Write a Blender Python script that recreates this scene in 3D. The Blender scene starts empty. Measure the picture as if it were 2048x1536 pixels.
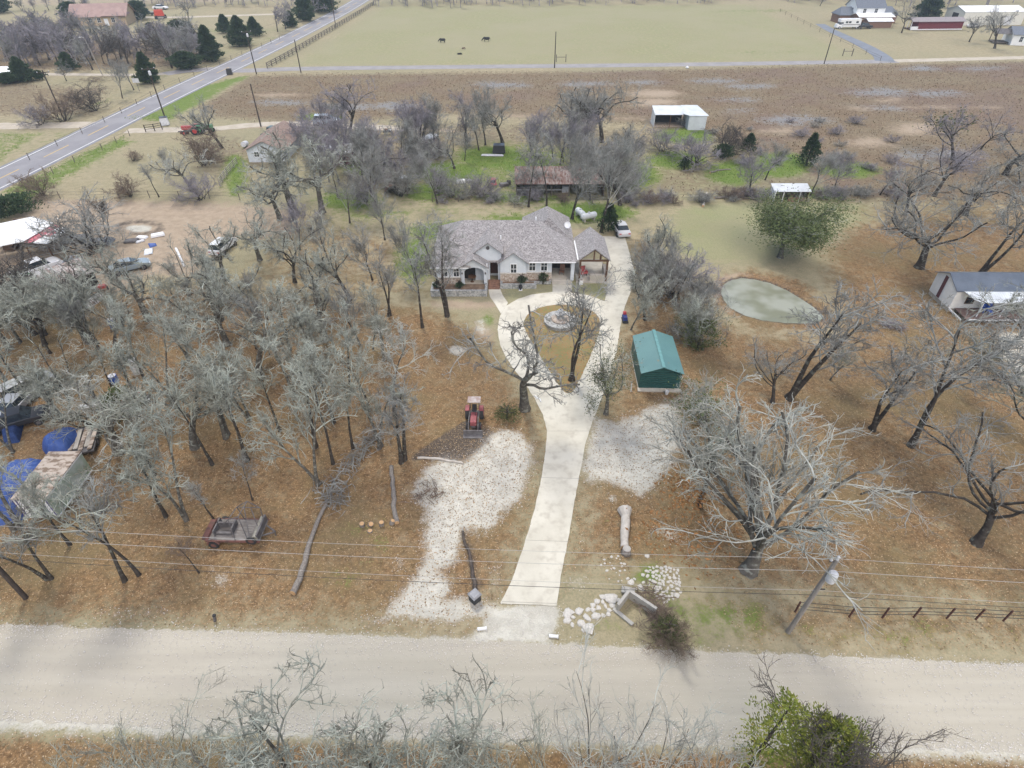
import bpy, math, random
import numpy as np
from mathutils import Vector, Matrix
S = bpy.context.scene
C = S.collection
PI = math.pi
# ---------------- camera, light, exposure ----------------
CAM_F, CAM_T, CAM_H = 1194.0, math.radians(39), 37.0
cd = bpy.data.cameras.new('camera'); cam = bpy.data.objects.new('camera', cd); C.objects.link(cam)
cam.location = (0, 0, CAM_H); cam.rotation_euler = (math.radians(90) - CAM_T, 0, 0)
cd.sensor_width = 36; cd.lens = 36 * CAM_F / 2048; cd.clip_start = .1; cd.clip_end = 6000
S.camera = cam
S.view_settings.view_transform = 'Standard'; S.view_settings.look = 'None'
S.view_settings.gamma = 1; S.view_settings.exposure = 0.93
W = bpy.data.worlds.new('World'); S.world = W; W.use_nodes = True
nt = W.node_tree; bg = nt.nodes['Background']
sky = nt.nodes.new('ShaderNodeTexSky'); sky.sky_type = 'NISHITA'; sky.sun_disc = False
sky.sun_elevation = math.radians(52); sky.sun_rotation = math.radians(160)
sky.air_density = 1.0; sky.dust_density = 3.0; sky.ozone_density = .6
nt.links.new(sky.outputs[0], bg.inputs[0]); bg.inputs[1].default_value = .13
sl = bpy.data.lights.new('sun', 'SUN'); sl.energy = 1.5; sl.angle = math.radians(14); sl.color = (1, .955, .89)
so = bpy.data.objects.new('sun', sl); C.objects.link(so)
so.rotation_euler = (math.radians(38), 0, math.radians(-160))
S.cycles.volume_bounces = 0 if hasattr(S, 'cycles') else 0

def G(px, py, z=0.0):
    u = (px - 1024) / CAM_F; v = (py - 768) / CAM_F
    t = (CAM_H - z) / (math.sin(CAM_T) + v * math.cos(CAM_T))
    return Vector((u * t, (math.cos(CAM_T) - v * math.sin(CAM_T)) * t, z))
def G2(pts): return [tuple(G(x, y)[:2]) for x, y in pts]

# ---------------- materials ----------------
def N(nt, kind, **kw):
    n = nt.nodes.new('ShaderNode' + kind)
    for k, v in kw.items():
        if k in n.inputs: n.inputs[k].default_value = v
        else: setattr(n, k, v)
    return n
def rgb(c): return (c[0], c[1], c[2], 1)
def mixc(nt, f, a, b):
    m = nt.nodes.new('ShaderNodeMix'); m.data_type = 'RGBA'
    for i, s in ((0, f), (6, a), (7, b)):
        if isinstance(s, (int, float)): m.inputs[i].default_value = s
        elif isinstance(s, tuple): m.inputs[i].default_value = rgb(s)
        else: nt.links.new(s, m.inputs[i])
    return m.outputs[2]
def noise(nt, vec, scale, detail=3, rough=.6, dist=0):
    n = N(nt, 'TexNoise', Scale=scale, Detail=detail, Roughness=rough, Distortion=dist)
    nt.links.new(vec, n.inputs['Vector']); return n.outputs[0]
def ramp(nt, v, a, b):
    m = N(nt, 'MapRange'); m.interpolation_type = 'SMOOTHSTEP'
    m.inputs[1].default_value = a; m.inputs[2].default_value = b
    nt.links.new(v, m.inputs[0]); return m.outputs[0]
def mth(nt, op, a, b=None):
    m = nt.nodes.new('ShaderNodeMath'); m.operation = op
    for i, s in ((0, a), (1, b)):
        if s is None: continue
        if isinstance(s, (int, float)): m.inputs[i].default_value = s
        else: nt.links.new(s, m.inputs[i])
    return m.outputs[0]
MATS = {}
def mat(name, c1, c2=None, scale=3, rough=.8, metal=0, bump=0, lo=.35, hi=.65, c3=None, scale3=20, lo3=.6, hi3=.7, stretch=None, spec=.3, wave=None, rnd=0, detail=4):
    """two noisy tones, an optional third for specks, an optional corrugation"""
    if name in MATS: return MATS[name]
    m = bpy.data.materials.new(name); m.use_nodes = True; nt = m.node_tree; b = nt.nodes['Principled BSDF']
    tc = N(nt, 'TexCoord'); vec = tc.outputs['Object']
    if stretch:
        mp = N(nt, 'Mapping'); mp.inputs['Scale'].default_value = stretch; nt.links.new(vec, mp.inputs[0]); v2 = mp.outputs[0]
    else: v2 = vec
    if c2 is None: c2 = tuple(x * .8 for x in c1)
    n = noise(nt, v2, scale, detail)
    col = mixc(nt, ramp(nt, n, lo, hi), c1, c2)
    if c3: col = mixc(nt, ramp(nt, noise(nt, v2, scale3, 2), lo3, hi3), col, c3)
    if rnd:
        oi = N(nt, 'ObjectInfo'); col = mixc(nt, mth(nt, 'MULTIPLY', oi.outputs['Random'], rnd), col, tuple(x * .6 for x in c1))
    nt.links.new(col, b.inputs['Base Color'])
    b.inputs['Roughness'].default_value = rough; b.inputs['Metallic'].default_value = metal
    b.inputs['Specular IOR Level'].default_value = spec
    h = None
    if wave:
        w = N(nt, 'TexWave', Scale=wave[0]); w.bands_direction = wave[1]; nt.links.new(vec, w.inputs['Vector']); h = w.outputs['Fac']
    if bump or wave:
        bp = N(nt, 'Bump', Strength=bump or .6, Distance=.05); nt.links.new(h if wave else noise(nt, v2, scale * 4, 3), bp.inputs['Height'])
        nt.links.new(bp.outputs[0], b.inputs['Normal'])
    MATS[name] = m; return m

# ---------------- mesh collecting ----------------
class MB:
    def __init__(s): s.v = []; s.f = []
    def add(s, vs, fs):
        o = len(s.v); s.v += [tuple(v) for v in vs]; s.f += [tuple(i + o for i in f) for f in fs]; return s
    def box(s, c, size, rz=0, taper=1.0):
        hx, hy, hz = size[0] / 2, size[1] / 2, size[2] / 2; vs = []
        for z, k in ((-hz, 1), (hz, taper)):
            for x, y in ((-hx, -hy), (hx, -hy), (hx, hy), (-hx, hy)):
                x *= k; y *= k
                vs.append((c[0] + x * math.cos(rz) - y * math.sin(rz), c[1] + x * math.sin(rz) + y * math.cos(rz), c[2] + z))
        return s.add(vs, [(3, 2, 1, 0), (4, 5, 6, 7), (0, 1, 5, 4), (1, 2, 6, 5), (2, 3, 7, 6), (3, 0, 4, 7)])
    def beam(s, a, b, w, h=None):
        h = h or w; a = Vector(a); b = Vector(b); d = (b - a).normalized()
        up = Vector((0, 0, 1)) if abs(d.z) < .9 else Vector((1, 0, 0))
        u = d.cross(up).normalized() * w / 2; n = u.cross(d).normalized() * h / 2
        vs = [p + i * u + j * n for p in (a, b) for i, j in ((-1, -1), (1, -1), (1, 1), (-1, 1))]
        return s.add(vs, [(3, 2, 1, 0), (4, 5, 6, 7), (0, 1, 5, 4), (1, 2, 6, 5), (2, 3, 7, 6), (3, 0, 4, 7)])
    def tube(s, pts, rs, n=8, cap=True):
        pts = [Vector(p) for p in pts]
        if not hasattr(rs, '__len__'): rs = [rs] * len(pts)
        vs = []; fs = []
        for i, p in enumerate(pts):
            t = (pts[min(i + 1, len(pts) - 1)] - pts[max(i - 1, 0)]).normalized()
            up = Vector((0, 0, 1)) if abs(t.z) < .9 else Vector((0, 1, 0))
            u = t.cross(up).normalized(); w = t.cross(u)
            for k in range(n):
                a = 2 * PI * k / n; vs.append(p + rs[i] * (math.cos(a) * u + math.sin(a) * w))
        for i in range(len(pts) - 1):
            for k in range(n):
                k2 = (k + 1) % n; fs.append((i * n + k, i * n + k2, (i + 1) * n + k2, (i + 1) * n + k))
        if cap: fs.append(tuple(range(n))[::-1]); fs.append(tuple(range((len(pts) - 1) * n, len(pts) * n)))
        return s.add(vs, fs)
    def lathe(s, prof, n=20, c=(0, 0, 0)):
        vs = []; fs = []
        for r, z in prof:
            for k in range(n):
                a = 2 * PI * k / n; vs.append((c[0] + r * math.cos(a), c[1] + r * math.sin(a), c[2] + z))
        for i in range(len(prof) - 1):
            for k in range(n):
                k2 = (k + 1) % n; fs.append((i * n + k, i * n + k2, (i + 1) * n + k2, (i + 1) * n + k))
        fs.append(tuple(range(n))[::-1]); fs.append(tuple(range((len(prof) - 1) * n, len(prof) * n)))
        return s.add(vs, fs)
    def prism(s, poly, z0, z1):
        n = len(poly); vs = [(x, y, z0) for x, y in poly] + [(x, y, z1) for x, y in poly]
        fs = [tuple(range(n))[::-1], tuple(range(n, 2 * n))] + [(i, (i + 1) % n, n + (i + 1) % n, n + i) for i in range(n)]
        return s.add(vs, fs)
    def extr(s, poly, a, th):
        """polygon of 3-D points thickened along vector a (normalised) by th"""
        a = Vector(a).normalized() * th; n = len(poly); p = [Vector(q) for q in poly]
        vs = p + [q + a for q in p]
        fs = [tuple(range(n))[::-1], tuple(range(n, 2 * n))] + [(i, (i + 1) % n, n + (i + 1) % n, n + i) for i in range(n)]
        return s.add(vs, fs)
    def rot(s, rz=0, off=(0, 0, 0), rx=0, ry=0):
        M = Matrix.Translation(off) @ Matrix.Rotation(rz, 4, 'Z') @ Matrix.Rotation(ry, 4, 'Y') @ Matrix.Rotation(rx, 4, 'X')
        s.v = [tuple(M @ Vector(v)) for v in s.v]; return s
def mesh_np(name, V, Fq):
    me = bpy.data.meshes.new(name); V = np.asarray(V, dtype=np.float32); Fq = np.asarray(Fq, dtype=np.int32); k = Fq.shape[1]
    me.vertices.add(len(V)); me.vertices.foreach_set('co', V.ravel())
    me.loops.add(Fq.size); me.loops.foreach_set('vertex_index', Fq.ravel())
    me.polygons.add(len(Fq)); me.polygons.foreach_set('loop_start', np.arange(0, Fq.size, k, dtype=np.int32))
    me.update(calc_edges=True); return me
def tag(o, label=None, cat=None, group=None, kind=None):
    if label: o['label'] = label
    if cat: o['category'] = cat
    if group: o['group'] = group
    if kind: o['kind'] = kind
    return o
def obj(name, mb, m, parent=None, bevel=0, smooth=False, world=False):
    """link one mesh object; world=True when the vertices are world coordinates under an unrotated parent"""
    if isinstance(mb, MB):
        me = bpy.data.meshes.new(name); vs = mb.v
        if world and parent is not None:
            L = parent.location; vs = [(x - L[0], y - L[1], z - L[2]) for x, y, z in vs]
        me.from_pydata(vs, [], mb.f)
        import bmesh
        bm = bmesh.new(); bm.from_mesh(me); bmesh.ops.recalc_face_normals(bm, faces=bm.faces); bm.to_mesh(me); bm.free()
    else: me = mb
    if m and not me.materials: me.materials.append(m)
    if smooth: me.polygons.foreach_set('use_smooth', [True] * len(me.polygons))
    o = bpy.data.objects.new(name, me); C.objects.link(o)
    if parent is not None: o.parent = parent
    if bevel:
        b = o.modifiers.new('bevel', 'BEVEL'); b.width = bevel; b.segments = 2; b.limit_method = 'ANGLE'
    return o
def thing(name, label, cat, loc=(0, 0, 0), rz=0, group=None):
    o = bpy.data.objects.new(name, None); C.objects.link(o); o.location = loc; o.rotation_euler = (0, 0, rz)
    o.empty_display_size = .3
    return tag(o, label, cat, group)
def dup(root, loc, rz=0, scale=1, label=None, group=None, tilt=(0, 0)):
    r = root.copy(); C.objects.link(r); r.location = loc; r.rotation_euler = (tilt[0], tilt[1], rz)
    r.scale = (scale,) * 3 if not hasattr(scale, '__len__') else scale
    if label: r['label'] = label
    if group: r['group'] = group
    for ch in root.children:
        c = ch.copy(); C.objects.link(c); c.parent = r
        for g in ch.children:
            d = g.copy(); C.objects.link(d); d.parent = c
    return r
# ---------------- ground ----------------
def inside(P, poly):
    x, y = P[:, 0], P[:, 1]; c = np.zeros(len(P), bool); n = len(poly)
    for i in range(n):
        x1, y1 = poly[i]; x2, y2 = poly[(i + 1) % n]
        if y1 == y2: continue
        c ^= ((y1 > y) != (y2 > y)) & (x < (x2 - x1) * (y - y1) / (y2 - y1) + x1)
    return c
def sdist(P, poly, closed=True):
    """signed distance in metres, negative inside; for a path the plain distance"""
    d = np.full(len(P), 1e9); n = len(poly)
    for i in range(n if closed else n - 1):
        a = np.array(poly[i]); b = np.array(poly[(i + 1) % n]); ab = b - a
        t = np.clip(((P - a) @ ab) / max(ab @ ab, 1e-9), 0, 1)
        q = P - (a + t[:, None] * ab); d = np.minimum(d, np.sqrt((q ** 2).sum(1)))
    if closed: d = np.where(inside(P, poly), -d, d)
    return d
PONDP = G2([(1442, 585), (1445, 570), (1460, 560), (1482, 555), (1510, 558), (1540, 565), (1575, 580), (1605, 598), (1630, 615), (1648, 632), (1640, 643), (1610, 646), (1570, 645), (1525, 640), (1490, 630), (1462, 616), (1448, 600)])
ys = [-80, -40, -15, 0]
y = 4.0
while y < 420: y += max(.3, .0048 * y); ys.append(y)
while y < 5000: y *= 1.15; ys.append(y)
ys = np.array(ys); NX = 520
s = np.linspace(-1, 1, NX)
hw = 62 + .95 * np.clip(ys, 0, 420) + 1.3 * np.clip(ys - 420, 0, None)
X = s[None, :] * hw[:, None]; Y = np.repeat(ys[:, None], NX, 1)
P = np.stack([X.ravel(), Y.ravel()], 1)
def zone_val(dist, soft): return np.clip(.5 - dist / (2 * soft), 0, 1)
Z = {k: np.zeros(len(P)) for k in ('leaf', 'sand', 'lush', 'weed', 'dirt', 'dark', 'blue', 'mow')}
def near_box(poly, pad):
    a = np.array(poly); lo = a.min(0) - pad; hi = a.max(0) + pad
    return np.where((P[:, 0] > lo[0]) & (P[:, 0] < hi[0]) & (P[:, 1] > lo[1]) & (P[:, 1] < hi[1]))[0]
def zone(k, px, soft, amt=1.0, erase=False):
    poly = G2(px); i = near_box(poly, soft); v = zone_val(sdist(P[i], poly), soft) * amt
    if erase: Z[k][i] *= 1 - v
    else: Z[k][i] = np.maximum(Z[k][i], v)
def ell(k, px, py, rx, ry, soft, amt=1.0, erase=False):
    zone(k, [(px + rx * math.cos(a), py + ry * math.sin(a)) for a in np.linspace(0, 2 * PI, 14)[:-1]], soft, amt, erase)
def line(k, px, w, soft, amt=1.0):
    poly = G2(px); i = near_box(poly, w + soft); v = zone_val(sdist(P[i], poly, False) - w, soft) * amt
    Z[k][i] = np.maximum(Z[k][i], v)
# leaf litter over the wooded plots
zone('leaf', [(-200, 1258), (-200, 640), (150, 600), (420, 560), (700, 600), (850, 612), (930, 640), (985, 690), (1040, 760), (1085, 830), (1092, 880), (1075, 1000), (1050, 1100), (1000, 1205), (950, 1262), (560, 1255)], 2.5, .74)
zone('leaf', [(1225, 700), (1260, 560), (1262, 480), (1300, 470), (1370, 560), (1430, 640), (1500, 660), (1660, 670), (1660, 580), (1640, 500), (1700, 440), (2100, 430), (2400, 700), (2300, 1270), (1700, 1195), (1480, 1190), (1330, 1120), (1120, 1150), (1150, 1000), (1165, 930), (1190, 850)], 3, .72)
zone('leaf', [(1085, 720), (1150, 700), (1180, 720), (1150, 785), (1128, 782)], 1.5, .7)
zone('leaf', [(1430, 560), (1500, 540), (1600, 560), (1690, 640), (1650, 670), (1500, 660), (1430, 610)], 1.5, .75)
zone('leaf', [(-200, 1470), (600, 1490), (1100, 1500), (2300, 1530), (2300, 1800), (-200, 1800)], .8, 1.0)
ell('leaf', 1300, 1060, 160, 80, 3, .85)
ell('leaf', 860, 670, 90, 45, 4, .45)
zone('leaf', [(1380, 1190), (1600, 1180), (2048, 1190), (2400, 1210), (2400, 1330), (1500, 1300)], 2.5, .6)
zone('leaf', [(1700, 400), (2300, 380), (2300, 520), (1680, 480)], 8, .6)
# greens
for a in ((900, 345, 70, 22), (985, 315, 70, 24), (860, 385, 60, 18), (1060, 330, 70, 20), (1370, 272, 60, 16), (1470, 345, 60, 25), (1350, 320, 60, 18), (1240, 350, 80, 30),
          (1040, 395, 90, 10), (470, 350, 22, 40), (700, 400, 60, 20), (1590, 385, 70, 10), (900, 462, 90, 18), (1170, 425, 100, 20), (1060, 437, 90, 9), (830, 520, 35, 45), (640, 235, 40, 8), (735, 330, 50, 20), (1560, 330, 60, 25), (1700, 340, 60, 16)):
    ell('lush', a[0], a[1], a[2], a[3], 3, 1.0)
zone('lush', [(0, 330), (40, 300), (110, 262), (170, 262), (60, 330), (0, 372)], 2, .35)
zone('lush', [(240, 240), (330, 190), (480, 152), (505, 150), (420, 200), (340, 243)], 2, .7)
zone('lush', [(0, 382), (150, 310), (250, 268), (270, 285), (150, 350), (0, 440)], 2, .62)
zone('lush', [(180, 225), (400, 125), (560, 75), (520, 60), (350, 125), (160, 215)], 2, .3)
ell('lush', 1450, 1240, 95, 26, 3, .8); ell('lush', 1600, 1262, 60, 14, 2, .6); ell('lush', 1300, 1150, 28, 22, 1.2, .8); ell('lush', 1350, 1205, 40, 20, 1.5, .6)
ell('lush', 1200, 1255, 60, 12, 1.5, .5); ell('lush', 690, 1155, 40, 18, 1.5, .5); ell('lush', 760, 1085, 90, 60, 3, .32); ell('lush', 1210, 1050, 40, 30, 2, .35)
ell('lush', 975, 640, 14, 18, 1, .7); ell('lush', 1225, 545, 18, 25, 1.5, .4); ell('lush', 1860, 1270, 170, 24, 3, .55); ell('lush', 1900, 1500, 100, 12, 1, .4)
ell('lush', 430, 60, 150, 6, 4, .4); ell('lush', 90, 45, 60, 5, 4, .3); ell('lush', 1510, 22, 110, 7, 8, .4); ell('lush', 1540, 105, 90, 9, 5, .35)
# mown lawns
zone('mow', [(1350, 420), (1420, 405), (1560, 400), (1640, 395), (1740, 410), (1760, 440), (1640, 480), (1540, 522), (1400, 525), (1330, 500)], 2.5, .95)
zone('mow', [(1000, 560), (1210, 555), (1214, 602), (1180, 590), (1090, 587), (1040, 600), (1015, 603)], .8, .95)
zone('mow', [(1048, 650), (1060, 627), (1120, 612), (1190, 627), (1200, 650), (1180, 705), (1160, 690), (1080, 700), (1060, 680)], 1.5, .8)
zone('mow', [(860, 430), (1150, 415), (1240, 440), (1200, 470), (860, 470)], 3, .6)
zone('mow', [(560, 135), (760, 10), (1500, 8), (1740, 118), (1300, 133)], 6, .62)
zone('mow', [(1700, 110), (1640, 60), (1760, 60), (2048, 95), (2048, 118)], 6, .22)
ell('mow', 1500, 450, 200, 60, 8, .5)
# olive rough ground round the belt of trees
zone('mow', [(1000, 285), (1300, 275), (1750, 330), (1780, 395), (1250, 410), (860, 402), (640, 400), (600, 330)], 8, .75)
zone('lush', [(850, 290), (960, 275), (1280, 290), (1290, 395), (860, 398)], 7, .5)
zone('lush', [(640, 405), (860, 398), (1290, 410), (1300, 440), (1230, 470), (1150, 440), (860, 440), (640, 480)], 5, .42)
zone('leaf', [(560, 430), (700, 440), (860, 470), (870, 600), (700, 640), (480, 600), (480, 520)], 6, .5)
zone('weed', [(-60, 70), (120, 72), (330, 85), (440, 90), (400, 135), (170, 142), (-60, 145)], 6, .75)
# brown weed field
zone('weed', [(495, 150), (700, 147), (1200, 142), (1700, 128), (2300, 118), (2300, 420), (1700, 400), (1500, 300), (1280, 250), (900, 230), (620, 250), (430, 235), (390, 215)], 5, .86)
zone('weed', [(-200, 130), (0, 150), (130, 170), (240, 170), (190, 235), (0, 235), (-200, 235)], 5, .6)
zone('weed', [(620, 250), (900, 240), (1300, 250), (1700, 350), (1700, 420), (1250, 400), (700, 400), (600, 330)], 6, .52)
ell('weed', 470, 330, 110, 60, 6, .5)
for a in ((1000, 170, 60, 7), (1170, 168, 60, 6), (1290, 165, 40, 5), (1430, 162, 60, 6), (1500, 172, 55, 6), (1760, 185, 65, 10), (1870, 187, 60, 8), (1840, 137, 45, 6), (1960, 137, 60, 5), (1765, 217, 45, 6), (1490, 222, 30, 5), (1470, 200, 50, 5), (690, 215, 70, 9), (790, 212, 60, 8), (560, 205, 60, 6), (1590, 240, 80, 10), (1880, 310, 90, 14), (1620, 320, 60, 10), (1400, 130, 50, 4)):
    ell('blue', *a, 6, .8)
for a in ((1780, 200, 28, 5), (1720, 218, 30, 4), (1835, 258, 55, 14), (1310, 187, 60, 10), (1310, 205, 60, 10), (1250, 237, 120, 3), (1740, 285, 60, 12), (1010, 232, 90, 4), (900, 235, 60, 4), (560, 190, 60, 5), (1900, 215, 100, 3), (1560, 262, 50, 6)):
    ell('dirt', *a, 4, .75)
ell('weed', 1805, 259, 12, 4, 1.5, .9)
line('dirt', [(260, 262), (420, 258), (600, 248), (760, 252), (900, 262)], 1.2, 1.2, .9)
# bare yards
zone('dirt', [(40, 420), (60, 400), (180, 398), (440, 405), (560, 415), (600, 440), (600, 470), (520, 480), (480, 470), (420, 520), (400, 560), (300, 555), (240, 590), (120, 640), (-200, 640), (-200, 500), (0, 470)], 3, .95)
zone('dirt', [(0, 560), (420, 560), (700, 640), (560, 680), (300, 700), (0, 700)], 8, .45)
ell('dark', 278, 456, 52, 17, 1.0, .8); ell('dark', 278, 456, 34, 9, .8, 1, True); ell('sand', 278, 457, 26, 8, .9, .9)
ell('dirt', 545, 430, 45, 15, 2, .9); ell('dirt', 930, 610, 70, 10, 1.5, .95); ell('dirt', 965, 670, 25, 25, 1.5, .8); ell('sand', 915, 700, 18, 10, .8, .85); ell('sand', 965, 655, 20, 20, 1.2, .6)
ell('dirt', 1160, 462, 40, 7, 1.5, .7); ell('dirt', 700, 730, 60, 30, 4, .35); ell('dirt', 1350, 285, 25, 5, 1.5, .9)
zone('dirt', [(0, 250), (200, 252), (200, 256), (0, 257)], .6, .9)
# ash / sand clearings
zone('sand', [(968, 868), (1000, 858), (1035, 862), (1060, 890), (1066, 925), (1050, 965), (1040, 1000), (1010, 1020), (980, 1062), (930, 1060), (915, 1120), (870, 1140), (905, 1165), (890, 1200), (960, 1198), (980, 1230), (900, 1243), (770, 1232), (800, 1185), (850, 1130), (848, 1060), (852, 1020), (820, 985), (850, 940), (890, 900), (930, 920)], 1.4, .95)
ell('sand', 800, 1130, 12, 18, .8, .6); ell('sand', 990, 1160, 14, 35, 1, .55); ell('sand', 440, 1160, 25, 22, 1.2, .62); ell('sand', 490, 1190, 14, 8, .7, .55)
ell('sand', 265, 1228, 80, 10, 1.2, .6); ell('sand', 355, 1240, 30, 6, .8, .55); ell('sand', 740, 1240, 30, 12, 1, .6); ell('sand', 870, 1165, 30, 30, 1.2, .45)
zone('dark', [(830, 916), (935, 842), (1000, 858), (975, 895), (925, 930), (880, 922)], 1.0, .85)
line('dark', [(832, 915), (880, 882), (935, 846)], .32, .3, 1.4)
line('dark', [(925, 1060), (940, 1110), (953, 1180)], .3, .5, .85)
ell('dirt', 880, 990, 40, 60, 2, .5); ell('dark', 900, 1010, 30, 60, 3, .3)
zone('sand', [(1190, 835), (1225, 845), (1262, 835), (1330, 800), (1362, 812), (1358, 900), (1335, 940), (1300, 985), (1272, 990), (1225, 965), (1180, 962), (1162, 940), (1176, 880)], 1.6, .92)
ell('sand', 1190, 965, 25, 12, 1, .5); ell('sand', 1225, 997, 9, 8, .6, .8); ell('sand', 1340, 1068, 40, 20, 1.2, .58); ell('sand', 1290, 985, 30, 14, 1, .5)
ell('sand', 1155, 1165, 22, 22, 1, .55); ell('sand', 1165, 1090, 14, 30, 1.2, .42); ell('leaf', 1255, 870, 22, 6, .8, .9); ell('sand', 1470, 980, 14, 8, .8, .5)
ell('sand', 1380, 800, 30, 25, 2, .5)
zone('sand', [(1995, 668), (2100, 655), (2300, 700), (2300, 820), (2048, 760), (2000, 715)], 1.2, .95)
ell('sand', 1845, 650, 18, 6, .8, .5); ell('sand', 1470, 640, 25, 5, 1, .45)
zone('sand', [(960, 1210), (1000, 1208), (1112, 1212), (1120, 1240), (1095, 1290), (930, 1290), (975, 1235)], .9, .95)
# gravel verge of the county road
zone('sand', [(-300, 1246), (550, 1262), (960, 1278), (1500, 1306), (2400, 1345), (2400, 1545), (1500, 1500), (500, 1478), (-300, 1452)], .9, .86)
# under the hedge rows by the road, and bare rim of the pond
ringd = sdist(P, PONDP)
Z['dirt'] = np.maximum(Z['dirt'], np.clip(1 - np.abs(ringd - .6) / 1.2, 0, 1) * .9)
Z['dark'] = np.maximum(Z['dark'], np.clip(1 - np.abs(ringd - .05) / .55, 0, 1) * .8)
zone('mow', [(1420, 545), (1500, 530), (1640, 560), (1700, 650), (1640, 670), (1440, 650)], 2, .0)
# far left ground
zone('lush', [(-200, 262), (100, 262), (0, 330), (-200, 430)], 2, .45)
zone('dirt', [(160, 12), (700, 0), (700, -8), (0, -10), (-300, 0), (-300, 12)], 6, .5)
gz = np.zeros(len(P))
gz = np.where(ringd < 0, -.75 * np.clip(-ringd / 1.6, 0, 1) ** .6, gz)
bank = np.exp(-((ringd - 2.4) / 1.0) ** 2) * .4 * (np.array(P[:, 1]) > 63)
gz += np.where(ringd > 0, bank, 0)
V = np.stack([P[:, 0], P[:, 1], gz], 1)
ny = len(ys); ii = np.arange(ny * NX).reshape(ny, NX)
Fq = np.stack([ii[:-1, :-1], ii[:-1, 1:], ii[1:, 1:], ii[1:, :-1]], -1).reshape(-1, 4)
rngs = np.random.default_rng(12)
def scatter(k, n, yr, xr, size, up, m, name, label, lo=.35):
    """small blades or leaves lying thick wherever zone k covers the ground"""
    cw = np.repeat((2 * hw / NX)[:, None], NX, 1).ravel(); ch = np.repeat(np.gradient(ys)[:, None], NX, 1).ravel()
    ok = (Z[k] > lo) & (P[:, 1] > yr[0]) & (P[:, 1] < yr[1]) & (np.abs(P[:, 0]) < xr) & (ringd > .6)
    for q in keepouts: ok &= ~q
    if up == True and up != 2: ok &= (Z['lush'] < .25) & (Z['dirt'] < .3)
    idx = np.where(ok)[0]; w = (cw * ch * np.clip(Z[k] * 1.2, 0, 1))[idx]; w /= w.sum(); i = rngs.choice(idx, n, p=w)
    c = np.stack([P[i, 0] + rngs.uniform(-.5, .5, n) * cw[i], P[i, 1] + rngs.uniform(-.5, .5, n) * ch[i], gz[i]], 1)
    if up:
        a = rngs.random(n) * PI; u = np.stack([np.cos(a), np.sin(a), 0 * a], 1) * size * rngs.uniform(.3, .8, (n, 1)); h = np.stack([rngs.normal(0, .3, n), rngs.normal(0, .3, n), np.ones(n)], 1) * size * rngs.uniform(.4, 1.2, (n, 1))
        V_ = np.stack([c - u * .5, c + u * .5, c + u * .8 + h, c - u * .6 + h * .8], 1)
    else:
        a = rngs.random(n) * 2 * PI; u = np.stack([np.cos(a), np.sin(a), rngs.normal(0, .25, n)], 1) * size * rngs.uniform(.6, 1.3, (n, 1)); w_ = np.stack([-np.sin(a), np.cos(a), rngs.normal(0, .25, n)], 1) * size * rngs.uniform(.4, .8, (n, 1)); c[:, 2] += .03
        V_ = np.stack([c - u * .5, c + w_ * .5, c + u * .5, c - w_ * .5], 1)
    me_ = mesh_np(name, V_.reshape(-1, 3), np.arange(4 * n).reshape(-1, 4)); return tag(obj(name, me_, m), label, name.replace('_', ' '), kind='stuff')
def road_mask(pxs): q = G2(pxs); return inside(P, q)
keepouts = [road_mask([(-400, 1244), (550, 1262), (960, 1279), (1500, 1306), (2048, 1326), (2500, 1343), (2500, 1530), (1500, 1490), (500, 1466), (-400, 1430)])]
me = mesh_np('ground', V, Fq)
for nm, ks in (('zone_a', ('leaf', 'sand', 'lush')), ('zone_b', ('weed', 'dirt', 'dark')), ('zone_c', ('blue', 'mow', 'mow'))):
    at = me.attributes.new(nm, 'FLOAT_VECTOR', 'POINT')
    at.data.foreach_set('vector', np.stack([Z[k] for k in ks], 1).astype(np.float32).ravel())
def road_stones():
    n = 16000; x = rngs.uniform(-45, 45, n); yc = rngs.uniform(-.04, 1.04, n) ** 1.0; yt = np.interp(x, [p[0] for p in RT], [p[1] for p in RT]); yb = np.interp(x, [p[0] for p in RB], [p[1] for p in RB]); e = rngs.random(n) < .6
    yc = np.where(e, np.where(rngs.random(n) < .5, np.abs(rngs.normal(0, .1, n)), 1 - np.abs(rngs.normal(0, .1, n))), yc); y_ = yb + (yt - yb) * yc; c = np.stack([x, y_, np.full(n, .045)], 1); a = rngs.random(n) * 6.28; s_ = .035 * rngs.uniform(.4, 1.5, n)
    u = np.stack([np.cos(a), np.sin(a), 0 * a], 1) * s_[:, None]; w_ = np.stack([-np.sin(a), np.cos(a), 0 * a], 1) * s_[:, None] * .8; tz = np.zeros((n, 3)); tz[:, 2] = s_
    V_ = np.stack([c - u, c + w_, c + u, c - w_, c + tz], 1).reshape(-1, 3); b_ = np.arange(n)[:, None] * 5; F_ = np.concatenate([b_ + np.array([[i, (i + 1) % 4, 4]]) for i in range(4)])
    return tag(obj('road_stones', mesh_np('road_stones', V_, F_), mat('pebble', (.66, .63, .58))), 'loose stones on the gravel road', 'gravel', kind='stuff')
RT = G2([(-300, 1238), (0, 1250), (550, 1266), (960, 1282), (1500, 1308), (2048, 1328), (2400, 1340)]); RB = G2([(-300, 1425), (0, 1440), (500, 1462), (1000, 1478), (1500, 1488), (2048, 1505), (2400, 1530)])
road_stones()
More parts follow.
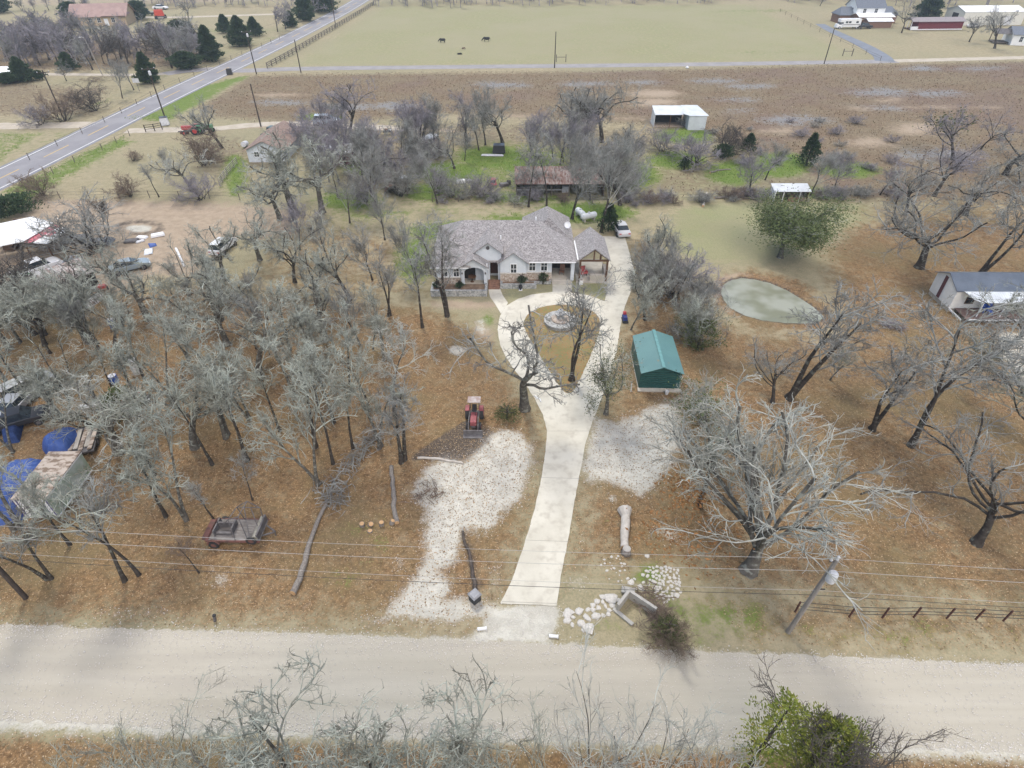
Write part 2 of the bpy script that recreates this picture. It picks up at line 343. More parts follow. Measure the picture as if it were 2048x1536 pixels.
def ground_mat():
    m = bpy.data.materials.new('ground'); m.use_nodes = True; nt = m.node_tree; b = nt.nodes['Principled BSDF']
    vec = N(nt, 'TexCoord').outputs['Object']
    fine = noise(nt, vec, 5.5, 3, .75); fine2 = noise(nt, vec, 13, 2, .7); mid = noise(nt, vec, .9, 4, .65); big = noise(nt, vec, .13, 3, .6); huge = noise(nt, vec, .03, 3, .6)
    edge = mth(nt, 'ADD', mth(nt, 'MULTIPLY', mth(nt, 'SUBTRACT', mid, .5), 1.1), mth(nt, 'MULTIPLY', mth(nt, 'SUBTRACT', fine, .5), .9))
    edge = mth(nt, 'ADD', edge, mth(nt, 'MULTIPLY', mth(nt, 'SUBTRACT', big, .5), .5))
    A = [N(nt, 'Attribute') for _ in range(3)]
    for a, n_ in zip(A, ('zone_a', 'zone_b', 'zone_c')): a.attribute_name = n_
    def comp(i, j):
        s = nt.nodes.get('sep%d' % i)
        if not s: s = nt.nodes.new('ShaderNodeSeparateXYZ'); s.name = 'sep%d' % i; nt.links.new(A[i].outputs['Vector'], s.inputs[0])
        return s.outputs[j]
    def msk(i, j, soft=.12): return ramp(nt, mth(nt, 'ADD', comp(i, j), edge), .5 - soft, .5 + soft)
    coarse = noise(nt, vec, 2.6, 4, .8)
    sp = ramp(nt, fine, .38, .62); sp2 = ramp(nt, fine2, .35, .65); md = ramp(nt, mid, .35, .65); bg_ = ramp(nt, big, .35, .65); hg = ramp(nt, huge, .35, .65)
    col = mixc(nt, md, (.33, .285, .185), (.245, .215, .13))
    col = mixc(nt, mth(nt, 'MULTIPLY', hg, .6), col, (.215, .215, .125))
    col = mixc(nt, mth(nt, 'MULTIPLY', sp, .5), col, (.40, .34, .22))
    # mown / pasture
    mw = mixc(nt, sp, (.215, .235, .10), (.30, .305, .165)); mw = mixc(nt, mth(nt, 'MULTIPLY', bg_, .6), mw, (.29, .26, .16)); mw = mixc(nt, mth(nt, 'MULTIPLY', hg, .6), mw, (.34, .305, .20)); mw = mixc(nt, mth(nt, 'MULTIPLY', ramp(nt, coarse, .4, .65), .3), mw, (.19, .20, .10))
    col = mixc(nt, msk(2, 1, .3), col, mw)
    # weeds
    wd = mixc(nt, ramp(nt, coarse, .38, .62), (.12, .085, .055), (.24, .18, .115)); wd = mixc(nt, mth(nt, 'MULTIPLY', bg_, .5), wd, (.215, .185, .12)); wd = mixc(nt, mth(nt, 'MULTIPLY', ramp(nt, huge, .5, .62), .5), wd, (.17, .12, .10)); wd = mixc(nt, mth(nt, 'MULTIPLY', ramp(nt, mid, .55, .75), .7), wd, (.36, .30, .19))
    col = mixc(nt, msk(1, 0, .25), col, wd)
    bl = mixc(nt, sp, (.17, .175, .17), (.27, .265, .26)); col = mixc(nt, msk(2, 0, .15), col, bl)
    dt = mixc(nt, md, (.38, .30, .215), (.30, .235, .165)); dt = mixc(nt, mth(nt, 'MULTIPLY', sp2, .25), dt, (.48, .42, .33))
    col = mixc(nt, msk(1, 1, .2), col, dt)
    lf = mixc(nt, ramp(nt, coarse, .36, .62), (.095, .060, .034), (.275, .172, .085)); lf = mixc(nt, mth(nt, 'MULTIPLY', sp2, .45), lf, (.20, .12, .055)); lf = mixc(nt, ramp(nt, fine, .55, .66), lf, (.40, .27, .15)); lf = mixc(nt, mth(nt, 'MULTIPLY', ramp(nt, big, .42, .7), .6), lf, (.20, .165, .085))
    lf = mixc(nt, mth(nt, 'MULTIPLY', ramp(nt, mid, .6, .75), .55), lf, (.27, .215, .15))
    col = mixc(nt, msk(0, 0, .3), col, lf)
    ls = mixc(nt, sp, (.075, .14, .022), (.16, .23, .05)); ls = mixc(nt, mth(nt, 'MULTIPLY', md, .35), ls, (.22, .22, .09))
    col = mixc(nt, msk(0, 2, .2), col, ls)
    sd = mixc(nt, md, (.57, .555, .48), (.45, .43, .365)); sd = mixc(nt, mth(nt, 'MULTIPLY', ramp(nt, fine2, .6, .7), .5), sd, (.30, .24, .17))
    edge0 = edge; edge = mth(nt, 'ADD', mth(nt, 'MULTIPLY', mth(nt, 'SUBTRACT', mid, .5), .9), mth(nt, 'MULTIPLY', mth(nt, 'SUBTRACT', fine, .5), .35))
    col = mixc(nt, ramp(nt, mth(nt, 'ADD', comp(0, 1), edge), .34, .66), col, sd)
    dk = mixc(nt, sp, (.055, .045, .038), (.15, .125, .10)); col = mixc(nt, mth(nt, 'MULTIPLY', msk(1, 2, .25), .9), col, dk)
    nt.links.new(col, b.inputs['Base Color']); b.inputs['Roughness'].default_value = .95; b.inputs['Specular IOR Level'].default_value = .1
    bp = N(nt, 'Bump', Strength=.7, Distance=.12); nt.links.new(mth(nt, 'ADD', fine, mth(nt, 'MULTIPLY', mid, 1.5)), bp.inputs['Height']); nt.links.new(bp.outputs[0], b.inputs['Normal'])
    return m
tag(obj('ground', me, ground_mat()), kind='structure')
m_fl = mat('fallen_leaf', (.36, .25, .14), (.15, .10, .055), scale=6, c3=(.50, .39, .25), scale3=11, lo3=.55, hi3=.6, rough=.9, spec=.1, lo=.45, hi=.55, detail=1)
m_tf = mat('grass_tuft', (.16, .26, .055), (.24, .30, .09), scale=.6, rough=.9, spec=.1)
scatter('lush', 15000, (66, 140), 110, .16, 2, m_tf, 'green_weeds', 'bright green weeds growing behind the house', .4)
scatter('leaf', 110000, (9, 62), 60, .12, False, m_fl, 'fallen_leaves', 'brown fallen oak leaves covering the ground under the trees')
m_wd = mat('dry_weed', (.225, .165, .105), (.16, .12, .08), scale=.08, c3=(.42, .36, .26), scale3=.5, lo3=.55, hi3=.65, rough=.95, spec=.1, detail=3)
scatter('sand', 8000, (9, 50), 60, .085, False, mat('pebble', (.56, .545, .48), (.42, .40, .345), scale=7, lo=.45, hi=.55), 'gravel_stones', 'loose pale gravel on the clearings and road verges', .25)
scatter('weed', 26000, (80, 198), 190, .2, True, m_wd, 'dry_weeds', 'brown dry weeds of the wide field behind the house')
random.seed(5)
def sheet(name, poly, z, m, wob=0.0, step=.5, kind='structure'):
    """flat outline with a slightly ragged edge, filled"""
    pts = []
    n = len(poly)
    for i in range(n):
        a = Vector(poly[i]); b = Vector(poly[(i + 1) % n]); L = (b - a).length; k = max(1, int(L / step)) if wob else 1
        nrm = Vector((-(b - a).y, (b - a).x)).normalized()
        for j in range(k):
            q = a.lerp(b, j / k) + nrm * random.uniform(-wob, wob) * (1 if j else .3); pts.append((q.x, q.y, z))
    import bmesh
    bm = bmesh.new(); bm.faces.new([bm.verts.new(p) for p in pts]); bmesh.ops.triangulate(bm, faces=bm.faces)
    for f in bm.faces:
        if f.normal.z < 0: f.normal_flip()
    me = bpy.data.meshes.new(name); bm.to_mesh(me); bm.free()
    o = obj(name, me, m); return tag(o, kind=kind) if kind else o
def strip(name, path, w, z, m, wob=0.0, step=.6, sub=3):
    """road of width w along a smoothed centre line of world points"""
    pts = catmull([Vector(p) for p in path], sub); L = []; R = []; n = len(pts)
    for i, p in enumerate(pts):
        t = (pts[min(i + 1, n - 1)] - pts[max(i - 1, 0)]).normalized(); nn = Vector((-t.y, t.x))
        ww = w[0] + (w[1] - w[0]) * i / (n - 1) if hasattr(w, '__len__') else w
        L.append(p + nn * (ww / 2 + random.uniform(-wob, wob))); R.append(p - nn * (ww / 2 + random.uniform(-wob, wob)))
    mb = MB(); mb.add([(q.x, q.y, z) for q in L] + [(q.x, q.y, z) for q in R], [(i, n + i, n + i + 1, i + 1) for i in range(n - 1)])
    return tag(obj(name, mb, m), kind='structure')
def catmull(p, k):
    out = []
    for i in range(len(p) - 1):
        a, b, c, d = p[max(i - 1, 0)], p[i], p[i + 1], p[min(i + 2, len(p) - 1)]
        for j in range(k):
            t = j / k; out.append(.5 * ((2 * b) + (c - a) * t + (2 * a - 5 * b + 4 * c - d) * t * t + (3 * b - a - 3 * c + d) * t ** 3))
    out.append(p[-1]); return out
def cpoly(px, k=3):
    p = [Vector(q) for q in G2(px)]; n = len(p); out = []
    for i in range(n):
        a, b, c, d = p[i - 1], p[i], p[(i + 1) % n], p[(i + 2) % n]
        for j in range(k):
            t = j / k; out.append(tuple(.5 * ((2 * b) + (c - a) * t + (2 * a - 5 * b + 4 * c - d) * t * t + (3 * b - a - 3 * c + d) * t ** 3)))
    return out
m_gravel = mat('gravel_road', (.45, .42, .345), (.385, .355, .285), scale=.6, c3=(.40, .37, .305), scale3=1.1, lo3=.48, hi3=.7, rough=.95, bump=.1, stretch=(.06, 1, 1), spec=.1, lo=.3, hi=.7)
m_conc = mat('concrete', (.60, .575, .485), (.51, .485, .40), scale=.3, c3=(.46, .43, .355), scale3=1.2, lo3=.48, hi3=.75, rough=.9, bump=.12, spec=.15, detail=6)
m_conc2 = mat('concrete_old', (.50, .47, .41), (.42, .39, .33), scale=1.2, rough=.9, bump=.2)
m_asph = mat('asphalt', (.235, .235, .25), (.195, .195, .21), scale=.3, rough=.9, bump=.1)
m_asph2 = mat('asphalt_lane', (.27, .265, .27), (.22, .215, .225), scale=.15, rough=.9)
m_white = mat('road_paint_white', (.75, .75, .73), rough=.7); m_yel = mat('road_paint_yellow', (.62, .42, .12), rough=.7)
gtop = G2([(-300, 1238), (0, 1250), (550, 1266), (960, 1282), (1500, 1308), (2048, 1328), (2400, 1340)])
gbot = G2([(2400, 1530), (2048, 1505), (1500, 1488), (1000, 1478), (500, 1462), (0, 1440), (-300, 1425)])
ext_l = [(-120, gbot[-1][1] + 1), (-120, gtop[0][1] + 1)]; ext_r = [(120, gtop[-1][1] - 2), (120, gbot[0][1] - 1.2)]
sheet('gravel_road', gtop + ext_r + gbot + ext_l, .015, m_gravel, .13, .35)
# loop driveway with its island
outer = [(1000, 1207), (1022, 1165), (1045, 1100), (1066, 1030), (1080, 970), (1091, 905), (1094, 862), (1086, 830), (1070, 798), (1048, 765), (1030, 742), (1012, 715), (1000, 690), (995, 660), (1000, 632), (1012, 612), (1036, 598), (1066, 589), (1105, 584), (1145, 586), (1180, 592), (1209, 603)]
outer += [(1213, 585), (1216, 556), (1216, 520), (1211, 495), (1203, 473), (1250, 474), (1255, 492), (1262, 517), (1269, 545), (1270, 560), (1262, 582), (1250, 612), (1241, 652), (1234, 700), (1222, 740), (1206, 790), (1186, 840), (1170, 890), (1160, 945), (1146, 1020), (1136, 1080), (1124, 1140), (1113, 1212)]
sheet('driveway', G2(outer), .035, m_conc, .03, .5)
isl = cpoly([(1047, 648), (1058, 628), (1084, 615), (1120, 610), (1160, 614), (1188, 625), (1200, 645), (1196, 672), (1181, 712), (1163, 752), (1148, 780), (1137, 787), (1126, 782), (1110, 760), (1094, 735), (1074, 702), (1056, 672)], 3)
m_island = mat('island_grass', (.20, .19, .08), (.27, .21, .105), scale=.5, c3=(.30, .17, .075), scale3=7, lo3=.5, hi3=.6, rough=.95, bump=.5, spec=.1)
sheet('lawn_island', isl, .065, m_island, .04, .3)
sheet('front_walk', G2([(976, 578), (1000, 578), (1006, 592), (1016, 606), (1002, 628), (990, 608), (980, 594)]), .031, m_conc)
sheet('porch_walk', G2([(1105, 563), (1144, 563), (1144, 587), (1105, 586)]), .031, m_conc)
mj = mat('concrete_joint', (.30, .28, .24), rough=.95)
jt = MB()
for a, b in (((1004, 1203), (1113, 1207)), ((1052, 1080), (1137, 1083)), ((1081, 955), (1160, 957)), ((1093, 862), (1180, 862)), ((1072, 800), (1112, 765)), ((1163, 752), (1218, 755))):
    a = G(*a, .039); b = G(*b, .039); d = (b - a).normalized() * .05; n_ = Vector((-d.y, d.x, 0)) * .28
    jt.add([a + n_, a - n_, b - n_, b + n_], [(0, 1, 2, 3)])
tag(obj('driveway_joints', jt, mj), kind='structure')
# highway
hc = [G(-160, 432), G(0, 357), G(150, 284), G(300, 210), G(400, 162), G(500, 115), G(600, 66), G(690, 19), G(740, -12), G(775, -38)]
hc = [Vector(h[:2]) for h in hc]
strip('highway', hc, 8.6, .02, m_asph, 0, sub=6)
def along(path, off, w, z, nm, m, dash=None):
    pts = catmull(path, 12); mb = MB(); acc = 0
    for i in range(len(pts) - 1):
        a, b = pts[i], pts[i + 1]; t = (b - a).normalized(); nn = Vector((-t.y, t.x)); acc += (b - a).length
        if dash and int(acc / dash) % 2: continue
        q = [a + nn * (off - w / 2), b + nn * (off - w / 2), b + nn * (off + w / 2), a + nn * (off + w / 2)]
        mb.add([(p.x, p.y, z) for p in q], [(0, 1, 2, 3)])
    return tag(obj(nm, mb, m), kind='structure')
along(hc, 0, 6.6, .024, 'highway_lanes', m_asph2)
for off in (-3.45, 3.45): along(hc, off, .22, .028, 'edge_line', m_white)
along(hc, 0, .22, .029, 'centre_line', m_yel, dash=7)
# county lane across the field, the far drive, the ranch track
m_lane = mat('chipseal', (.30, .285, .28), (.25, .24, .235), scale=.3, rough=.95)
strip('field_lane', [G(440, 141)[:2], G(500, 141)[:2], G(600, 137.5)[:2], G(900, 134)[:2], G(1300, 130)[:2], G(1700, 124)[:2], G(1790, 122)[:2]], 5.0, .018, m_lane, .1, sub=8)
m_track = mat('pale_track', (.47, .42, .34), (.40, .35, .27), scale=.5, rough=.95)
strip('gravel_lane', [G(1780, 122)[:2], G(1900, 119)[:2], G(2048, 115)[:2], G(2500, 103)[:2]], 4.2, .016, m_track, .15, sub=8)
m_drv = mat('blue_asphalt_drive', (.20, .22, .25), (.17, .185, .21), scale=.3, rough=.95)
strip('house_drive', [G(1640, 48)[:2], G(1665, 62)[:2], G(1700, 78)[:2], G(1735, 95)[:2], G(1762, 112)[:2], G(1770, 123)[:2]], (3.6, 5.5), .022, m_drv, .05, sub=6)
strip('ranch_track', [G(252, 262)[:2], G(330, 260)[:2], G(420, 258)[:2], G(520, 249)[:2], G(600, 248)[:2], G(700, 253)[:2], G(850, 258)[:2]], 3.4, .016, m_track, .25, sub=10)
strip('left_track', [G(-200, 252)[:2], G(0, 252)[:2], G(100, 251)[:2], G(205, 249)[:2]], 4.5, .016, m_track, .25, sub=8)
strip('far_track', [G(250, 33)[:2], G(330, 35)[:2], G(500, 30)[:2], G(610, 26)[:2]], 4.0, .016, m_track, .2, sub=6)
strip('wood_track', [G(40, 148)[:2], G(150, 149)[:2], G(260, 150)[:2], G(340, 147)[:2]], 3.0, .016, m_track, .2, sub=6)
strip('side_road', [G(330, 148)[:2], G(370, 142)[:2], G(425, 138)[:2]], 5.0, .018, m_lane, .1, sub=6)
# pond
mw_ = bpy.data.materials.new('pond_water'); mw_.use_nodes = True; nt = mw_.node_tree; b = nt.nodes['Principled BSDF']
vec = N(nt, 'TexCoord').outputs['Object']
col = mixc(nt, ramp(nt, noise(nt, vec, .16, 3), .42, .6), (.20, .21, .15), (.31, .325, .27)); nt.links.new(col, b.inputs['Base Color'])  # murk tones; the paler noise patches also paint in sky glare on the water
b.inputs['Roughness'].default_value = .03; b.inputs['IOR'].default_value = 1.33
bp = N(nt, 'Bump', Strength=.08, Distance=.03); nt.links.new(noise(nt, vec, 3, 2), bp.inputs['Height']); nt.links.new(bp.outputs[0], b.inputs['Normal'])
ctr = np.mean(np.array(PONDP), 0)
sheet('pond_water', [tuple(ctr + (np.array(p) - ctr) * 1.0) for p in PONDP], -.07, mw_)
# ---------------- bare trees ----------------
def nrm(a): return a / np.maximum(np.linalg.norm(a, axis=-1, keepdims=True), 1e-9)
def grow(P0, D, L, R0, nseg, wig, up, rng, r_end=.35):
    pts = [P0]; rad = [R0]; d = D; st = L / nseg; w = rng.normal(0, 1, D.shape)
    for i in range(nseg):
        w = .5 * w + rng.normal(0, 1, D.shape)
        d = nrm(d + wig * w + np.array([0, 0, up])); pts.append(pts[-1] + d * st[:, None]); rad.append(R0 * (1 - (1 - r_end) * (i + 1) / nseg))
    return np.stack(pts, 1), np.stack(rad, 1)
def sprout(Pp, Rp, Lp, k, f0, f1, ang, asd, ratio, rng, rr=.62, rmin=.012):
    B, n1, _ = Pp.shape; f = f0 + (f1 - f0) * (np.arange(k)[None, :] + rng.random((B, k))) / k
    x = f * (n1 - 1); i = np.minimum(x.astype(int), n1 - 2); t = (x - i)[..., None]; bi = np.arange(B)[:, None]
    a = Pp[bi, i]; b = Pp[bi, i + 1]; p = a + (b - a) * t; d = nrm(b - a); r = Rp[bi, i] * (1 - t[..., 0]) + Rp[bi, i + 1] * t[..., 0]
    q = rng.normal(0, 1, d.shape); q = nrm(q - (q * d).sum(-1, keepdims=True) * d)
    an = np.radians(rng.normal(ang, asd, f.shape))[..., None]
    D = nrm(d * np.cos(an) + q * np.sin(an)); L = Lp[:, None] * ratio * (1.15 - .5 * f) * rng.uniform(.7, 1.3, f.shape)
    return p.reshape(-1, 3), D.reshape(-1, 3), L.ravel(), np.maximum(r * rr, rmin).ravel()
def tubes(P, R, sides, acc):
    B, n, _ = P.shape; T = nrm(np.gradient(P, axis=1)); m = nrm(T.mean(1))
    ref = np.where(np.abs(m[:, 2:3]) > .8, np.array([[1., 0, 0]]), np.array([[0, 0, 1.]]))[:, None, :]
    U = nrm(np.cross(T, ref)); Wv = np.cross(T, U); a = np.arange(sides) * 2 * PI / sides
    V = P[:, :, None] + R[:, :, None, None] * (np.cos(a)[None, None, :, None] * U[:, :, None] + np.sin(a)[None, None, :, None] * Wv[:, :, None])
    idx = np.arange(B * n * sides).reshape(B, n, sides); nx = np.roll(idx, -1, 2)
    F = np.stack([idx[:, :-1], nx[:, :-1], nx[:, 1:], idx[:, 1:]], -1).reshape(-1, 4)
    acc[1].append(F + acc[2]); acc[0].append(V.reshape(-1, 3)); acc[2] += B * n * sides
def leaf_cards(centers, n, spread, size, rng, flat=.6):
    c = centers[rng.integers(0, len(centers), n)] + rng.normal(0, spread, (n, 3)); q = rng.normal(0, 1, (n, 3)); q[:, 2] *= flat
    u = nrm(q) * size * rng.uniform(.6, 1.3, (n, 1)); w = nrm(np.cross(u, rng.normal(0, 1, (n, 3)))) * size * .55
    V = np.stack([c - u * .5, c + w * .5, c + u * .6, c - w * .5], 1).reshape(-1, 3)
    return V, np.arange(4 * n).reshape(-1, 4)
BARK = mat('bark_dark', (.075, .065, .055), (.045, .038, .032), scale=4, c3=(.17, .175, .145), scale3=3, lo3=.54, hi3=.66, rough=.95, bump=.6, spec=.1, rnd=.3)
BARK2 = mat('bark_grey', (.15, .14, .12), (.085, .078, .066), scale=4, c3=(.27, .28, .24), scale3=3, lo3=.52, hi3=.65, rough=.95, bump=.6, spec=.1, rnd=.3)
TW = {'lichen': mat('twigs_lichen', (.47, .50, .43), (.165, .16, .13), scale=.9, rough=.95, spec=.1, rnd=.35),
      'pale': mat('twigs_pale', (.52, .535, .48), (.27, .265, .23), scale=.8, rough=.95, spec=.1, rnd=.2),
      'grey': mat('twigs_grey', (.38, .39, .36), (.155, .145, .13), scale=.9, rough=.95, spec=.1, rnd=.35),
      'lilac': mat('twigs_lilac', (.34, .32, .345), (.19, .175, .18), scale=.9, rough=.95, spec=.1, rnd=.35),
      'brown': mat('twigs_brown', (.25, .195, .15), (.15, .115, .09), scale=.8, rough=.95, spec=.1, rnd=.3),
      'dark': mat('twigs_dark', (.13, .115, .10), (.09, .08, .07), scale=.8, rough=.95, spec=.1, rnd=.3)}
LEAF = {'ever': mat('leaves_evergreen', (.12, .15, .055), (.07, .095, .035), scale=1.2, c3=(.19, .21, .09), scale3=5, rough=.8, spec=.2),
        'juniper': mat('leaves_juniper', (.065, .10, .05), (.038, .062, .032), scale=1.5, c3=(.06, .085, .035), scale3=5, rough=.85, spec=.1),
        'bright': mat('leaves_bright', (.22, .24, .045), (.12, .16, .03), scale=1.5, c3=(.34, .28, .06), scale3=4, rough=.8, spec=.2),
        'brown': mat('leaves_brown', (.30, .16, .065), (.20, .10, .04), scale=3, rough=.9, spec=.1),
        'olive': mat('leaves_olive', (.12, .135, .055), (.08, .095, .04), scale=2, rough=.9, spec=.1)}
# kind: trunks, trunk angle, length, radius, wiggle, levels(k,f0,f1,ang,sd,ratio,nseg,wig,up)
KINDS = {
 'grove': dict(n=1, a=3, L=8.0, r=.15, w=.045, lv=[(8, .5, 1, 32, 10, .42, 6, .13, .09), (6, .2, 1, 38, 12, .55, 5, .19, .06), (5, .15, 1, 42, 15, .55, 4, .25, .03), (4, .15, 1, 42, 18, .55, 3, .28, 0)], tw='lichen', rm=(.055, .036, .024, .014)),
 'fork': dict(n=2, a=9, L=7.4, r=.18, w=.05, lv=[(7, .42, 1, 34, 11, .48, 6, .13, .08), (6, .2, 1, 40, 13, .55, 5, .19, .05), (5, .15, 1, 42, 15, .55, 4, .24, .03), (4, .15, 1, 42, 18, .55, 3, .28, 0)], tw='lichen', rm=(.055, .036, .024, .014)),
 'gnarl': dict(n=1, a=2, L=3.4, r=.33, w=.05, lv=[(7, .6, 1, 54, 14, 1.45, 9, .2, .08), (7, .2, 1, 46, 15, .45, 7, .28, .07), (6, .15, 1, 48, 18, .55, 5, .32, .03), (5, .1, 1, 48, 20, .5, 3, .34, 0)], tw='lichen', rm=(.09, .04, .022, .013)),
 'open': dict(n=1, a=2, L=3.8, r=.24, w=.05, lv=[(8, .55, 1, 42, 13, 1.4, 8, .12, .07), (7, .25, 1, 40, 12, .45, 6, .17, .05), (6, .15, 1, 42, 14, .5, 4, .22, .03), (5, .1, 1, 42, 18, .5, 3, .26, .02)], tw='grey', rm=(.07, .036, .02, .012)),
 'spread': dict(n=1, a=2, L=3.0, r=.30, w=.05, lv=[(9, .6, 1, 66, 14, 2.0, 10, .13, .085), (8, .25, 1, 42, 14, .42, 6, .21, .06), (6, .15, 1, 44, 16, .52, 4, .26, .03), (5, .1, 1, 44, 18, .5, 3, .3, .02)], tw='grey', rm=(.09, .04, .021, .013)),
 'fan': dict(n=1, a=0, L=1.8, r=.29, w=.03, lv=[(13, .5, 1, 38, 14, 3.5, 9, .08, .06), (8, .25, 1, 30, 10, .42, 6, .13, .04), (6, .15, 1, 34, 12, .5, 4, .19, .03), (5, .1, 1, 36, 15, .5, 3, .22, 0)], tw='pale', rm=(.09, .036, .02, .012)),
 'vase': dict(n=1, a=2, L=4.6, r=.15, w=.04, lv=[(11, .4, 1, 32, 10, 1.0, 6, .09, .07), (7, .25, 1, 30, 10, .5, 5, .14, .06), (6, .15, 1, 34, 12, .5, 4, .18, .04), (4, .1, 1, 36, 14, .5, 3, .2, .02)], tw='grey', rm=(.045, .027, .017, .012)),
 'whip': dict(n=5, a=16, L=4.2, r=.045, w=.07, lv=[(6, .2, 1, 26, 10, .5, 5, .12, .07), (6, .2, 1, 30, 12, .5, 4, .16, .05), (4, .2, 1, 34, 12, .5, 3, .2, .03)], tw='lichen', rm=(.02, .013, .009)),
 'brush': dict(n=11, a=32, L=2.6, r=.04, w=.12, lv=[(6, .15, 1, 36, 14, .55, 4, .2, .06), (6, .15, 1, 40, 15, .55, 3, .24, .03), (4, .1, 1, 42, 18, .55, 2, .28, .02)], tw='lilac', rm=(.024, .016, .011)),
 'far': dict(n=1, a=4, L=4.6, r=.16, w=.05, lv=[(10, .25, 1, 36, 12, .75, 5, .12, .06), (7, .2, 1, 38, 12, .5, 4, .18, .04), (6, .1, 1, 42, 14, .5, 3, .24, .02)], tw='lilac', rm=(.06, .04, .03)),
}
PROTO = {}
def build_tree(kind, seed, extra=None):
    k = KINDS[kind]; rng = np.random.default_rng(seed * 7 + len(kind)); n = k['n']
    az = rng.random(n) * 2 * PI + np.arange(n); an = np.radians(np.abs(rng.normal(k['a'], k['a'] * .4 + .01, n)))
    D = np.stack([np.sin(an) * np.cos(az), np.sin(an) * np.sin(az), np.cos(an)], 1)
    L = k['L'] * rng.uniform(.85, 1.15, n); R = np.full(n, k['r']) * rng.uniform(.75, 1.1, n)
    P0 = np.zeros((n, 3)); P0[:, :2] = rng.normal(0, .12 if n > 1 else 0, (n, 2)) * (n > 1); P0[:, 2] = -.15
    P_, R_ = grow(P0, D, L, R, 9, k['w'], .02, rng, .45 if k['lv'][0][5] > .9 else .22)
    R_[:, 0] *= 1.45; R_[:, 1] *= 1.12
    tr = [[], [], 0]; tubes(P_, R_, 8, tr); cr = [[], [], 0]; tips = None; Lp = L; split = kind in ('gnarl', 'open', 'fan', 'spread')
    for li, (kk, f0, f1, ang, asd, ratio, nseg, wig, up) in enumerate(k['lv']):
        p, d, Lp, r = sprout(P_, R_, Lp, kk, f0, f1, ang, asd, ratio, rng, rr=.55 if li else .48, rmin=k['rm'][li])
        if li == 0: ok = d[:, 2] > -.05; p, d, Lp, r = p[ok], d[ok], Lp[ok], r[ok]
        P_, R_ = grow(p, d, Lp, r, nseg, wig, up, rng, .32); R_ = np.maximum(R_, k['rm'][li] * .55); P_[:, :, 2] = np.maximum(P_[:, :, 2], .1)
        tubes(P_, R_, 5 if li == 0 else (4 if li == 1 else 3), tr if (split and li == 0) else cr)
    tips = P_[:, -1]
    out = {}
    for nm, acc in (('trunk', tr), ('crown', cr)):
        me = mesh_np(nm, np.concatenate(acc[0]), np.concatenate(acc[1])); me.polygons.foreach_set('use_smooth', [True] * len(me.polygons)); out[nm] = me
    out['h'] = float(tips[:, 2].max()); out['tips'] = tips; return out
def proto(kind, seed, tw=None, bark=None, leaves=None):
    """first tree of a kind, kept aside as mesh data"""
    key = (kind, seed, tw, bark, leaves)
    if key in PROTO: return PROTO[key]
    base = PROTO.get((kind, seed)) or build_tree(kind, seed); PROTO[(kind, seed)] = base
    d = {'h': base['h'], 'parts': []}
    for nm, m in (('trunk', MATS[bark] if bark else BARK), ('crown', TW[tw or KINDS[kind]['tw']])):
        me = base[nm].copy(); me.materials.clear(); me.materials.append(m); d['parts'].append((nm, me))
    if leaves:
        lk, cnt, spr, size, lo, hi = leaves; rng = np.random.default_rng(3); t = base['tips']; z = t[:, 2] / base['h']; t = t[(z >= lo) & (z <= hi)]
        V, F = leaf_cards(t, cnt, spr, size, rng); me = mesh_np('foliage', V, F); me.materials.append(LEAF[lk]); d['parts'].append(('leaf_cluster', me))
    PROTO[key] = d; return d
def put_tree(name, pr, loc, H, rz, label, cat='tree', group=None, tilt=(0, 0), wide=1.0):
    o = thing(name, label, cat, loc, rz, group); s = H / pr['h']; o.scale = (s * wide, s * wide, s); o.rotation_mode = 'ZXY'; o.rotation_euler = (tilt[0], tilt[1], rz)
    for nm, me in pr['parts']:
        c = bpy.data.objects.new(nm, me); C.objects.link(c); c.parent = o
        if nm == 'leaf_cluster': c['kind'] = 'stuff'
    return o
def juniper(seed, H, w, n=5200, lk='juniper', size=.34, cone=True):
    rng = np.random.default_rng(seed); t = rng.random(n) ** .8; a = rng.random(n) * 2 * PI
    ph = rng.random(4) * 6; lob = (.82 + .24 * np.sin(26 * t + 3 * a + ph[3])) * (1 + .26 * np.sin(3 * a + ph[0] + 5 * t)) + .15 * np.sin(7 * a + ph[1] - 9 * t) + .1 * np.sin(13 * t + ph[2])
    prof = (np.clip(1 - t, 0, 1) ** .75 * np.minimum(1, t * 7 + .35)) if cone else np.sqrt(np.clip(1 - (2 * t - 1) ** 2, 0, 1))
    r = w * prof * lob * np.sqrt(rng.uniform(.25, 1, n)); c = np.stack([r * np.cos(a), r * np.sin(a), .25 + t * (H - .3)], 1)
    d = np.stack([np.cos(a), np.sin(a), rng.uniform(.2, 1.2, n)], 1) + rng.normal(0, .5, (n, 3)); u = nrm(d) * size * rng.uniform(.5, 1.3, (n, 1)); q = nrm(np.cross(u, rng.normal(0, 1, (n, 3)))) * size * .42
    V = np.stack([c, c + u * .6 + q * .5, c + u, c + u * .6 - q * .5], 1).reshape(-1, 3); cr = mesh_np('foliage', V, np.arange(4 * n).reshape(-1, 4)); cr.materials.append(LEAF[lk])
    tr = MB().tube([(0, 0, -.1), (0, .03, H * .4), (0, 0, H * .93)], [.16, .1, .03], 7)
    for k in range(14):
        z = .4 + k * H * .06; an = k * 2.4; tr.tube([(0, 0, z), (math.cos(an) * w * .55, math.sin(an) * w * .55, z + .3)], [.04, .015], 4)
    me = bpy.data.meshes.new('trunk'); me.from_pydata(tr.v, [], tr.f); me.materials.append(BARK)
    return {'h': H, 'parts': [('trunk', me), ('foliage', cr)]}
rt = random.Random(11)
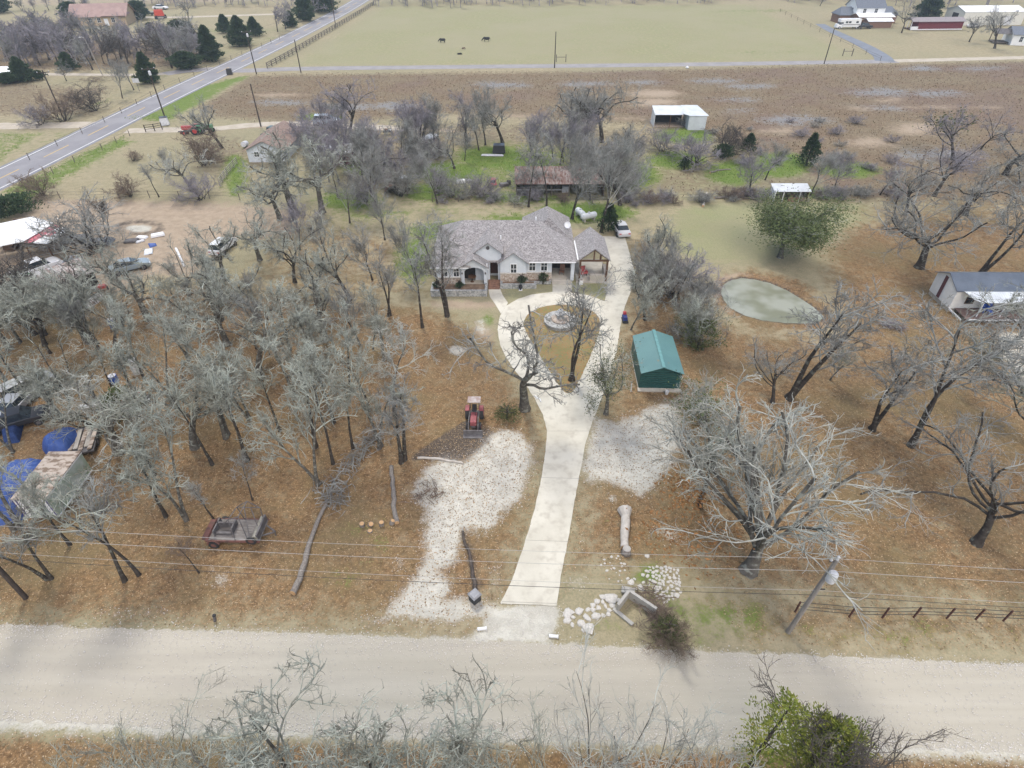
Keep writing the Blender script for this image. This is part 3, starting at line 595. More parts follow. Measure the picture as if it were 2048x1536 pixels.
# ---------------- every tree, one by one: pixel of its foot, kind, seed, height, label ----------------
TREES = [
 # left grove, near edge
 (640, 972, 'fork', 1, 11.5, 'tall leaning oak with thick dark twin trunk standing beside the brush at the grove edge', 'lichen'),
 (666, 928, 'grove', 2, 11, 'straight dark trunked bare tree just right of the leaning twin trunked oak', 'lichen'),
 (632, 895, 'grove', 3, 10.5, 'bare tree with slim curved trunk directly behind the leaning twin trunked oak', 'lichen'),
 (706, 898, 'grove', 1, 9.5, 'slender bare tree left of the long tangle of cut branches', 'lichen'),
 (762, 898, 'fork', 2, 10.5, 'smooth grey trunked bare tree right of the long tangle of cut branches', 'lichen'),
 (803, 925, 'fork', 3, 9, 'thin forked bare tree nearest the dark triangular burn patch', 'grey'),
 (739, 822, 'grove', 2, 9.5, 'slim bare tree between the cut branches and the gravelly gap in the grove', 'lichen'),
 (495, 922, 'grove', 3, 10.5, 'bare tree with straight dark trunk above the rusty flatbed trailer', 'lichen'),
 (425, 930, 'grove', 1, 10, 'bare tree with slim leaning trunk left of the tree above the rusty trailer', 'lichen'),
 (505, 1000, 'grove', 2, 4.8, 'small thin sapling standing just behind the rusty trailer frame', 'grey'),
 (428, 1040, 'grove', 3, 4.4, 'short broken topped sapling at the left end of the rusty trailer', 'grey'),
 (378, 1038, 'fork', 1, 11, 'thick trunked bare oak right of the white box trailer, closest to the rusty flatbed', 'lichen'),
 (332, 1034, 'grove', 1, 10.5, 'bare oak with straight trunk between the white box trailer and the thick trunked oak', 'lichen'),
 (278, 1150, 'grove', 2, 10.5, 'long leaning bare tree whose trunk crosses the overhead wires left of the rusty trailer', 'lichen'),
 (250, 1162, 'grove', 3, 9, 'dim slim bare tree just left of the long leaning one below the wires', 'grey'),
 (105, 1155, 'fork', 2, 8.5, 'mossy multi stemmed tree beside the dark left utility pole', 'grey'),
 (140, 1090, 'grove', 1, 9, 'bare tree in front of the striped end of the white box trailer', 'lichen'),
 (398, 1146, 'grove', 1, 4.2, 'small crooked sapling under the wires left of the rusty trailer', 'brown'),
 (30, 1060, 'fork', 3, 8.5, 'bare tree at the left edge of the photo below the blue tarp', 'lichen'),
 (560, 862, 'grove', 1, 10, 'bare tree deep in the grove straight above the sapling behind the trailer', 'lichen'),
 (500, 840, 'fork', 5, 9.5, 'gnarled pale limbed oak deep in the middle of the left grove', 'lichen'),
 (668, 845, 'grove', 3, 9.5, 'thin bare tree behind the gap between the two straight dark trunks', 'lichen'),
 (590, 800, 'fork', 2, 10, 'forked bare tree in the thick of the grove left of the gravelly gap', 'lichen'),
 (790, 832, 'grove', 2, 10.5, 'tall bare tree with feathery whitish top left of the red tractor', 'pale'),
 (845, 655, 'grove', 3, 9.5, 'dark trunked tree standing left of the front planter of the stone house', 'grey'),
 (893, 634, 'fork', 4, 13.5, 'tall dark forked tree in front of the left wing of the stone house', 'grey'),
 (830, 560, 'vase', 1, 8, 'fine branched tree at the left corner of the stone house', 'grey'),
 (700, 770, 'grove', 1, 9, 'bare tree at the pale gravelly gap in the grove', 'lichen'),
 (640, 760, 'fork', 3, 9.5, 'spreading bare tree just left of the pale gravelly gap in the grove', 'lichen'),
 (455, 870, 'fork', 3, 9.5, 'bare tree with two slim stems above the thick trunked oak', 'lichen'),
 (390, 895, 'gnarl', 2, 9, 'twisted bare oak with drooping limbs right of the second flatbed with boards', 'lichen'),
 (310, 950, 'grove', 2, 9.5, 'bare tree at the right side of the white box trailer', 'lichen'),
 (240, 905, 'gnarl', 3, 8.5, 'crooked oak with bright lichen limbs overhanging the white box trailer', 'pale'),
 (345, 800, 'fork', 1, 9.5, 'forked tree standing over the red and white scrap pile', 'lichen'),
 (280, 820, 'grove', 3, 8.5, 'bare tree standing beside the dark green bush in the junk yard', 'lichen'),
 (290, 762, 'grove', 1, 9, 'bare tree with dark trunk next to the small white tank', 'lichen'),
 (440, 780, 'grove', 2, 10, 'bare tree between the scrap pile and the gnarled middle oak', 'lichen'),
 (520, 750, 'gnarl', 2, 9, 'wide pale limbed oak in the upper middle of the grove', 'lichen'),
 (380, 720, 'fork', 2, 9, 'bluish lichened tree right of the upper blue barrel', 'lichen'),
 (455, 690, 'gnarl', 1, 8.5, 'dense lichened oak in the upper grove below the dirt yard', 'lichen'),
 (580, 700, 'grove', 3, 9, 'bare tree near the top of the grove left of the house', 'lichen'),
 (650, 680, 'gnarl', 3, 8.5, 'rounded lichened oak at the top of the grove left of the house', 'lichen'),
 (720, 690, 'vase', 2, 8, 'feathery young tree in the gap between grove and house', 'grey'),
 (770, 720, 'fork', 1, 8.5, 'bare tree right of the gap with long limbs toward the house', 'lichen'),
 (140, 800, 'open', 1, 8.5, 'spreading bare tree beside the two wrecked white vehicles', 'lichen'),
 (200, 700, 'grove', 1, 8, 'bare tree between the lower white boat hull and the junk yard clearing', 'lichen'),
 (90, 690, 'open', 2, 8, 'bare tree with long fine limbs above the wrecked white vehicles', 'lichen'),
 (20, 780, 'fork', 2, 9, 'bare tree cut by the left edge beside the wrecked white vehicles', 'lichen'),
 (30, 905, 'fork', 1, 8.5, 'bare tree rising behind the large blue tarp', 'lichen'),
 (55, 618, 'brush', 1, 8, 'dark many stemmed tree left of the corrugated shed', 'dark'),
 (78, 612, 'open', 3, 7.5, 'dark thick forked tree in front of the white pickup', 'dark'),
 (195, 505, 'brush', 2, 8.5, 'broad many stemmed bare tree beside the red and white metal barn', 'grey'),
 (215, 470, 'vase', 1, 6, 'upright thin bare tree behind the broad many stemmed one', 'dark'),
 (250, 585, 'gnarl', 2, 7.5, 'low lichened tree sprawling over the corrugated shed', 'lichen'),
 (298, 640, 'gnarl', 3, 8, 'wide lichened tree in front of the slatted white boat', 'lichen'),
 (380, 590, 'open', 1, 7.5, 'pale greenish bare tree at the lower edge of the dirt yard', 'lichen'),
 (450, 560, 'gnarl', 1, 8, 'lichened oak over the parked white car', 'lichen'),
 (520, 520, 'gnarl', 2, 8, 'lichened oak right of the parked white car', 'lichen'),
 (590, 565, 'open', 2, 8, 'round fine twigged tree between the parked car and the house', 'lichen'),
 (640, 610, 'gnarl', 3, 8, 'pale twisted tree above the grove, left of the house', 'lichen'),
 (520, 640, 'open', 3, 8, 'dense lichened tree below the parked white car', 'lichen'),
 (440, 640, 'gnarl', 3, 8, 'lichened oak below the dirt yard, left of the white car', 'lichen'),
 (600, 500, 'vase', 2, 8, 'fine lilac twigged tree above left of the house', 'lilac'),
 (660, 530, 'vase', 3, 8, 'greyish feathery tree left of the green grass by the house', 'grey'),
 (745, 560, 'vase', 1, 8, 'feathery tree over the green grass left of the house', 'grey'),
 (770, 480, 'vase', 2, 7.5, 'upright twiggy tree behind the left corner of the house', 'grey'),
 (700, 600, 'open', 3, 8, 'bare tree with grey crown left of the stone planter', 'lichen'),
 (780, 630, 'fork', 2, 9, 'pair stemmed tree between the grove and the stone planter', 'grey'),
 (20, 700, 'gnarl', 1, 7.5, 'lichened tree at the left edge below the corrugated shed', 'lichen'),
 (150, 650, 'open', 3, 7, 'bare tree just below the corrugated shed', 'lichen'),
 # centre
 (1049, 818, 'gnarl', 4, 11.8, 'big crooked limbed oak leaning over the left arm of the driveway', 'grey'),
 (1147, 762, 'fork', 4, 13, 'tall bare tree growing on the lawn island behind the driveway fork', 'grey'),
 (1212, 828, 'gnarl', 5, 7.5, 'greenish tree beside the driveway left of the green metal shed', 'lichen'),
 (1262, 660, 'vase', 3, 6.5, 'bare tree right of the driveway behind the green metal shed', 'lichen'),
 (1290, 640, 'open', 2, 6, 'spreading bare tree above the roof of the green metal shed', 'lichen'),
 (1275, 600, 'vase', 1, 5.5, 'slender bare tree right of the driveway bend', 'grey'),
 (1345, 610, 'fork', 2, 7, 'fuzzy bare tree between the driveway and the pond', 'grey'),
 (1392, 645, 'vase', 3, 6, 'fuzzy bare tree at the left bank of the pond', 'grey'),
 (1405, 700, 'vase', 1, 6.5, 'bare tree between the pond and the green metal shed', 'lichen'),
 (1340, 540, 'vase', 2, 5.5, 'lilac brown twiggy tree left of the mown lawn', 'grey'),
 (1322, 528, 'spread', 3, 7, 'rounded pale green grey tree right of the silver car', 'lichen'),
 (1375, 570, 'brush', 3, 4.5, 'low twiggy thicket at the upper left of the pond', 'lilac'),
 # right side
 (1500, 1138, 'fan', 3, 14, 'huge fan shaped tree with whitish limbs and brown leaves round its foot', 'pale'),
 (1398, 1012, 'grove', 3, 9.5, 'slim dark trunked tree left of the huge fan shaped tree', 'lichen'),
 (1420, 900, 'vase', 3, 8, 'whitish twigged tree above left of the huge fan shaped tree', 'pale'),
 (1545, 805, 'open', 3, 5.5, 'dark trunked tree standing below the pond', 'grey'),
 (1578, 800, 'fork', 4, 14.5, 'tall leaning oak whose crown reaches between the pond and the cabin', 'grey'),
 (1745, 862, 'fork', 4, 11, 'forked dark trunked tree between the huge fan tree and the twin leaning tree', 'grey'),
 (1822, 892, 'fork', 5, 15, 'large tree with two long black trunks leaning toward the pale parking patch', 'grey'),
 (1953, 1086, 'spread', 1, 10, 'crooked tree leaning right near the right edge above the wire fence', 'grey'),
 (1838, 535, 'spread', 4, 11.5, 'wide spreading oak with level limbs left of the cabin roof', 'grey'),
 (1962, 545, 'fork', 5, 14, 'tall twin trunked oak behind the dark roofed cabin', 'grey'),
 (2060, 545, 'fork', 1, 13, 'dark trunked oak behind the right end of the cabin', 'grey'),
 (1560, 515, 'gnarl', 5, 8, 'broad evergreen oak with dull green foliage on the pond bank', 'lichen'),
 (2010, 700, 'open', 2, 8, 'bare tree with fine limbs in front of the cabin deck', 'lichen'),
 (1890, 770, 'vase', 1, 7.5, 'light twigged tree behind the twin black trunks', 'lichen'),
 (2070, 900, 'open', 3, 9, 'bare tree reaching in from the right edge below the parking patch', 'lichen'),
 (1660, 760, 'vase', 2, 5, 'small bare tree between the leaning oak and the pond', 'lichen'),
 # upper right
 (1497, 388, 'vase', 3, 8, 'upright bare tree left of the small white roofed shed', 'lilac'),
 (1620, 392, 'vase', 1, 7.5, 'leaning bare tree right of the small white roofed shed', 'grey'),
 (1665, 385, 'vase', 2, 6.5, 'second leaning bare tree right of the small white roofed shed', 'lilac'),
 (1868, 392, 'spread', 1, 9.5, 'dense rounded tree above the spreading oak by the cabin', 'lilac'),
 (1810, 430, 'open', 2, 8, 'grey bushy tree at the top left of the spreading oak', 'grey'),
 (1905, 320, 'open', 3, 9, 'tree dotted with mistletoe below the brown field at right', 'lilac'),
 (1960, 300, 'open', 1, 8, 'bare lilac tree just right of the mistletoe dotted one', 'lilac'),
 (2010, 350, 'spread', 2, 10, 'large bare tree at the right edge above the cabin oaks', 'grey'),
 (1760, 390, 'vase', 3, 6, 'small grey tree at the edge of the brown field', 'lilac'),
 (1930, 430, 'gnarl', 2, 8, 'tangled bare tree between the two cabin oaks', 'grey'),
 (1444, 308, 'brush', 2, 6.5, 'dark upright bush right of the grey bramble mound', 'dark'),
 (1323, 302, 'brush', 1, 5, 'small upright bush below the two part white shed', 'lilac'),
 (1390, 330, 'brush', 3, 5.5, 'grey bramble mound below the two part white shed', 'lilac'),
 (1530, 360, 'vase', 1, 7, 'pale twigged tree between bramble mound and small shed', 'grey'),
 # behind the house
 (1057, 414, 'grove', 1, 9.5, 'slim tree in front of the left end of the long rusty shed', 'grey'),
 (1093, 414, 'grove', 2, 9.5, 'slim tree in front of the middle of the long rusty shed', 'grey'),
 (1144, 438, 'vase', 3, 11, 'grey twin stemmed tree left of the propane tanks', 'grey'),
 (1202, 465, 'vase', 1, 12, 'tall whitish forked tree between the propane tanks and the silver car', 'grey'),
 (1180, 400, 'vase', 2, 9, 'tree behind the right end of the long rusty shed', 'grey'),
 (1240, 410, 'open', 3, 7, 'small tree right of the long rusty shed', 'grey'),
 (1147, 284, 'gnarl', 1, 9, 'thick dark trunked oak left in the far oak pair', 'grey'),
 (1168, 282, 'open', 2, 9, 'dark trunked oak in the middle of the far oaks', 'grey'),
 (1203, 284, 'gnarl', 2, 10, 'massive twisted oak with reddish tangle in its crown', 'grey'),
 (1250, 310, 'gnarl', 3, 5, 'low sprawling tree right of the massive twisted oak', 'grey'),
 (909, 337, 'open', 1, 7.5, 'short pale trunked tree standing on the bright green grass', 'grey'),
 (971, 290, 'vase', 2, 9.5, 'tall blue grey tree at the back of the bright green grass', 'grey'),
 (934, 284, 'fork', 2, 8.5, 'dark trunked tree left of the tall blue grey one', 'lilac'),
 (1005, 285, 'open', 3, 8, 'rounded tree right of the tall blue grey one', 'grey'),
 (838, 305, 'fork', 3, 8, 'dark trunk with a broken limb hanging to the left', 'lilac'),
 (875, 407, 'vase', 1, 7.5, 'clump of upright pale stems left of the white scrap', 'grey'),
 (758, 432, 'vase', 2, 8.5, 'dark trunked tree in front of the rusty half round hut', 'grey'),
 (745, 392, 'open', 2, 7.5, 'tree left of the rusty half round hut', 'grey'),
 (700, 446, 'vase', 3, 7, 'small dark tree left in front of the rusty half round hut', 'grey'),
 (676, 394, 'grove', 1, 6, 'small tree right of the huge lichened oaks', 'grey'),
 (590, 428, 'gnarl', 3, 10.5, 'huge twisted lichened oak beside the old brown roofed house', 'lichen'),
 (645, 425, 'gnarl', 1, 10, 'huge twisted lichened oak right of the first one by the old house', 'lichen'),
 (560, 440, 'gnarl', 2, 8, 'lichened oak over the bare sandy spot below the old house', 'lichen'),
 (640, 345, 'vase', 1, 8, 'lilac bare tree hiding the right end of the old brown roof', 'lilac'),
 (690, 330, 'vase', 2, 8.5, 'lilac grey bare tree right of the old brown roof', 'lilac'),
 (700, 275, 'open', 2, 9, 'dark crowned tree beside the blue white parked vehicle', 'lilac'),
 (650, 300, 'brush', 2, 6.5, 'thicket between the old house and the blue white vehicle', 'lilac'),
 (745, 340, 'vase', 3, 7, 'grey feathery tree above the rusty half round hut', 'grey'),
 (800, 330, 'vase', 1, 7, 'thin grey tree between the hut and the broken limbed trunk', 'grey'),
 (1120, 330, 'vase', 3, 7.5, 'lilac tree behind the long rusty shed roof', 'lilac'),
 (1060, 320, 'vase', 2, 6.5, 'thin tree right of the dark container on the grass', 'grey'),
 (1185, 345, 'brush', 1, 5.5, 'brushy thicket behind the right end of the long rusty shed', 'lilac'),
 # upper left plot
 (444, 296, 'open', 3, 9, 'bare tree standing beside the green tractor', 'grey'),
 (383, 380, 'gnarl', 2, 7.5, 'crooked whitish tree in the field left of the old house', 'pale'),
 (410, 330, 'brush', 1, 6.5, 'dark brown tangle of a tree behind the crooked whitish one', 'brown'),
 (318, 394, 'grove', 3, 5.5, 'small stubby grey tree at the edge of the dirt yard', 'grey'),
 (262, 392, 'brush', 2, 4, 'brown thorny thicket at the upper edge of the dirt yard', 'brown'),
 (86, 392, 'brush', 3, 4, 'round brown bush beside the highway verge', 'brown'),
 (340, 350, 'vase', 1, 4.5, 'thin sapling in the tan field left of the crooked tree', 'grey'),
 (400, 400, 'brush', 3, 4, 'low brush under the crooked whitish tree', 'lilac'),
 (130, 242, 'brush', 1, 6.5, 'brown rounded shrub left of the highway below the farm', 'brown'),
 (190, 222, 'brush', 2, 6.5, 'dark upright shrub right of the brown rounded one', 'dark'),
 (245, 196, 'vase', 2, 9, 'thin grey tree beside the highway left of the cedar', 'grey'),
 (268, 180, 'vase', 3, 8, 'thin grey tree directly beside the dark cedar', 'grey'),
 (133, 162, 'open', 1, 5.5, 'small pale tree standing alone on the left track', 'grey'),
 (80, 250, 'brush', 3, 4, 'low shrub at the left track fence', 'lilac'),
 (267, 322, 'brush', 2, 2.2, 'low twiggy bush near the highway fence', 'brown'),
 # bottom edge, near camera
 (635, 1635, 'fork', 6, 11.9, 'bare tree with two dark stems at the bottom edge left of centre', 'lichen'),
 (674, 1630, 'grove', 6, 13.0, 'dark stemmed bare tree right beside the two stemmed one at the bottom edge', 'lichen'),
 (784, 1645, 'fork', 4, 13.3, 'bare tree with curved dark stem near the bottom centre', 'lichen'),
 (831, 1635, 'vase', 4, 12.6, 'tall forked bare tree at the bottom below the driveway mouth', 'lichen'),
 (938, 1635, 'grove', 5, 12.2, 'slender bare tree at the bottom right of the forked one', 'lichen'),
 (1037, 1645, 'whip', 1, 9.3, 'pale whippy shrub at the bottom centre', 'lichen'),
 (538, 1645, 'gnarl', 5, 8.0, 'low pale tree with spreading twigs at the bottom left', 'lichen'),
 (332, 1615, 'whip', 2, 6.8, 'pale whippy shrub at the bottom left over the leaf litter', 'lichen'),
 (212, 1645, 'whip', 3, 7.1, 'pale whippy shrub in the bottom left corner', 'lichen'),
 (435, 1615, 'whip', 1, 6.5, 'pale whippy shrub between the bottom left trees', 'lichen'),
 (-40, 1480, 'open', 1, 6.5, 'dark twigged tree reaching in from the left over the gravel road', 'grey'),
 (1192, 1625, 'whip', 2, 9.2, 'upright whitish shrub at the bottom beside the dead forked branch', 'pale'),
 (1287, 1635, 'whip', 3, 8.2, 'whitish shrub left of the yellow green bush', 'pale'),
 (1381, 1635, 'whip', 1, 7.8, 'whitish shrub directly touching the yellow green bush', 'pale'),
 (1115, 1635, 'whip', 3, 7.5, 'pale whippy shrub left of the dead forked branch', 'lichen'),
 (1588, 1605, 'vase', 2, 8.6, 'dark bare tree rising behind the yellow green bush', 'dark'),
 (1682, 1605, 'whip', 2, 6.7, 'dark reddish bare shrub at the bottom right', 'dark'),
 (1742, 1615, 'whip', 1, 5.6, 'dark bare shrub rightmost at the bottom of the photo', 'dark'),
 (1345, 1290, 'brush', 1, 2.0, 'brown twiggy bush beside the broken concrete box', 'brown'),
 (1330, 1268, 'brush', 2, 2.2, 'greyish brush tangled behind the broken concrete box', 'brown'),
]
EXTRA = {  # leaves on some of the bare trees
 (1500, 1138): ('brown', 900, .35, .13, .02, .26), (1212, 828): ('olive', 2600, .35, .16, .3, 1), (1560, 515): ('ever', 24000, .7, .19, 0, .97),
 (1905, 320): ('olive', 260, .25, .3, .4, .9), (1420, 900): ('ever', 900, .3, .16, .2, .8), (1345, 1290): ('olive', 800, .2, .1, 0, 1), (105, 1155): ('olive', 500, .3, .12, 0, .5), (1680, 1560): ('bright', 500, .2, .1, .2, .9), (1405, 700): ('olive', 900, .4, .17, 0, .6)}
TILT = {(1500, 1138): (-.24, .3), (1578, 800): (0, .34), (640, 972): (0, -.14), (1822, 892): (-.05, .12), (1953, 1086): (0, .12), (278, 1150): (0, -.1)}
for px, py, kind, seed, H, label, tw in TREES:
    brush = kind in ('brush', 'whip'); low = H < 5 and not brush
    bark = 'bark_grey' if (px, py) in ((1049, 818), (1560, 515)) or tw in ('pale', 'lichen') and kind in ('fan', 'gnarl', 'whip', 'vase', 'fork') else 'bark_dark'
    pr = proto(kind, seed, tw, bark, EXTRA.get((px, py)))
    p = G(px, py); rz = rt.uniform(0, 6.28)
    cat_ = 'shrub' if brush else 'tree'
    nm = 'bare_shrub' if brush else ('sapling' if low else ('evergreen_oak' if (px, py) == (1560, 515) else 'bare_tree'))
    if 265 < py < 470 and 540 < px < 1260: H *= 1.22
    put_tree(nm, pr, p, H, rz, label, cat_, tilt=TILT.get((px, py), (rt.uniform(-.06, .06), rt.uniform(-.06, .06))), wide=1.6 if (px, py) == (1560, 515) else 1.25 if kind in ('brush',) or (px > 1380 and py > 250 and py < 1140) else (1.1 if kind == 'open' else 1))
# yellow-green bush at the bottom, green bushes and cedars
def put_ever(name, px, py, seed, H, w, label, lk='juniper', n=4200, size=.34, cone=True, cat='tree', tw=None):
    if py < 175: H *= .68; w *= .72; size *= .8; n = int(n * 1.3)
    put_tree(name, juniper(seed, H, w, n, lk, size, cone), G(px, py), H, rt.uniform(0, 6), label, cat)
put_ever('leafy_bush', 1600, 1560, 3, 6.6, 1.9, 'dense yellow green leafy bush at the bottom edge of the gravel road', 'bright', 9000, .2, False, 'bush')
put_ever('leafy_bush', 1492, 1545, 4, 8.8, 1.2, 'taller yellow green sprig of a bush left of the dense one', 'bright', 2600, .2, False, 'bush')
put_ever('cedar', 300, 166, 5, 10, 4.2, 'dark ragged cedar beside the highway', n=6500, size=.8)
put_ever('cedar', 424, 122, 6, 13, 5.5, 'large dark cedar beside the highway at the end of the wood', n=7000, size=.9)
put_ever('cedar', 484, 92, 7, 12, 6.5, 'widest dark cedar of the pair farther up the highway', n=7000, size=.9)
put_ever('cedar', 452, 66, 8, 8, 4, 'small cedar left above the widest cedar', n=3000, size=.9)
put_ever('cedar', 511, 72, 9, 8, 4.6, 'small cedar right above the widest cedar', n=3000, size=.9)
put_ever('cedar', 306, 75, 10, 6, 3.6, 'leftmost small round cedar on the far lawn', n=2600, size=.9)
put_ever('cedar', 360, 68, 11, 6, 4.5, 'broad low cedar on the far lawn', n=3000, size=.9, cone=False)
put_ever('cedar', 381, 72, 12, 6, 2.8, 'narrow pointed cedar on the far lawn', n=2200, size=.9)
put_ever('cedar', 327, 66, 13, 3.5, 2, 'tiny cedar between the small ones on the far lawn', n=1400, size=.8)
put_ever('cedar', 374, 138, 14, 6, 5.2, 'dark low cedar mound close to the highway', n=4500, size=.8, cone=False)
put_ever('cedar', 50, 163, 15, 8, 4.6, 'green cedar beside the metal roof at the left edge', n=4500, size=.8)
put_ever('cedar', 80, 160, 16, 3, 2, 'small round green bush right of the green cedar', n=1500, size=.6, cone=False)
put_ever('cedar', 18, 168, 17, 3.6, 3.4, 'low green bush in front of the metal roof at the left edge', n=2500, size=.6, cone=False)
put_ever('cedar', 140, 140, 18, 6, 4, 'green cedar among the bare wood at left', n=3000, size=.8)
put_ever('cedar', 612, 42, 19, 16, 6, 'tall dark cedar beside the far stretch of the highway', n=5500, size=1.1)
put_ever('cedar', 582, 54, 20, 7, 4, 'small cedar beside the far stretch of the highway', n=2400, size=1)
put_ever('cedar', 650, 24, 21, 16, 9, 'dark cedar clump at the far end of the highway', n=4500, size=1.2)
put_ever('cedar', 147, 42, 22, 9, 5.5, 'round blue green tree left of the tan brick house', n=3600, size=.9, cone=False)
put_ever('cedar', 280, 39, 23, 9, 5.5, 'round blue green tree right of the tan brick house', n=3600, size=.9, cone=False)
put_ever('cedar', 4, 26, 24, 9, 6, 'round blue green tree at the upper left edge', n=3200, size=.9, cone=False)
put_ever('cedar', 1852, 42, 25, 17, 8, 'big dark evergreen behind the long red cabin', n=7500, size=1.1)
put_ever('cedar', 1495, 303, 26, 3.2, 1.9, 'small dark cedar bush in the weedy plot', n=2200, size=.35)
put_ever('cedar', 1612, 332, 27, 5.5, 2.2, 'taller dark cedar bush in the weedy plot right of the small one', n=2800, size=.45)
put_ever('cedar', 1368, 340, 28, 2.2, 1.2, 'tiny cedar bush below the bramble mound', n=1200, size=.3)
put_ever('cedar', 1216, 462, 29, 4.0, 1.8, 'dark green shrub left of the silver car', n=3000, size=.35)
put_ever('hedge', 20, 430, 30, 2.4, 4.2, 'clipped looking green hedge bush at the corner of the dirt yard', 'juniper', 5000, .4, False, 'bush')
put_ever('leafy_bush', 250, 830, 31, 2.6, 1.9, 'dark green bush by the scrap pile in the junk yard', 'ever', 2600, .28, False, 'bush')
put_ever('leafy_bush', 1395, 700, 32, 3.8, 2.2, 'green scrubby bush right of the green metal shed', 'ever', 2600, .22, False, 'bush')
put_ever('leafy_bush', 1400, 845, 33, 2.6, 2.0, 'yellow green bush under the whitish twigged tree', 'ever', 1800, .22, False, 'bush')
put_ever('leafy_bush', 1330, 1275, 34, 1.7, 1.0, 'dull green bush at the right side of the broken concrete box', 'olive', 1600, .15, False, 'bush')
put_ever('leafy_bush', 1014, 836, 35, .8, 1.4, 'low dark leafy heap at the foot of the crooked limbed oak', 'olive', 900, .2, False, 'bush')
put_ever('leafy_bush', 1445, 318, 36, 2.5, 1.8, 'dark green undergrowth beside the dark upright bush', 'juniper', 1600, .35, False, 'bush')
# far woods: one tree after another
FARP = [proto('far', sd, tw, 'bark_dark') for sd in (1, 2, 3) for tw in ('lilac', 'grey')] + [proto('far', 1, 'dark', 'bark_dark')]
rf = random.Random(4)
LM = [(1040, 540, 'the stone house'), (1312, 730, 'the green shed'), (1545, 600, 'the pond'), (1240, 460, 'the silver car'), (1110, 370, 'the long rusty shed'), (790, 375, 'the half round hut'), (1350, 245, 'the open white shed'), (1575, 392, 'the small white shed'), (550, 300, 'the old brown house'),
      (987, 363, 'the red mower'), (998, 300, 'the dark container'), (449, 498, 'the white car under the oaks'), (140, 560, 'the corrugated shed'), (228, 650, 'the blue barrel'), (276, 735, 'the upright white tank'), (212, 40, 'the tan brick house'), (300, 150, 'the ragged roadside cedar'), (424, 100, 'the large roadside cedar'),
      (50, 150, 'the green cedar by the metal roof'), (205, 135, 'the leaning light pole'), (321, 35, 'the red hay machine'), (612, 30, 'the tall far cedar'), (1495, 300, 'the small cedar bush'), (1612, 325, 'the taller cedar bush'), (1390, 320, 'the grey bramble mound'), (1210, 560, 'the side driveway'), (1169, 435, 'the propane tanks'), (855, 280, 'the white topped wagon'), (655, 245, 'the pale blue van'), (1867, 50, 'the long red cabin'), (1957, 40, 'the white metal building'), (1725, 30, 'the two storey farmhouse')]
ORD = ['first', 'second', 'third', 'fourth', 'fifth', 'sixth', 'seventh', 'eighth', 'ninth', 'tenth', 'eleventh', 'twelfth', 'thirteenth', 'fourteenth', 'fifteenth', 'sixteenth', 'seventeenth', 'eighteenth', 'nineteenth', 'twentieth']
def fill(n, poly):
    w = G2(poly); xs = [p[0] for p in w]; ys_ = [p[1] for p in w]; out = []; tries = 0
    while len(out) < n and tries < 30000:
        tries += 1; q = (rf.uniform(min(xs), max(xs)), rf.uniform(min(ys_), max(ys_)))
        if inside(np.array([q]), w)[0]: out.append(q)
    return out
def wood(what, group, n, poly, H, cat='tree', names='bare_tree', mix=FARP, wide=1.15):
    """n single trees inside a pixel-traced stretch; each label is found from the nearest landmark"""
    sets = {}
    for q in fill(n, poly):
        o = put_tree(names, rf.choice(mix), (q[0], q[1], 0), H * rf.uniform(.6, 1.25), rf.uniform(0, 6.28), what, cat, group, wide=wide)
        dep = q[1] * math.cos(CAM_T) + CAM_H * math.sin(CAM_T); x = 1024 + CAM_F * q[0] / dep; y = 768 + CAM_F * (CAM_H * math.cos(CAM_T) - q[1] * math.sin(CAM_T)) / dep
        m = min(LM, key=lambda a: math.hypot(a[0] - x, (a[1] - y) * 1.6)); dx, dy = x - m[0], (y - m[1]) * 1.6
        rel = ('right of' if dx > 0 else 'left of') if abs(dx) > abs(dy) else ('in front of' if dy > 0 else 'beyond'); sets.setdefault((rel, m[2]), []).append((x, o))
    for (rel, m), L in sets.items():
        L.sort(key=lambda a: a[0])
        for i, (x, o) in enumerate(L):
            o['label'] = '%s %s %s' % (what, rel, m) if len(L) == 1 else '%s %s %s, %s from left' % (what, rel, m, ORD[min(i, 19)])
def wood_mass(name, label, n, poly, H, mix=FARP, kindcat='wood'):
    """a far wood that reads as one mass"""
    Vs, Fs, o_ = [], [], 0
    for q in fill(n, poly):
        pr = rf.choice(mix); s_ = H * rf.uniform(.65, 1.2) / pr['h']; a = rf.uniform(0, 6.28)
        for nm, me_ in pr['parts']:
            v = np.empty(len(me_.vertices) * 3, np.float32); me_.vertices.foreach_get('co', v); v = v.reshape(-1, 3) * s_; f = np.empty(len(me_.loops), np.int32); me_.loops.foreach_get('vertex_index', f)
            r = np.array([[math.cos(a), -math.sin(a), 0], [math.sin(a), math.cos(a), 0], [0, 0, 1]]); Vs.append(v @ r.T + np.array([q[0], q[1], 0])); Fs.append(f.reshape(-1, 4) + o_); o_ += len(v)
    return tag(obj(name, mesh_np(name, np.concatenate(Vs), np.concatenate(Fs)), TW['lilac']), label, kindcat, kind='stuff')
wood('lilac grey bare tree', 'trees of the wood left of the highway', 70, [(-60, 105), (0, 95), (120, 80), (230, 85), (330, 95), (345, 115), (260, 130), (170, 142), (60, 140), (-60, 145)], 9.5)
wood_mass('wood_undergrowth', 'bushy purplish undergrowth filling the wood left of the highway', 60, [(-60, 100), (0, 90), (120, 78), (230, 82), (330, 92), (360, 115), (260, 128), (170, 138), (60, 136), (-60, 140)], 6.5)
wood('roadside bare tree', 'trees of the strip along the highway', 16, [(335, 140), (345, 115), (400, 95), (430, 85), (440, 110), (372, 142)], 10)
wood('far roadside bare tree', 'trees along the far stretch of highway', 18, [(535, 70), (545, 50), (640, 8), (690, 0), (650, 22), (590, 55)], 10)
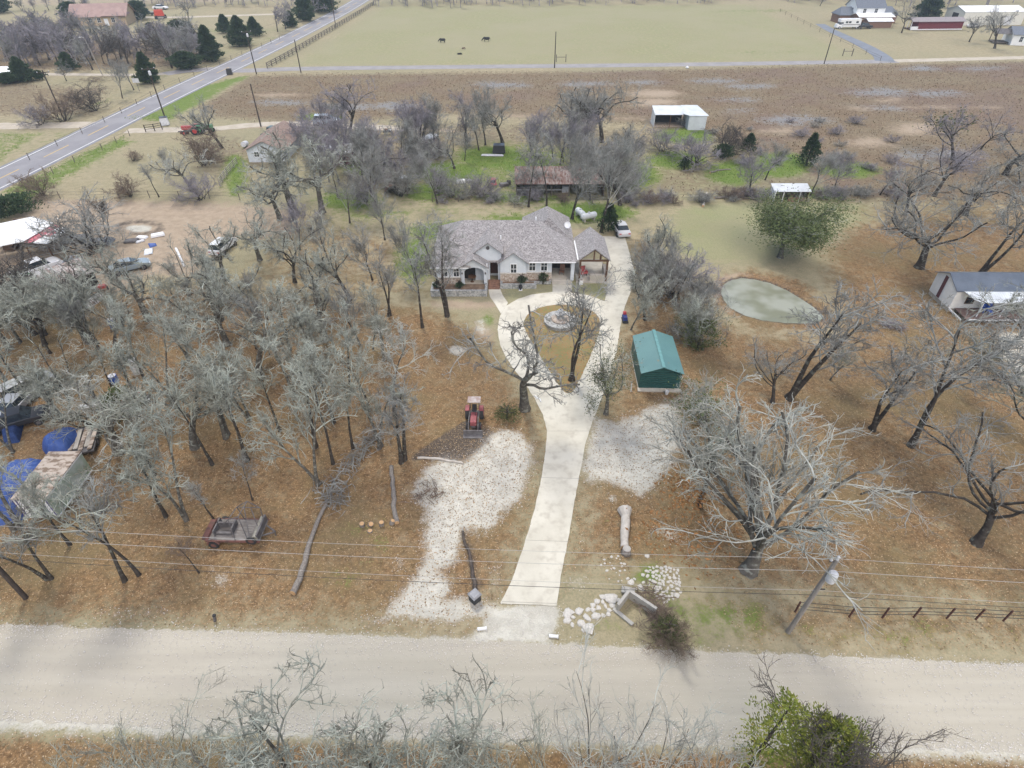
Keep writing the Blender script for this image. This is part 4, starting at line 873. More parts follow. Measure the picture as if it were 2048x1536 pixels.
wood_mass('far_treeline', 'bluish bare treeline behind the big pasture', 110, [(735, 17), (745, 2), (1500, -3), (1500, 5), (1100, 12), (800, 17)], 8.5)
wood_mass('far_treeline', 'bare tree row behind the tan brick house', 60, [(270, 17), (270, 5), (700, 0), (640, 12)], 9)
wood('hedgerow bush', 'bushes of the far hedgerow', 9, [(30, 24), (30, 20), (200, 19), (200, 24)], 6, 'bush', 'bare_shrub')
wood_mass('far_wood', 'purplish bare wood behind the red cabin and the white metal building', 95, [(1560, 6), (1560, -14), (2140, -14), (2140, 24), (1900, 18), (1700, 8)], 13)
BR = [proto('brush', s_, t_, 'bark_dark') for s_ in (1, 2) for t_ in ('lilac', 'grey')]
wood('low grey bush in the weeds', 'bushes scattered in the weed field', 24, [(1250, 250), (1500, 240), (1900, 250), (1850, 340), (1500, 350), (1280, 300)], 1.7, 'bush', 'bare_shrub', BR, 1.6)
wood('low fence line bush', 'bushes along the overgrown fence line', 40, [(870, 398), (1250, 400), (1700, 385), (1850, 380), (1850, 398), (1600, 402), (1250, 412), (870, 408)], 1.8, 'bush', 'bare_shrub', BR + [proto('brush', 1, 'brown', 'bark_dark')], 1.6)
wood('thin thicket sapling', 'saplings of the thicket beside the pond', 11, [(1268, 560), (1265, 500), (1300, 480), (1340, 520), (1400, 600), (1415, 690), (1385, 700), (1300, 640)], 5.0, 'tree', 'sapling', [proto('vase', 2, 'lichen', 'bark_dark'), proto('vase', 1, 'lichen', 'bark_dark'), proto('brush', 3, 'grey', 'bark_dark')], .8)
wood('grove undergrowth sapling', 'undergrowth saplings of the left grove', 14, [(150, 650), (420, 560), (720, 560), (780, 700), (640, 740), (400, 720), (180, 760)], 6, 'tree', 'sapling', [proto('vase', 3, 'lichen', 'bark_dark'), proto('vase', 1, 'grey', 'bark_dark')], .9)
wood('slim junk yard tree', 'slim trees of the junk yard', 15, [(0, 660), (190, 650), (260, 720), (230, 900), (120, 850), (0, 830)], 8.5, 'tree', 'bare_tree', [proto('grove', 1, 'lichen', 'bark_dark'), proto('open', 3, 'lichen', 'bark_dark'), proto('vase', 3, 'lichen', 'bark_dark'), proto('fork', 3, 'lichen', 'bark_grey')], 1.1)
VM = [proto('vase', s_, t_, 'bark_dark') for s_ in (1, 2, 3) for t_ in ('lilac', 'grey')]
wood('tall lilac grey tree', 'trees of the belt behind the house', 34, [(590, 270), (700, 250), (960, 285), (1260, 300), (1270, 385), (1040, 345), (930, 330), (850, 350), (700, 400), (600, 380)], 8.5, 'tree', 'bare_tree', VM)
wood('brushy grey shrub', 'shrubs among the trees behind the house', 34, [(600, 330), (700, 290), (860, 290), (880, 360), (1000, 385), (1260, 330), (1280, 395), (1000, 395), (700, 415)], 4.5, 'shrub', 'bare_shrub', BR, 1.1)
for px, py, sd, H, tw, label in ((1803, 66, 1, 12, 'grey', 'rounded bare tree standing left of the long red cabin'), (1938, 84, 2, 8, 'grey', 'small leaning bare tree below the metal barn'), (1989, 97, 3, 12, 'grey', 'spreading bare tree in front of the house at the right edge'), (378, 44, 2, 8, 'grey', 'thin pale tree on the lawn right of the red hay machine'), (1640, 12, 3, 5, 'grey', 'tiny bare tree at the corner of the far pasture')):
    if H: put_tree('bare_tree', proto('open', sd, tw, 'bark_dark'), G(px, py), H, rt.uniform(0, 6), label, 'tree')
# ---------------- building kit ----------------
m_roof = mat('shingles', (.375, .36, .345), (.275, .26, .25), scale=1.6, c3=(.185, .17, .17), scale3=5, lo3=.50, hi3=.58, rough=.95, bump=.3, stretch=(1, 1.6, 1.6))
m_stucco = mat('stucco_pale_blue', (.60, .64, .665), (.55, .59, .615), scale=1.5, rough=.9)
m_stone = mat('field_stone', (.44, .37, .30), (.33, .26, .20), scale=1.8, c3=(.55, .49, .42), scale3=3.5, lo3=.5, hi3=.56, rough=.9, bump=.8, lo=.45, hi=.55)
m_stoneg = mat('grey_stone', (.33, .34, .33), (.24, .25, .245), scale=2.2, c3=(.45, .45, .43), scale3=4, lo3=.5, hi3=.56, rough=.9, bump=.8, lo=.45, hi=.55)
m_trim = mat('white_trim', (.78, .79, .79), (.72, .73, .73), rough=.6)
m_glass = mat('window_glass', (.035, .045, .05), (.02, .025, .03), rough=.12, spec=.6)
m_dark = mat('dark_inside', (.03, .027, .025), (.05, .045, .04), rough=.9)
m_wood = mat('dark_timber', (.13, .075, .045), (.09, .05, .03), scale=2, stretch=(1, 1, 6), rough=.8)
m_brick = mat('brown_brick', (.27, .16, .11), (.19, .11, .08), scale=5, rough=.9)
m_tin = mat('galvanised', (.58, .61, .63), (.48, .50, .52), scale=.8, rough=.45, metal=.35, spec=.5, wave=(3.2, 'X'), bump=.35)
m_tiny = mat('galvanised_y', (.60, .62, .64), (.50, .52, .53), scale=.8, rough=.45, metal=.35, spec=.5, wave=(3.2, 'Y'), bump=.35)
m_wmet = mat('white_metal', (.80, .81, .80), (.72, .73, .72), scale=.7, rough=.5, wave=(2.5, 'X'), bump=.2)
m_rust = mat('rusty_tin', (.19, .115, .09), (.30, .26, .235), scale=.7, c3=(.14, .07, .05), scale3=1.8, lo3=.5, hi3=.62, rough=.8, wave=(3, 'X'), bump=.5, stretch=(2.5, .5, 1))
m_red = mat('faded_red', (.50, .14, .13), (.40, .10, .10), scale=1, rough=.6)
m_black = mat('black_rubber', (.03, .03, .032), (.045, .045, .045), rough=.8)
m_steel = mat('weathered_steel', (.17, .165, .165), (.11, .10, .10), scale=2, rough=.7, metal=.3)
m_leafdirt = mat('soil', (.25, .18, .12), (.16, .11, .075), scale=2, rough=1)
def shell(vs, fs, th=.14, up=False):
    """roof skin closed with an underside and fascia"""
    mb = MB(); n = len(vs); low = [(x, y, z - th) for x, y, z in vs]; edges = {}
    for f in fs:
        for i in range(len(f)):
            a, b = f[i], f[(i + 1) % len(f)]
            k = (min(a, b), max(a, b)); edges.setdefault(k, []).append((a, b))
    F = [tuple(f) for f in fs] + [tuple(i + n for i in reversed(f)) for f in fs]
    F += [(e[0][1], e[0][0], e[0][0] + n, e[0][1] + n) for e in edges.values() if len(e) == 1]
    mb.add(list(vs) + low, F); return mb
def window(parent, c, w, h, nrm=(0, -1), fm=None, world=True, name='window', bars=True):
    """white frame with a dark pane as its sub-part; c is the centre on the wall face"""
    x, y, z = c; f = MB(); t = .09; nx, ny = nrm; tx, ty = -ny, nx
    def b(u, dz, su, sz, d=.05, o=.03):
        cx = x + tx * u + nx * o; cy = y + ty * u + ny * o
        f.box((cx, cy, z + dz), (abs(tx) * su + abs(nx) * d + .0, abs(ty) * su + abs(ny) * d, sz))
    b(-w / 2, 0, t, h + t); b(w / 2, 0, t, h + t); b(0, h / 2, w - t, t); b(0, -h / 2, w - t, t)
    if bars: b(0, 0, w - t, .05); b(0, 0, .04, h - t - .003, .04)
    o = obj(name, f, fm or m_trim, parent, world=world)
    p = MB().box((x + nx * .012, y + ny * .012, z), (abs(tx) * (w - .01) + .02 * abs(nx), abs(ty) * (w - .01) + .02 * abs(ny), h - .01))
    me = bpy.data.meshes.new('pane'); L = parent.location if world else (0, 0, 0)
    me.from_pydata([(a - L[0], b_ - L[1], c_ - L[2]) for a, b_, c_ in p.v], [], p.f); me.materials.append(m_glass)
    q = bpy.data.objects.new('pane', me); C.objects.link(q); q.parent = o
    return o
# ---------------- the stone house ----------------
hs = thing('house', 'pale blue single storey house with brown shingle roof, stone skirting and timber pavilion', 'house', (0, 66, 0))
E3 = 3.0
def wallbox(x0, x1, y0, y1, z0, z1, m=m_stucco, nm='wall', bev=0): return obj(nm, MB().box(((x0 + x1) / 2, (y0 + y1) / 2, (z0 + z1) / 2), (x1 - x0, y1 - y0, z1 - z0)), m, hs, world=True)
wallbox(-9.3, -4.6, 66.2, 75.3, .0, E3 + .05); wallbox(-4.6, 4.9, 67.6, 75.3, 0, E3 + .05); wallbox(4.9, 7.5, 69.0, 75.3, 0, E3 + .05)
wallbox(-9.2, -6.15, 64.65, 66.2, 0, E3 + .02); wallbox(1.75, 4.9, 66.1, 67.6, 0, E3 + .02)
obj('floor_slab', MB().box((6.25, 67.5, .15), (2.7, 3.0, .3)).box((-4.6, 65.3, .2), (3.3, 1.85, .4)), m_conc2, hs, world=True)
# shingle roofs
rv = [(-9.8, 65.55, E3), (7.95, 65.55, E3), (7.95, 75.8, E3), (-9.8, 75.8, E3), (-6.1, 70.7, 6.05), (2.6, 70.7, 6.05)]
obj('roof', shell(rv, [(0, 1, 5, 4), (1, 2, 5), (2, 3, 4, 5), (3, 0, 4)]), m_roof, hs, world=True)
rv = [(1.4, 71, E3), (7.9, 71, E3 + .01), (7.9, 78.6, E3 + .01), (1.4, 78.6, E3), (4.6, 72.0, 5.85), (4.6, 75.6, 5.85)]
obj('roof', shell(rv, [(0, 3, 5, 4), (1, 4, 5, 2), (2, 5, 3), (1, 0, 4)]), m_roof, hs, world=True)
rv = [(-9.82, 64.1, E3), (-4.9, 64.1, E3), (-4.9, 70, E3), (-9.82, 70, E3), (-7.4, 66.4, 4.75), (-7.4, 70, 4.75)]
obj('roof', shell(rv, [(0, 1, 4), (1, 2, 5, 4), (3, 0, 4, 5)]), m_roof, hs, world=True)
def gable_roof(x0, x1, xa, ze, za, y0, y1):
    return obj('roof', shell([(x0, y0, ze), (xa, y0, za), (x1, y0, ze), (x0, y1, ze), (xa, y1, za), (x1, y1, ze)], [(0, 3, 4, 1), (1, 4, 5, 2)], .12), m_roof, hs, world=True)
def gable_front(x0, x1, xa, z0, ze, za, y, th=.25, arch=None, m=m_stucco):
    """front wall with gable and an arched opening (x0, x1, spring height, top)"""
    if not arch: poly = [(x0, z0), (x1, z0), (x1, ze), (xa, za), (x0, ze)]
    else:
        a0, a1, sp, tp = arch; cx = (a0 + a1) / 2; rx = (a1 - a0) / 2
        arc = [(cx - rx * math.cos(t), sp + (tp - sp) * math.sin(t)) for t in np.linspace(0, PI, 11)]
        poly = [(x0, z0), (a0, z0)] + arc + [(a1, z0), (x1, z0), (x1, ze), (xa, za), (x0, ze)]
    import bmesh
    bm = bmesh.new(); L = hs.location
    f = bm.faces.new([bm.verts.new((x - L[0], y - L[1], z - L[2])) for x, z in poly])
    r = bmesh.ops.extrude_face_region(bm, geom=[f]); bmesh.ops.translate(bm, verts=[v for v in r['geom'] if isinstance(v, bmesh.types.BMVert)], vec=(0, th, 0))
    bmesh.ops.triangulate(bm, faces=[f_ for f_ in bm.faces if len(f_.verts) > 4]); bmesh.ops.recalc_face_normals(bm, faces=bm.faces)
    me = bpy.data.meshes.new('gable_wall'); bm.to_mesh(me); bm.free(); return obj('gable_wall', me, m, hs)
gable_roof(-6.45, -2.75, -4.6, 2.95, 4.15, 63.95, 68.5); gable_front(-6.15, -3.05, -4.6, .38, 2.85, 3.85, 64.3, arch=(-5.75, -3.4, 2.2, 2.85))
wallbox(-3.25, -3.051, 64.55, 66.2, .4, 2.85)
gable_roof(-4.75, -1.05, -2.9, 4.15, 5.55, 65.35, 70.4); gable_front(-4.5, -1.3, -2.9, .3, 4.05, 5.25, 65.7, arch=(-2.72, -1.72, 2.5, 3.1))
wallbox(-4.5, -4.25, 65.95, 70, 2.9, 4.05); wallbox(-1.55, -1.301, 65.95, 70, 0, 4.05); wallbox(-2.95, -2.8, 65.95, 67.6, 0, 3.9)
gable_roof(-1.75, 2.05, .15, 3.05, 4.5, 64.9, 69.5); gable_front(-1.42, 1.72, .15, .1, 2.95, 4.2, 65.3)
wallbox(1.5, 1.719, 65.55, 67.6, 0, 2.95)
for c_, z_ in (((.15, 65.25, .85), (3.2, .16, 1.5)), ((3.32, 66.05, .7), (3.12, .14, 1.1)), ((-7.7, 64.6, .75), (3.06, .14, 1.2)), ((-9.3, 68, .6), (.14, 6, 1.1))): obj('stone_skirting', MB().box(c_, z_), m_stone, hs, world=True)
obj('stone_cap', MB().box((.15, 65.2, 1.63), (3.3, .2, .06)).box((3.32, 66.0, 1.28), (3.16, .2, .06)).box((-7.7, 64.55, 1.38), (3.1, .2, .06)), mat('stone_cap', (.62, .60, .54)), hs, world=True)
for x, y, w in ((.2, 65.3, .75), (2.5, 66.1, .8), (3.95, 66.1, .8), (-8.2, 64.65, .8), (-6.75, 64.65, .7)): window(hs, (x, y, 2.15), w, 1.35)
window(hs, (-9.3, 69.0, 2.0), 1.0, 1.2, (-1, 0))
obj('porch_pillar', MB().box((7.45, 66.0, 1.65), (.42, .42, 2.7)), m_stucco, hs, world=True)
obj('porch_beam', MB().box((6.2, 66.0, 2.93), (2.9, .3, .16)), m_trim, hs, world=True)
obj('gutter', MB().box((-7.5, 64.07, 2.9), (4.6, .1, .12)).box((3.3, 65.5, 2.9), (8.9, .1, .12)), m_trim, hs, world=True)
obj('downspout', MB().box((-2.98, 64.2, 3.05), (.12, .12, .8)).beam((7.99, 65.7, 3.15), (7.97, 70.8, 3.2), .14), m_trim, hs, world=True)
obj('front_door', MB().box((-2.2, 67.5, 1.5), (1.0, .1, 2.2)), mat('door_dark', (.09, .045, .03)), hs, world=True)
for c_, z_ in (((-4.6, 66.15, 1.65), (2.7, .06, 2.4)), ((6.2, 68.97, 1.6), (2.5, .06, 2.5))): obj('recess_back', MB().box(c_, z_), m_dark, hs, world=True)
obj('gable_vent', MB().tube([(-2.9, 65.62, 4.75), (-2.9, 65.7, 4.75)], .22, 12), m_steel, hs, world=True)
for x, z in ((-6.0, 2.0), (-3.2, 2.0)): obj('wall_lamp', MB().lathe([(.02, 0), (.07, .03), (.09, .2), (.05, .27), (.01, .3)], 8, (x, 64.2, z)), m_steel, hs, world=True)
for i in range(3):
    obj('step', MB().box((6.15, 66.0 - .3 * i, .24 - .08 * i), (2.35, .3, .16)), m_conc2, hs, world=True)
for i in range(5): obj('step', MB().box((-2.2, 65.5 - .32 * i, .42 - .085 * i), (1.4, .32, .17)), m_brick, hs, world=True)
def ring(x0, x1, y0, y1, z0, z1, t=.3): return MB().box(((x0 + x1) / 2, y0 + t / 2, (z0 + z1) / 2), (x1 - x0, t, z1 - z0)).box((x0 + t / 2, (y0 + y1) / 2 + t / 2, (z0 + z1) / 2), (t, y1 - y0 - t, z1 - z0)).box((x1 - t / 2, (y0 + y1) / 2 + t / 2, (z0 + z1) / 2), (t, y1 - y0 - t, z1 - z0))
obj('planter_wall', ring(-9.75, -2.98, 62.4, 64.55, 0, .8), m_stoneg, hs, world=True); obj('planter_wall', ring(-1.45, 3.0, 64.25, 65.2, 0, .6), m_stoneg, hs, world=True)
obj('planter_wall', ring(1.8, 4.85, 65.25, 66.0, .05, .42, .22), m_stoneg, hs, world=True)
obj('planter_soil', MB().box((-6.4, 63.5, .33), (6.3, 1.6, .6)).box((.8, 64.85, .25), (3.9, .7, .44)).box((3.3, 65.75, .18), (2.7, .4, .3)), m_leafdirt, hs, world=True)
# timber pavilion at the right end
px0, px1, pxa, py0, py1 = 7.98, 11.95, 9.95, 65.6, 71.8
obj('pavilion_roof', shell([(px0, py0, 3.15), (pxa, py0, 4.7), (px1, py0, 3.15), (px0, py1, 3.15), (pxa, py1, 4.7), (px1, py1, 3.15)], [(0, 3, 4, 1), (1, 4, 5, 2)], .16), m_roof, hs, world=True)
for x in (8.35, 11.65):
    for y in (65.9, 71.4): obj('pavilion_post', MB().box((x, y, 1.5), (.22, .22, 3.0)), m_wood, hs, world=True)
obj('pavilion_truss', MB().beam((8.2, 65.85, 2.98), (11.8, 65.85, 2.98), .2).beam((8.2, 65.85, 3.1), (pxa, 65.85, 4.45), .18).beam((11.8, 65.85, 3.1), (pxa, 65.85, 4.45), .18).beam((pxa, 65.85, 3.05), (pxa, 65.85, 4.4), .16), m_wood, hs, world=True)
obj('pavilion_floor', MB().box((9.95, 68.7, .07), (3.9, 6.2, .14)), m_conc2, hs, world=True)
obj('outdoor_counter', MB().box((10.75, 66.1, .55), (2.2, .45, .82)).box((11.75, 67.6, .55), (.45, 2.5, .82)), m_conc2, hs, world=True)
for c_ in ((3.0, 71.5, 5.6), (-1.4, 68.3, 4.6)): obj('roof_vent', MB().tube([c_, (c_[0], c_[1], c_[2] + .5)], .09, 8), m_trim, hs, world=True)
# things on and by the house
t = thing('satellite_dish', 'small white dish at the rear right corner of the house roof', 'satellite dish', (7.2, 73.3, 3.3))
obj('dish', MB().lathe([(.05, 0), (.3, .08), (.42, .2), (.4, .2), (.28, .1), (.03, .03)], 14).rot(rx=1.0, off=(0, 0, .9)), m_trim, t); obj('mast', MB().tube([(0, 0, -.2), (0, 0, .9)], .03, 6), m_steel, t)
t = thing('armchair', 'red cushioned chair under the timber pavilion', 'chair', (9.0, 67.4, .14), .4)
obj('seat', MB().box((0, 0, .42), (.8, .75, .2)), m_red, t, .04); obj('backrest', MB().box((0, .36, .75), (.8, .16, .75)), m_red, t, .04)
for sx in (-.38, .38): obj('armrest', MB().box((sx, 0, .5), (.14, .8, .35)), m_red, t, .03)
for sx in (-.3, .3):
    for sy in (-.3, .3): obj('leg', MB().box((sx, sy, .15), (.08, .08, .32)), m_wood, t)
t = thing('rocking_chair', 'brown wooden chair on the right front porch', 'chair', (6.3, 67.4, .3), -.2)
obj('seat', MB().box((0, 0, .42), (.6, .55, .08)), m_brick, t); obj('backrest', MB().box((0, .28, .85), (.6, .06, .8)), m_brick, t)
for sx in (-.26, .26):
    for sy in (-.22, .22): obj('leg', MB().box((sx, sy, .2), (.06, .06, .4)), m_brick, t)
t = thing('porch_table', 'dark round table inside the arched left porch', 'table', (-4.9, 65.3, .4))
obj('tabletop', MB().lathe([(.5, .7), (.52, .73), (.5, .76)], 16), m_wood, t); obj('pedestal', MB().lathe([(.25, 0), (.06, .08), (.06, .7)], 10), m_wood, t)
t = thing('white_planter_pot', 'white box planter in front of the timber pavilion', 'planter', (8.55, 65.4, 0)); obj('pot', MB().box((0, 0, .3), (.42, .42, .6), taper=1.15), m_trim, t, .02); obj('soil', MB().box((0, 0, .595), (.36, .36, .03)), m_leafdirt, t)
t = thing('dark_urn', 'small dark urn standing against the right stone planter', 'urn', (1.05, 63.95, 0)); obj('urn_body', MB().lathe([(.14, 0), (.1, .1), (.22, .35), (.24, .5), (.16, .6), (.2, .66)], 12), m_black, t, smooth=True); obj('base', MB().box((0, 0, .03), (.42, .42, .06)), m_trim, t)
def potbush(x, y, z, H, w, label, lk='juniper'): put_tree('planter_shrub', juniper(int(abs(x) * 10) + 50, H, w, 700, lk, .16, False), (x, y, z), H, 0, label, 'shrub')
potbush(1.2, 64.7, .45, .95, .65, 'dark green shrub in the right stone planter above the urn'); potbush(3.85, 65.3, .2, 1.3, .6, 'spiky dark green shrub beside the porch steps')
potbush(-9.1, 63.4, .6, .6, .5, 'small dark shrub at the left end of the left stone planter'); potbush(-6.3, 63.3, .6, .75, .5, 'dark shrub in the middle of the left stone planter')
# tiered fountain on the lawn island
ft = thing('fountain', 'round tiered stone fountain in the middle of the lawn island', 'fountain', G(1120, 646))
obj('basin', MB().lathe([(1.75, 0), (1.8, .35), (1.68, .42), (1.45, .42), (1.4, .2), (.9, .18)], 28), m_stoneg, ft)
obj('rim', MB().lathe([(1.42, .43), (1.84, .43), (1.84, .5), (1.42, .5)], 28), mat('pale_stone', (.43, .43, .40), (.32, .32, .30), scale=3), ft)
obj('middle_tier', MB().lathe([(.95, .15), (1.05, .62), (.9, .72), (.62, .72)], 22), m_stone, ft)
obj('upper_tier', MB().lathe([(.4, .7), (.3, 1.0), (.62, 1.25), (.64, 1.32), (.5, 1.3), (.22, 1.28)], 18), m_stoneg, ft)
obj('finial', MB().lathe([(.2, 1.28), (.12, 1.5), (.3, 1.66), (.3, 1.7), (.1, 1.74), (.08, 1.9), (.02, 2.0)], 14), m_stoneg, ft)
# green metal shed
m_green = mat('green_metal_roof', (.10, .215, .215), (.115, .24, .235), scale=.5, c3=(.20, .19, .14), scale3=1.2, lo3=.66, hi3=.75, rough=.5, wave=(2.6, 'Y'), bump=.5, spec=.4)
m_greenw = mat('green_metal_wall', (.025, .095, .085), (.02, .075, .07), rough=.55, spec=.4)
gs = thing('metal_shed', 'green corrugated metal shed beside the driveway', 'shed', (14.3, 44.9, 0), -.03)
hwd, ln, he, ha = 2.05, 6.0, 2.15, 2.9
obj('roof', shell([(-hwd, -.35, he), (0, -.35, ha), (hwd, -.35, he), (-hwd, ln, he), (0, ln, ha), (hwd, ln, he)], [(0, 3, 4, 1), (1, 4, 5, 2)], .05), m_green, gs)
obj('ridge_cap', MB().beam((0, -.36, ha + .03), (0, ln, ha + .03), .3, .05), mat('ridge_cap_green', (.14, .30, .295)), gs)
w_ = MB(); k = 16
for i in range(k):
    z0, z1 = .15 + i * (he - .25) / k, .15 + (i + 1) * (he - .25) / k; w_.extr([(-1.95, 0, z0), (1.95, 0, z0), (1.95, 0, z1 - .03), (-1.95, 0, z1 - .03)], (0, -1, 0), .06 if i % 2 else .02)
w_.extr([(-1.95, .0, he - .1), (1.95, 0, he - .1), (0, 0, ha - .12)], (0, 1, 0), .05); obj('front_wall', w_, m_greenw, gs)
for sx in (-1.95, 1.95): obj('side_wall', MB().box((sx, ln / 2, 1.08), (.05, ln - .1, 2.05)), m_greenw, gs)
obj('back_wall', MB().box((0, ln - .1, 1.08), (3.9, .05, 2.05)), m_greenw, gs)
obj('floor_frame', MB().box((0, -.25, .08), (4.2, .5, .12)).box((0, ln / 2, .05), (4.05, ln, .08)), m_conc2, gs)
t = thing('white_bucket', 'white bucket at the front foot of the green metal shed', 'bucket', G(1333, 788)); obj('bucket_body', MB().lathe([(.14, 0), (.2, .42), (.18, .42), (.12, .06)], 12), m_trim, t); obj('handle', MB().tube([(-.19, 0, .4), (-.1, 0, .55), (.1, 0, .55), (.19, 0, .4)], .012, 4), m_steel, t)
t = thing('standing_pipe', 'white upright pipe left of the green metal shed', 'pipe', G(1262, 783)); obj('pipe_body', MB().tube([(0, 0, 0), (-.05, 0, .9), (-.08, 0, 1.1)], .05, 6), m_trim, t); obj('cap', MB().lathe([(.07, 1.08), (.07, 1.16)], 8, (-.08, 0, 0)), m_black, t)
# ---------------- generic builders ----------------
def shed(name, label, cat, loc, rz, L, Wd, he, ha, wm, rm, over=.3, group=None, door=None, wins=(), mono=False, roof_th=.08):
    """gabled building, ridge along local X"""
    t = thing(name, label, cat, loc, rz, group); hx, hy = L / 2, Wd / 2
    b = MB()
    if mono: b.extr([(-hx, -hy, 0), (-hx, hy, 0), (-hx, hy, ha - .05), (-hx, -hy, he - .05)], (1, 0, 0), L)
    else: b.extr([(-hx, -hy, 0), (-hx, hy, 0), (-hx, hy, he - .05), (-hx, 0, ha - .06), (-hx, -hy, he - .05)], (1, 0, 0), L)
    obj('wall', b, wm, t); o = over; sl = (ha - he) / hy * o if not mono else 0
    if mono: r = shell([(-hx - o, -hy - o, he + .02), (hx + o, -hy - o, he + .02), (hx + o, hy + o, ha + .02), (-hx - o, hy + o, ha + .02)], [(0, 1, 2, 3)], roof_th)
    else: r = shell([(-hx - o, -hy - o, he - sl + .05), (-hx - o, 0, ha + .05), (-hx - o, hy + o, he - sl + .05), (hx + o, -hy - o, he - sl + .05), (hx + o, 0, ha + .05), (hx + o, hy + o, he - sl + .05)], [(0, 3, 4, 1), (1, 4, 5, 2)], roof_th)
    obj('roof', r, rm, t)
    for d in (door or ()): # side, pos, w, h, mat
        s_, p_, w, h, m = d
        c = {'F': (p_, -hy - .02, h / 2), 'B': (p_, hy + .02, h / 2), 'L': (-hx - .02, p_, h / 2), 'R': (hx + .02, p_, h / 2)}[s_]
        obj('door', MB().box(c, (w, .06, h) if s_ in 'FB' else (.06, w, h)), m, t)
    for s_, p_, w, h, z in wins:
        c = {'F': (p_, -hy, z), 'L': (-hx, p_, z), 'R': (hx, p_, z)}[s_]
        window(t, c, w, h, {'F': (0, -1), 'L': (-1, 0), 'R': (1, 0)}[s_], world=False)
    return t
def wheel(parent, c, r, w, rim=m_trim, axis='y', name='wheel'):
    x, y, z = c
    ax = (0, w / 2, 0) if axis == 'y' else (w / 2, 0, 0)
    tb = MB().tube([(x - ax[0], y - ax[1], z), (x + ax[0], y + ax[1], z)], r, 14); o = obj(name, tb, m_black, parent)
    k = 1.02; rb = MB().tube([(x - ax[0] * k * 1.05, y - ax[1] * k * 1.05, z), (x + ax[0] * k * 1.05, y + ax[1] * k * 1.05, z)], r * .55, 12)
    me = bpy.data.meshes.new('rim'); me.from_pydata(rb.v, [], rb.f); me.materials.append(rim); q = bpy.data.objects.new('rim', me); C.objects.link(q); q.parent = o; return o
def paint(name, c, rough=.3): return mat(name, c, tuple(x * .93 for x in c), scale=.4, rough=rough, spec=.5)
def car(name, label, cat, loc, rz, body, kind='sedan', s=1.0, group=None):
    t = thing(name, label, cat, loc, rz, group); Wd = 1.8
    if kind == 'sedan': prof = [(-2.35, .35), (-2.4, .75), (-2.2, .95), (-1.5, 1.0), (1.0, .98), (1.9, .88), (2.35, .7), (2.4, .38)]; cab = [(-1.65, .95), (-1.0, 1.4), (.35, 1.43), (1.1, .97)]
    elif kind == 'suv': prof = [(-2.35, .4), (-2.4, 1.0), (-2.2, 1.1), (1.1, 1.12), (2.0, 1.05), (2.35, .85), (2.4, .4)]; cab = [(-2.25, 1.05), (-2.05, 1.7), (.5, 1.75), (1.2, 1.1)]
    else: prof = [(-2.8, .5), (-2.85, 1.1), (-.7, 1.13), (1.3, 1.15), (2.4, 1.1), (2.75, .9), (2.8, .5)]; cab = [(-.95, 1.1), (-.8, 1.78), (.75, 1.8), (1.45, 1.13)]; Wd = 1.95
    b = MB().extr([(x, -Wd / 2, z) for x, z in prof], (0, 1, 0), Wd)
    obj('body', b, body, t, .09)
    hw = Wd / 2 - .06; c = MB(); top = [(x, z) for x, z in cab]
    vs = []
    for x, z in cab:
        in_ = .02 if z < 1.2 else .2
        vs += [(x, -hw + in_, z), (x, hw - in_, z)]
    c.add(vs, [(0, 2, 4, 6), (1, 7, 5, 3), (0, 1, 3, 2), (2, 3, 5, 4), (4, 5, 7, 6), (0, 6, 7, 1)]); obj('windows', c, m_glass, t)
    obj('roof_panel', MB().box(((cab[1][0] + cab[2][0]) / 2, 0, cab[1][1] + .03), (cab[2][0] - cab[1][0] - .02, 2 * hw - .38, .07)), body, t, .02)
    for sx in (-1.45 if kind != 'truck' else -1.75, 1.5 if kind != 'truck' else 1.8):
        for sy in (-Wd / 2 + .06, Wd / 2 - .06): wheel(t, (sx, sy, .36), .36, .24, m_steel)
    for sy in (-.65, .65):
        x_ = prof[0][0]; obj('tail_light', MB().box((x_ - .02, sy, .78), (.06, .32, .16)), m_red, t)
        obj('headlight', MB().box((-x_ + .0, sy, .66), (.06, .32, .14)), m_trim, t)
    if kind == 'truck':
        obj('bed_liner', MB().box((-1.85, 0, 1.14), (1.65, 1.6, .03)), m_black, t)
    for bx_ in (prof[0][0] - .05, -prof[0][0] + .04): obj('bumper', MB().box((bx_, 0, .49), (.12, Wd - .1, .16)), m_steel if kind == 'truck' else body, t)
    t.scale = (s, s, s); return t
def yaw(a, b): d = G(*b) - G(*a); return math.atan2(d.y, d.x)
silver = paint('silver_paint', (.50, .50, .50)); whitep = paint('white_paint', (.75, .76, .76)); darkg = paint('dark_green_paint', (.05, .085, .08)); bluew = paint('pale_blue_paint', (.48, .56, .64)); redp = paint('red_paint', (.42, .05, .05)); blackp = paint('black_paint', (.035, .035, .04)); greenp = paint('green_paint', (.05, .25, .09))
car('parked_car', 'silver sedan parked at the top end of the side driveway, rear toward the house pavilion', 'car', G(1240, 464), math.radians(97), silver, 's' and 'sedan')
car('pickup_truck', 'white crew cab pickup beside the red and white metal barn', 'pickup truck', G(80, 546), yaw((35, 562), (112, 534)), whitep, 'truck')
car('parked_car', 'white car half hidden under the lichened oaks by the dirt yard', 'car', G(449, 500), yaw((440, 506), (462, 488)), whitep, 'suv', .95)
car('parked_car', 'dark green pickup parked above the old brown roofed house', 'pickup truck', G(548, 272), yaw((538, 277), (560, 266)), darkg, 'truck')
car('parked_car', 'pale blue and white van behind the lilac trees right of the old house', 'van', G(655, 249), 0.1, bluew, 'suv', 1.15)
car('wrecked_car', 'white wrecked car with black hood in the junk yard at the left edge', 'car', G(62, 785), yaw((30, 800), (92, 770)), paint('dirty_white', (.50, .51, .49)), 'suv')
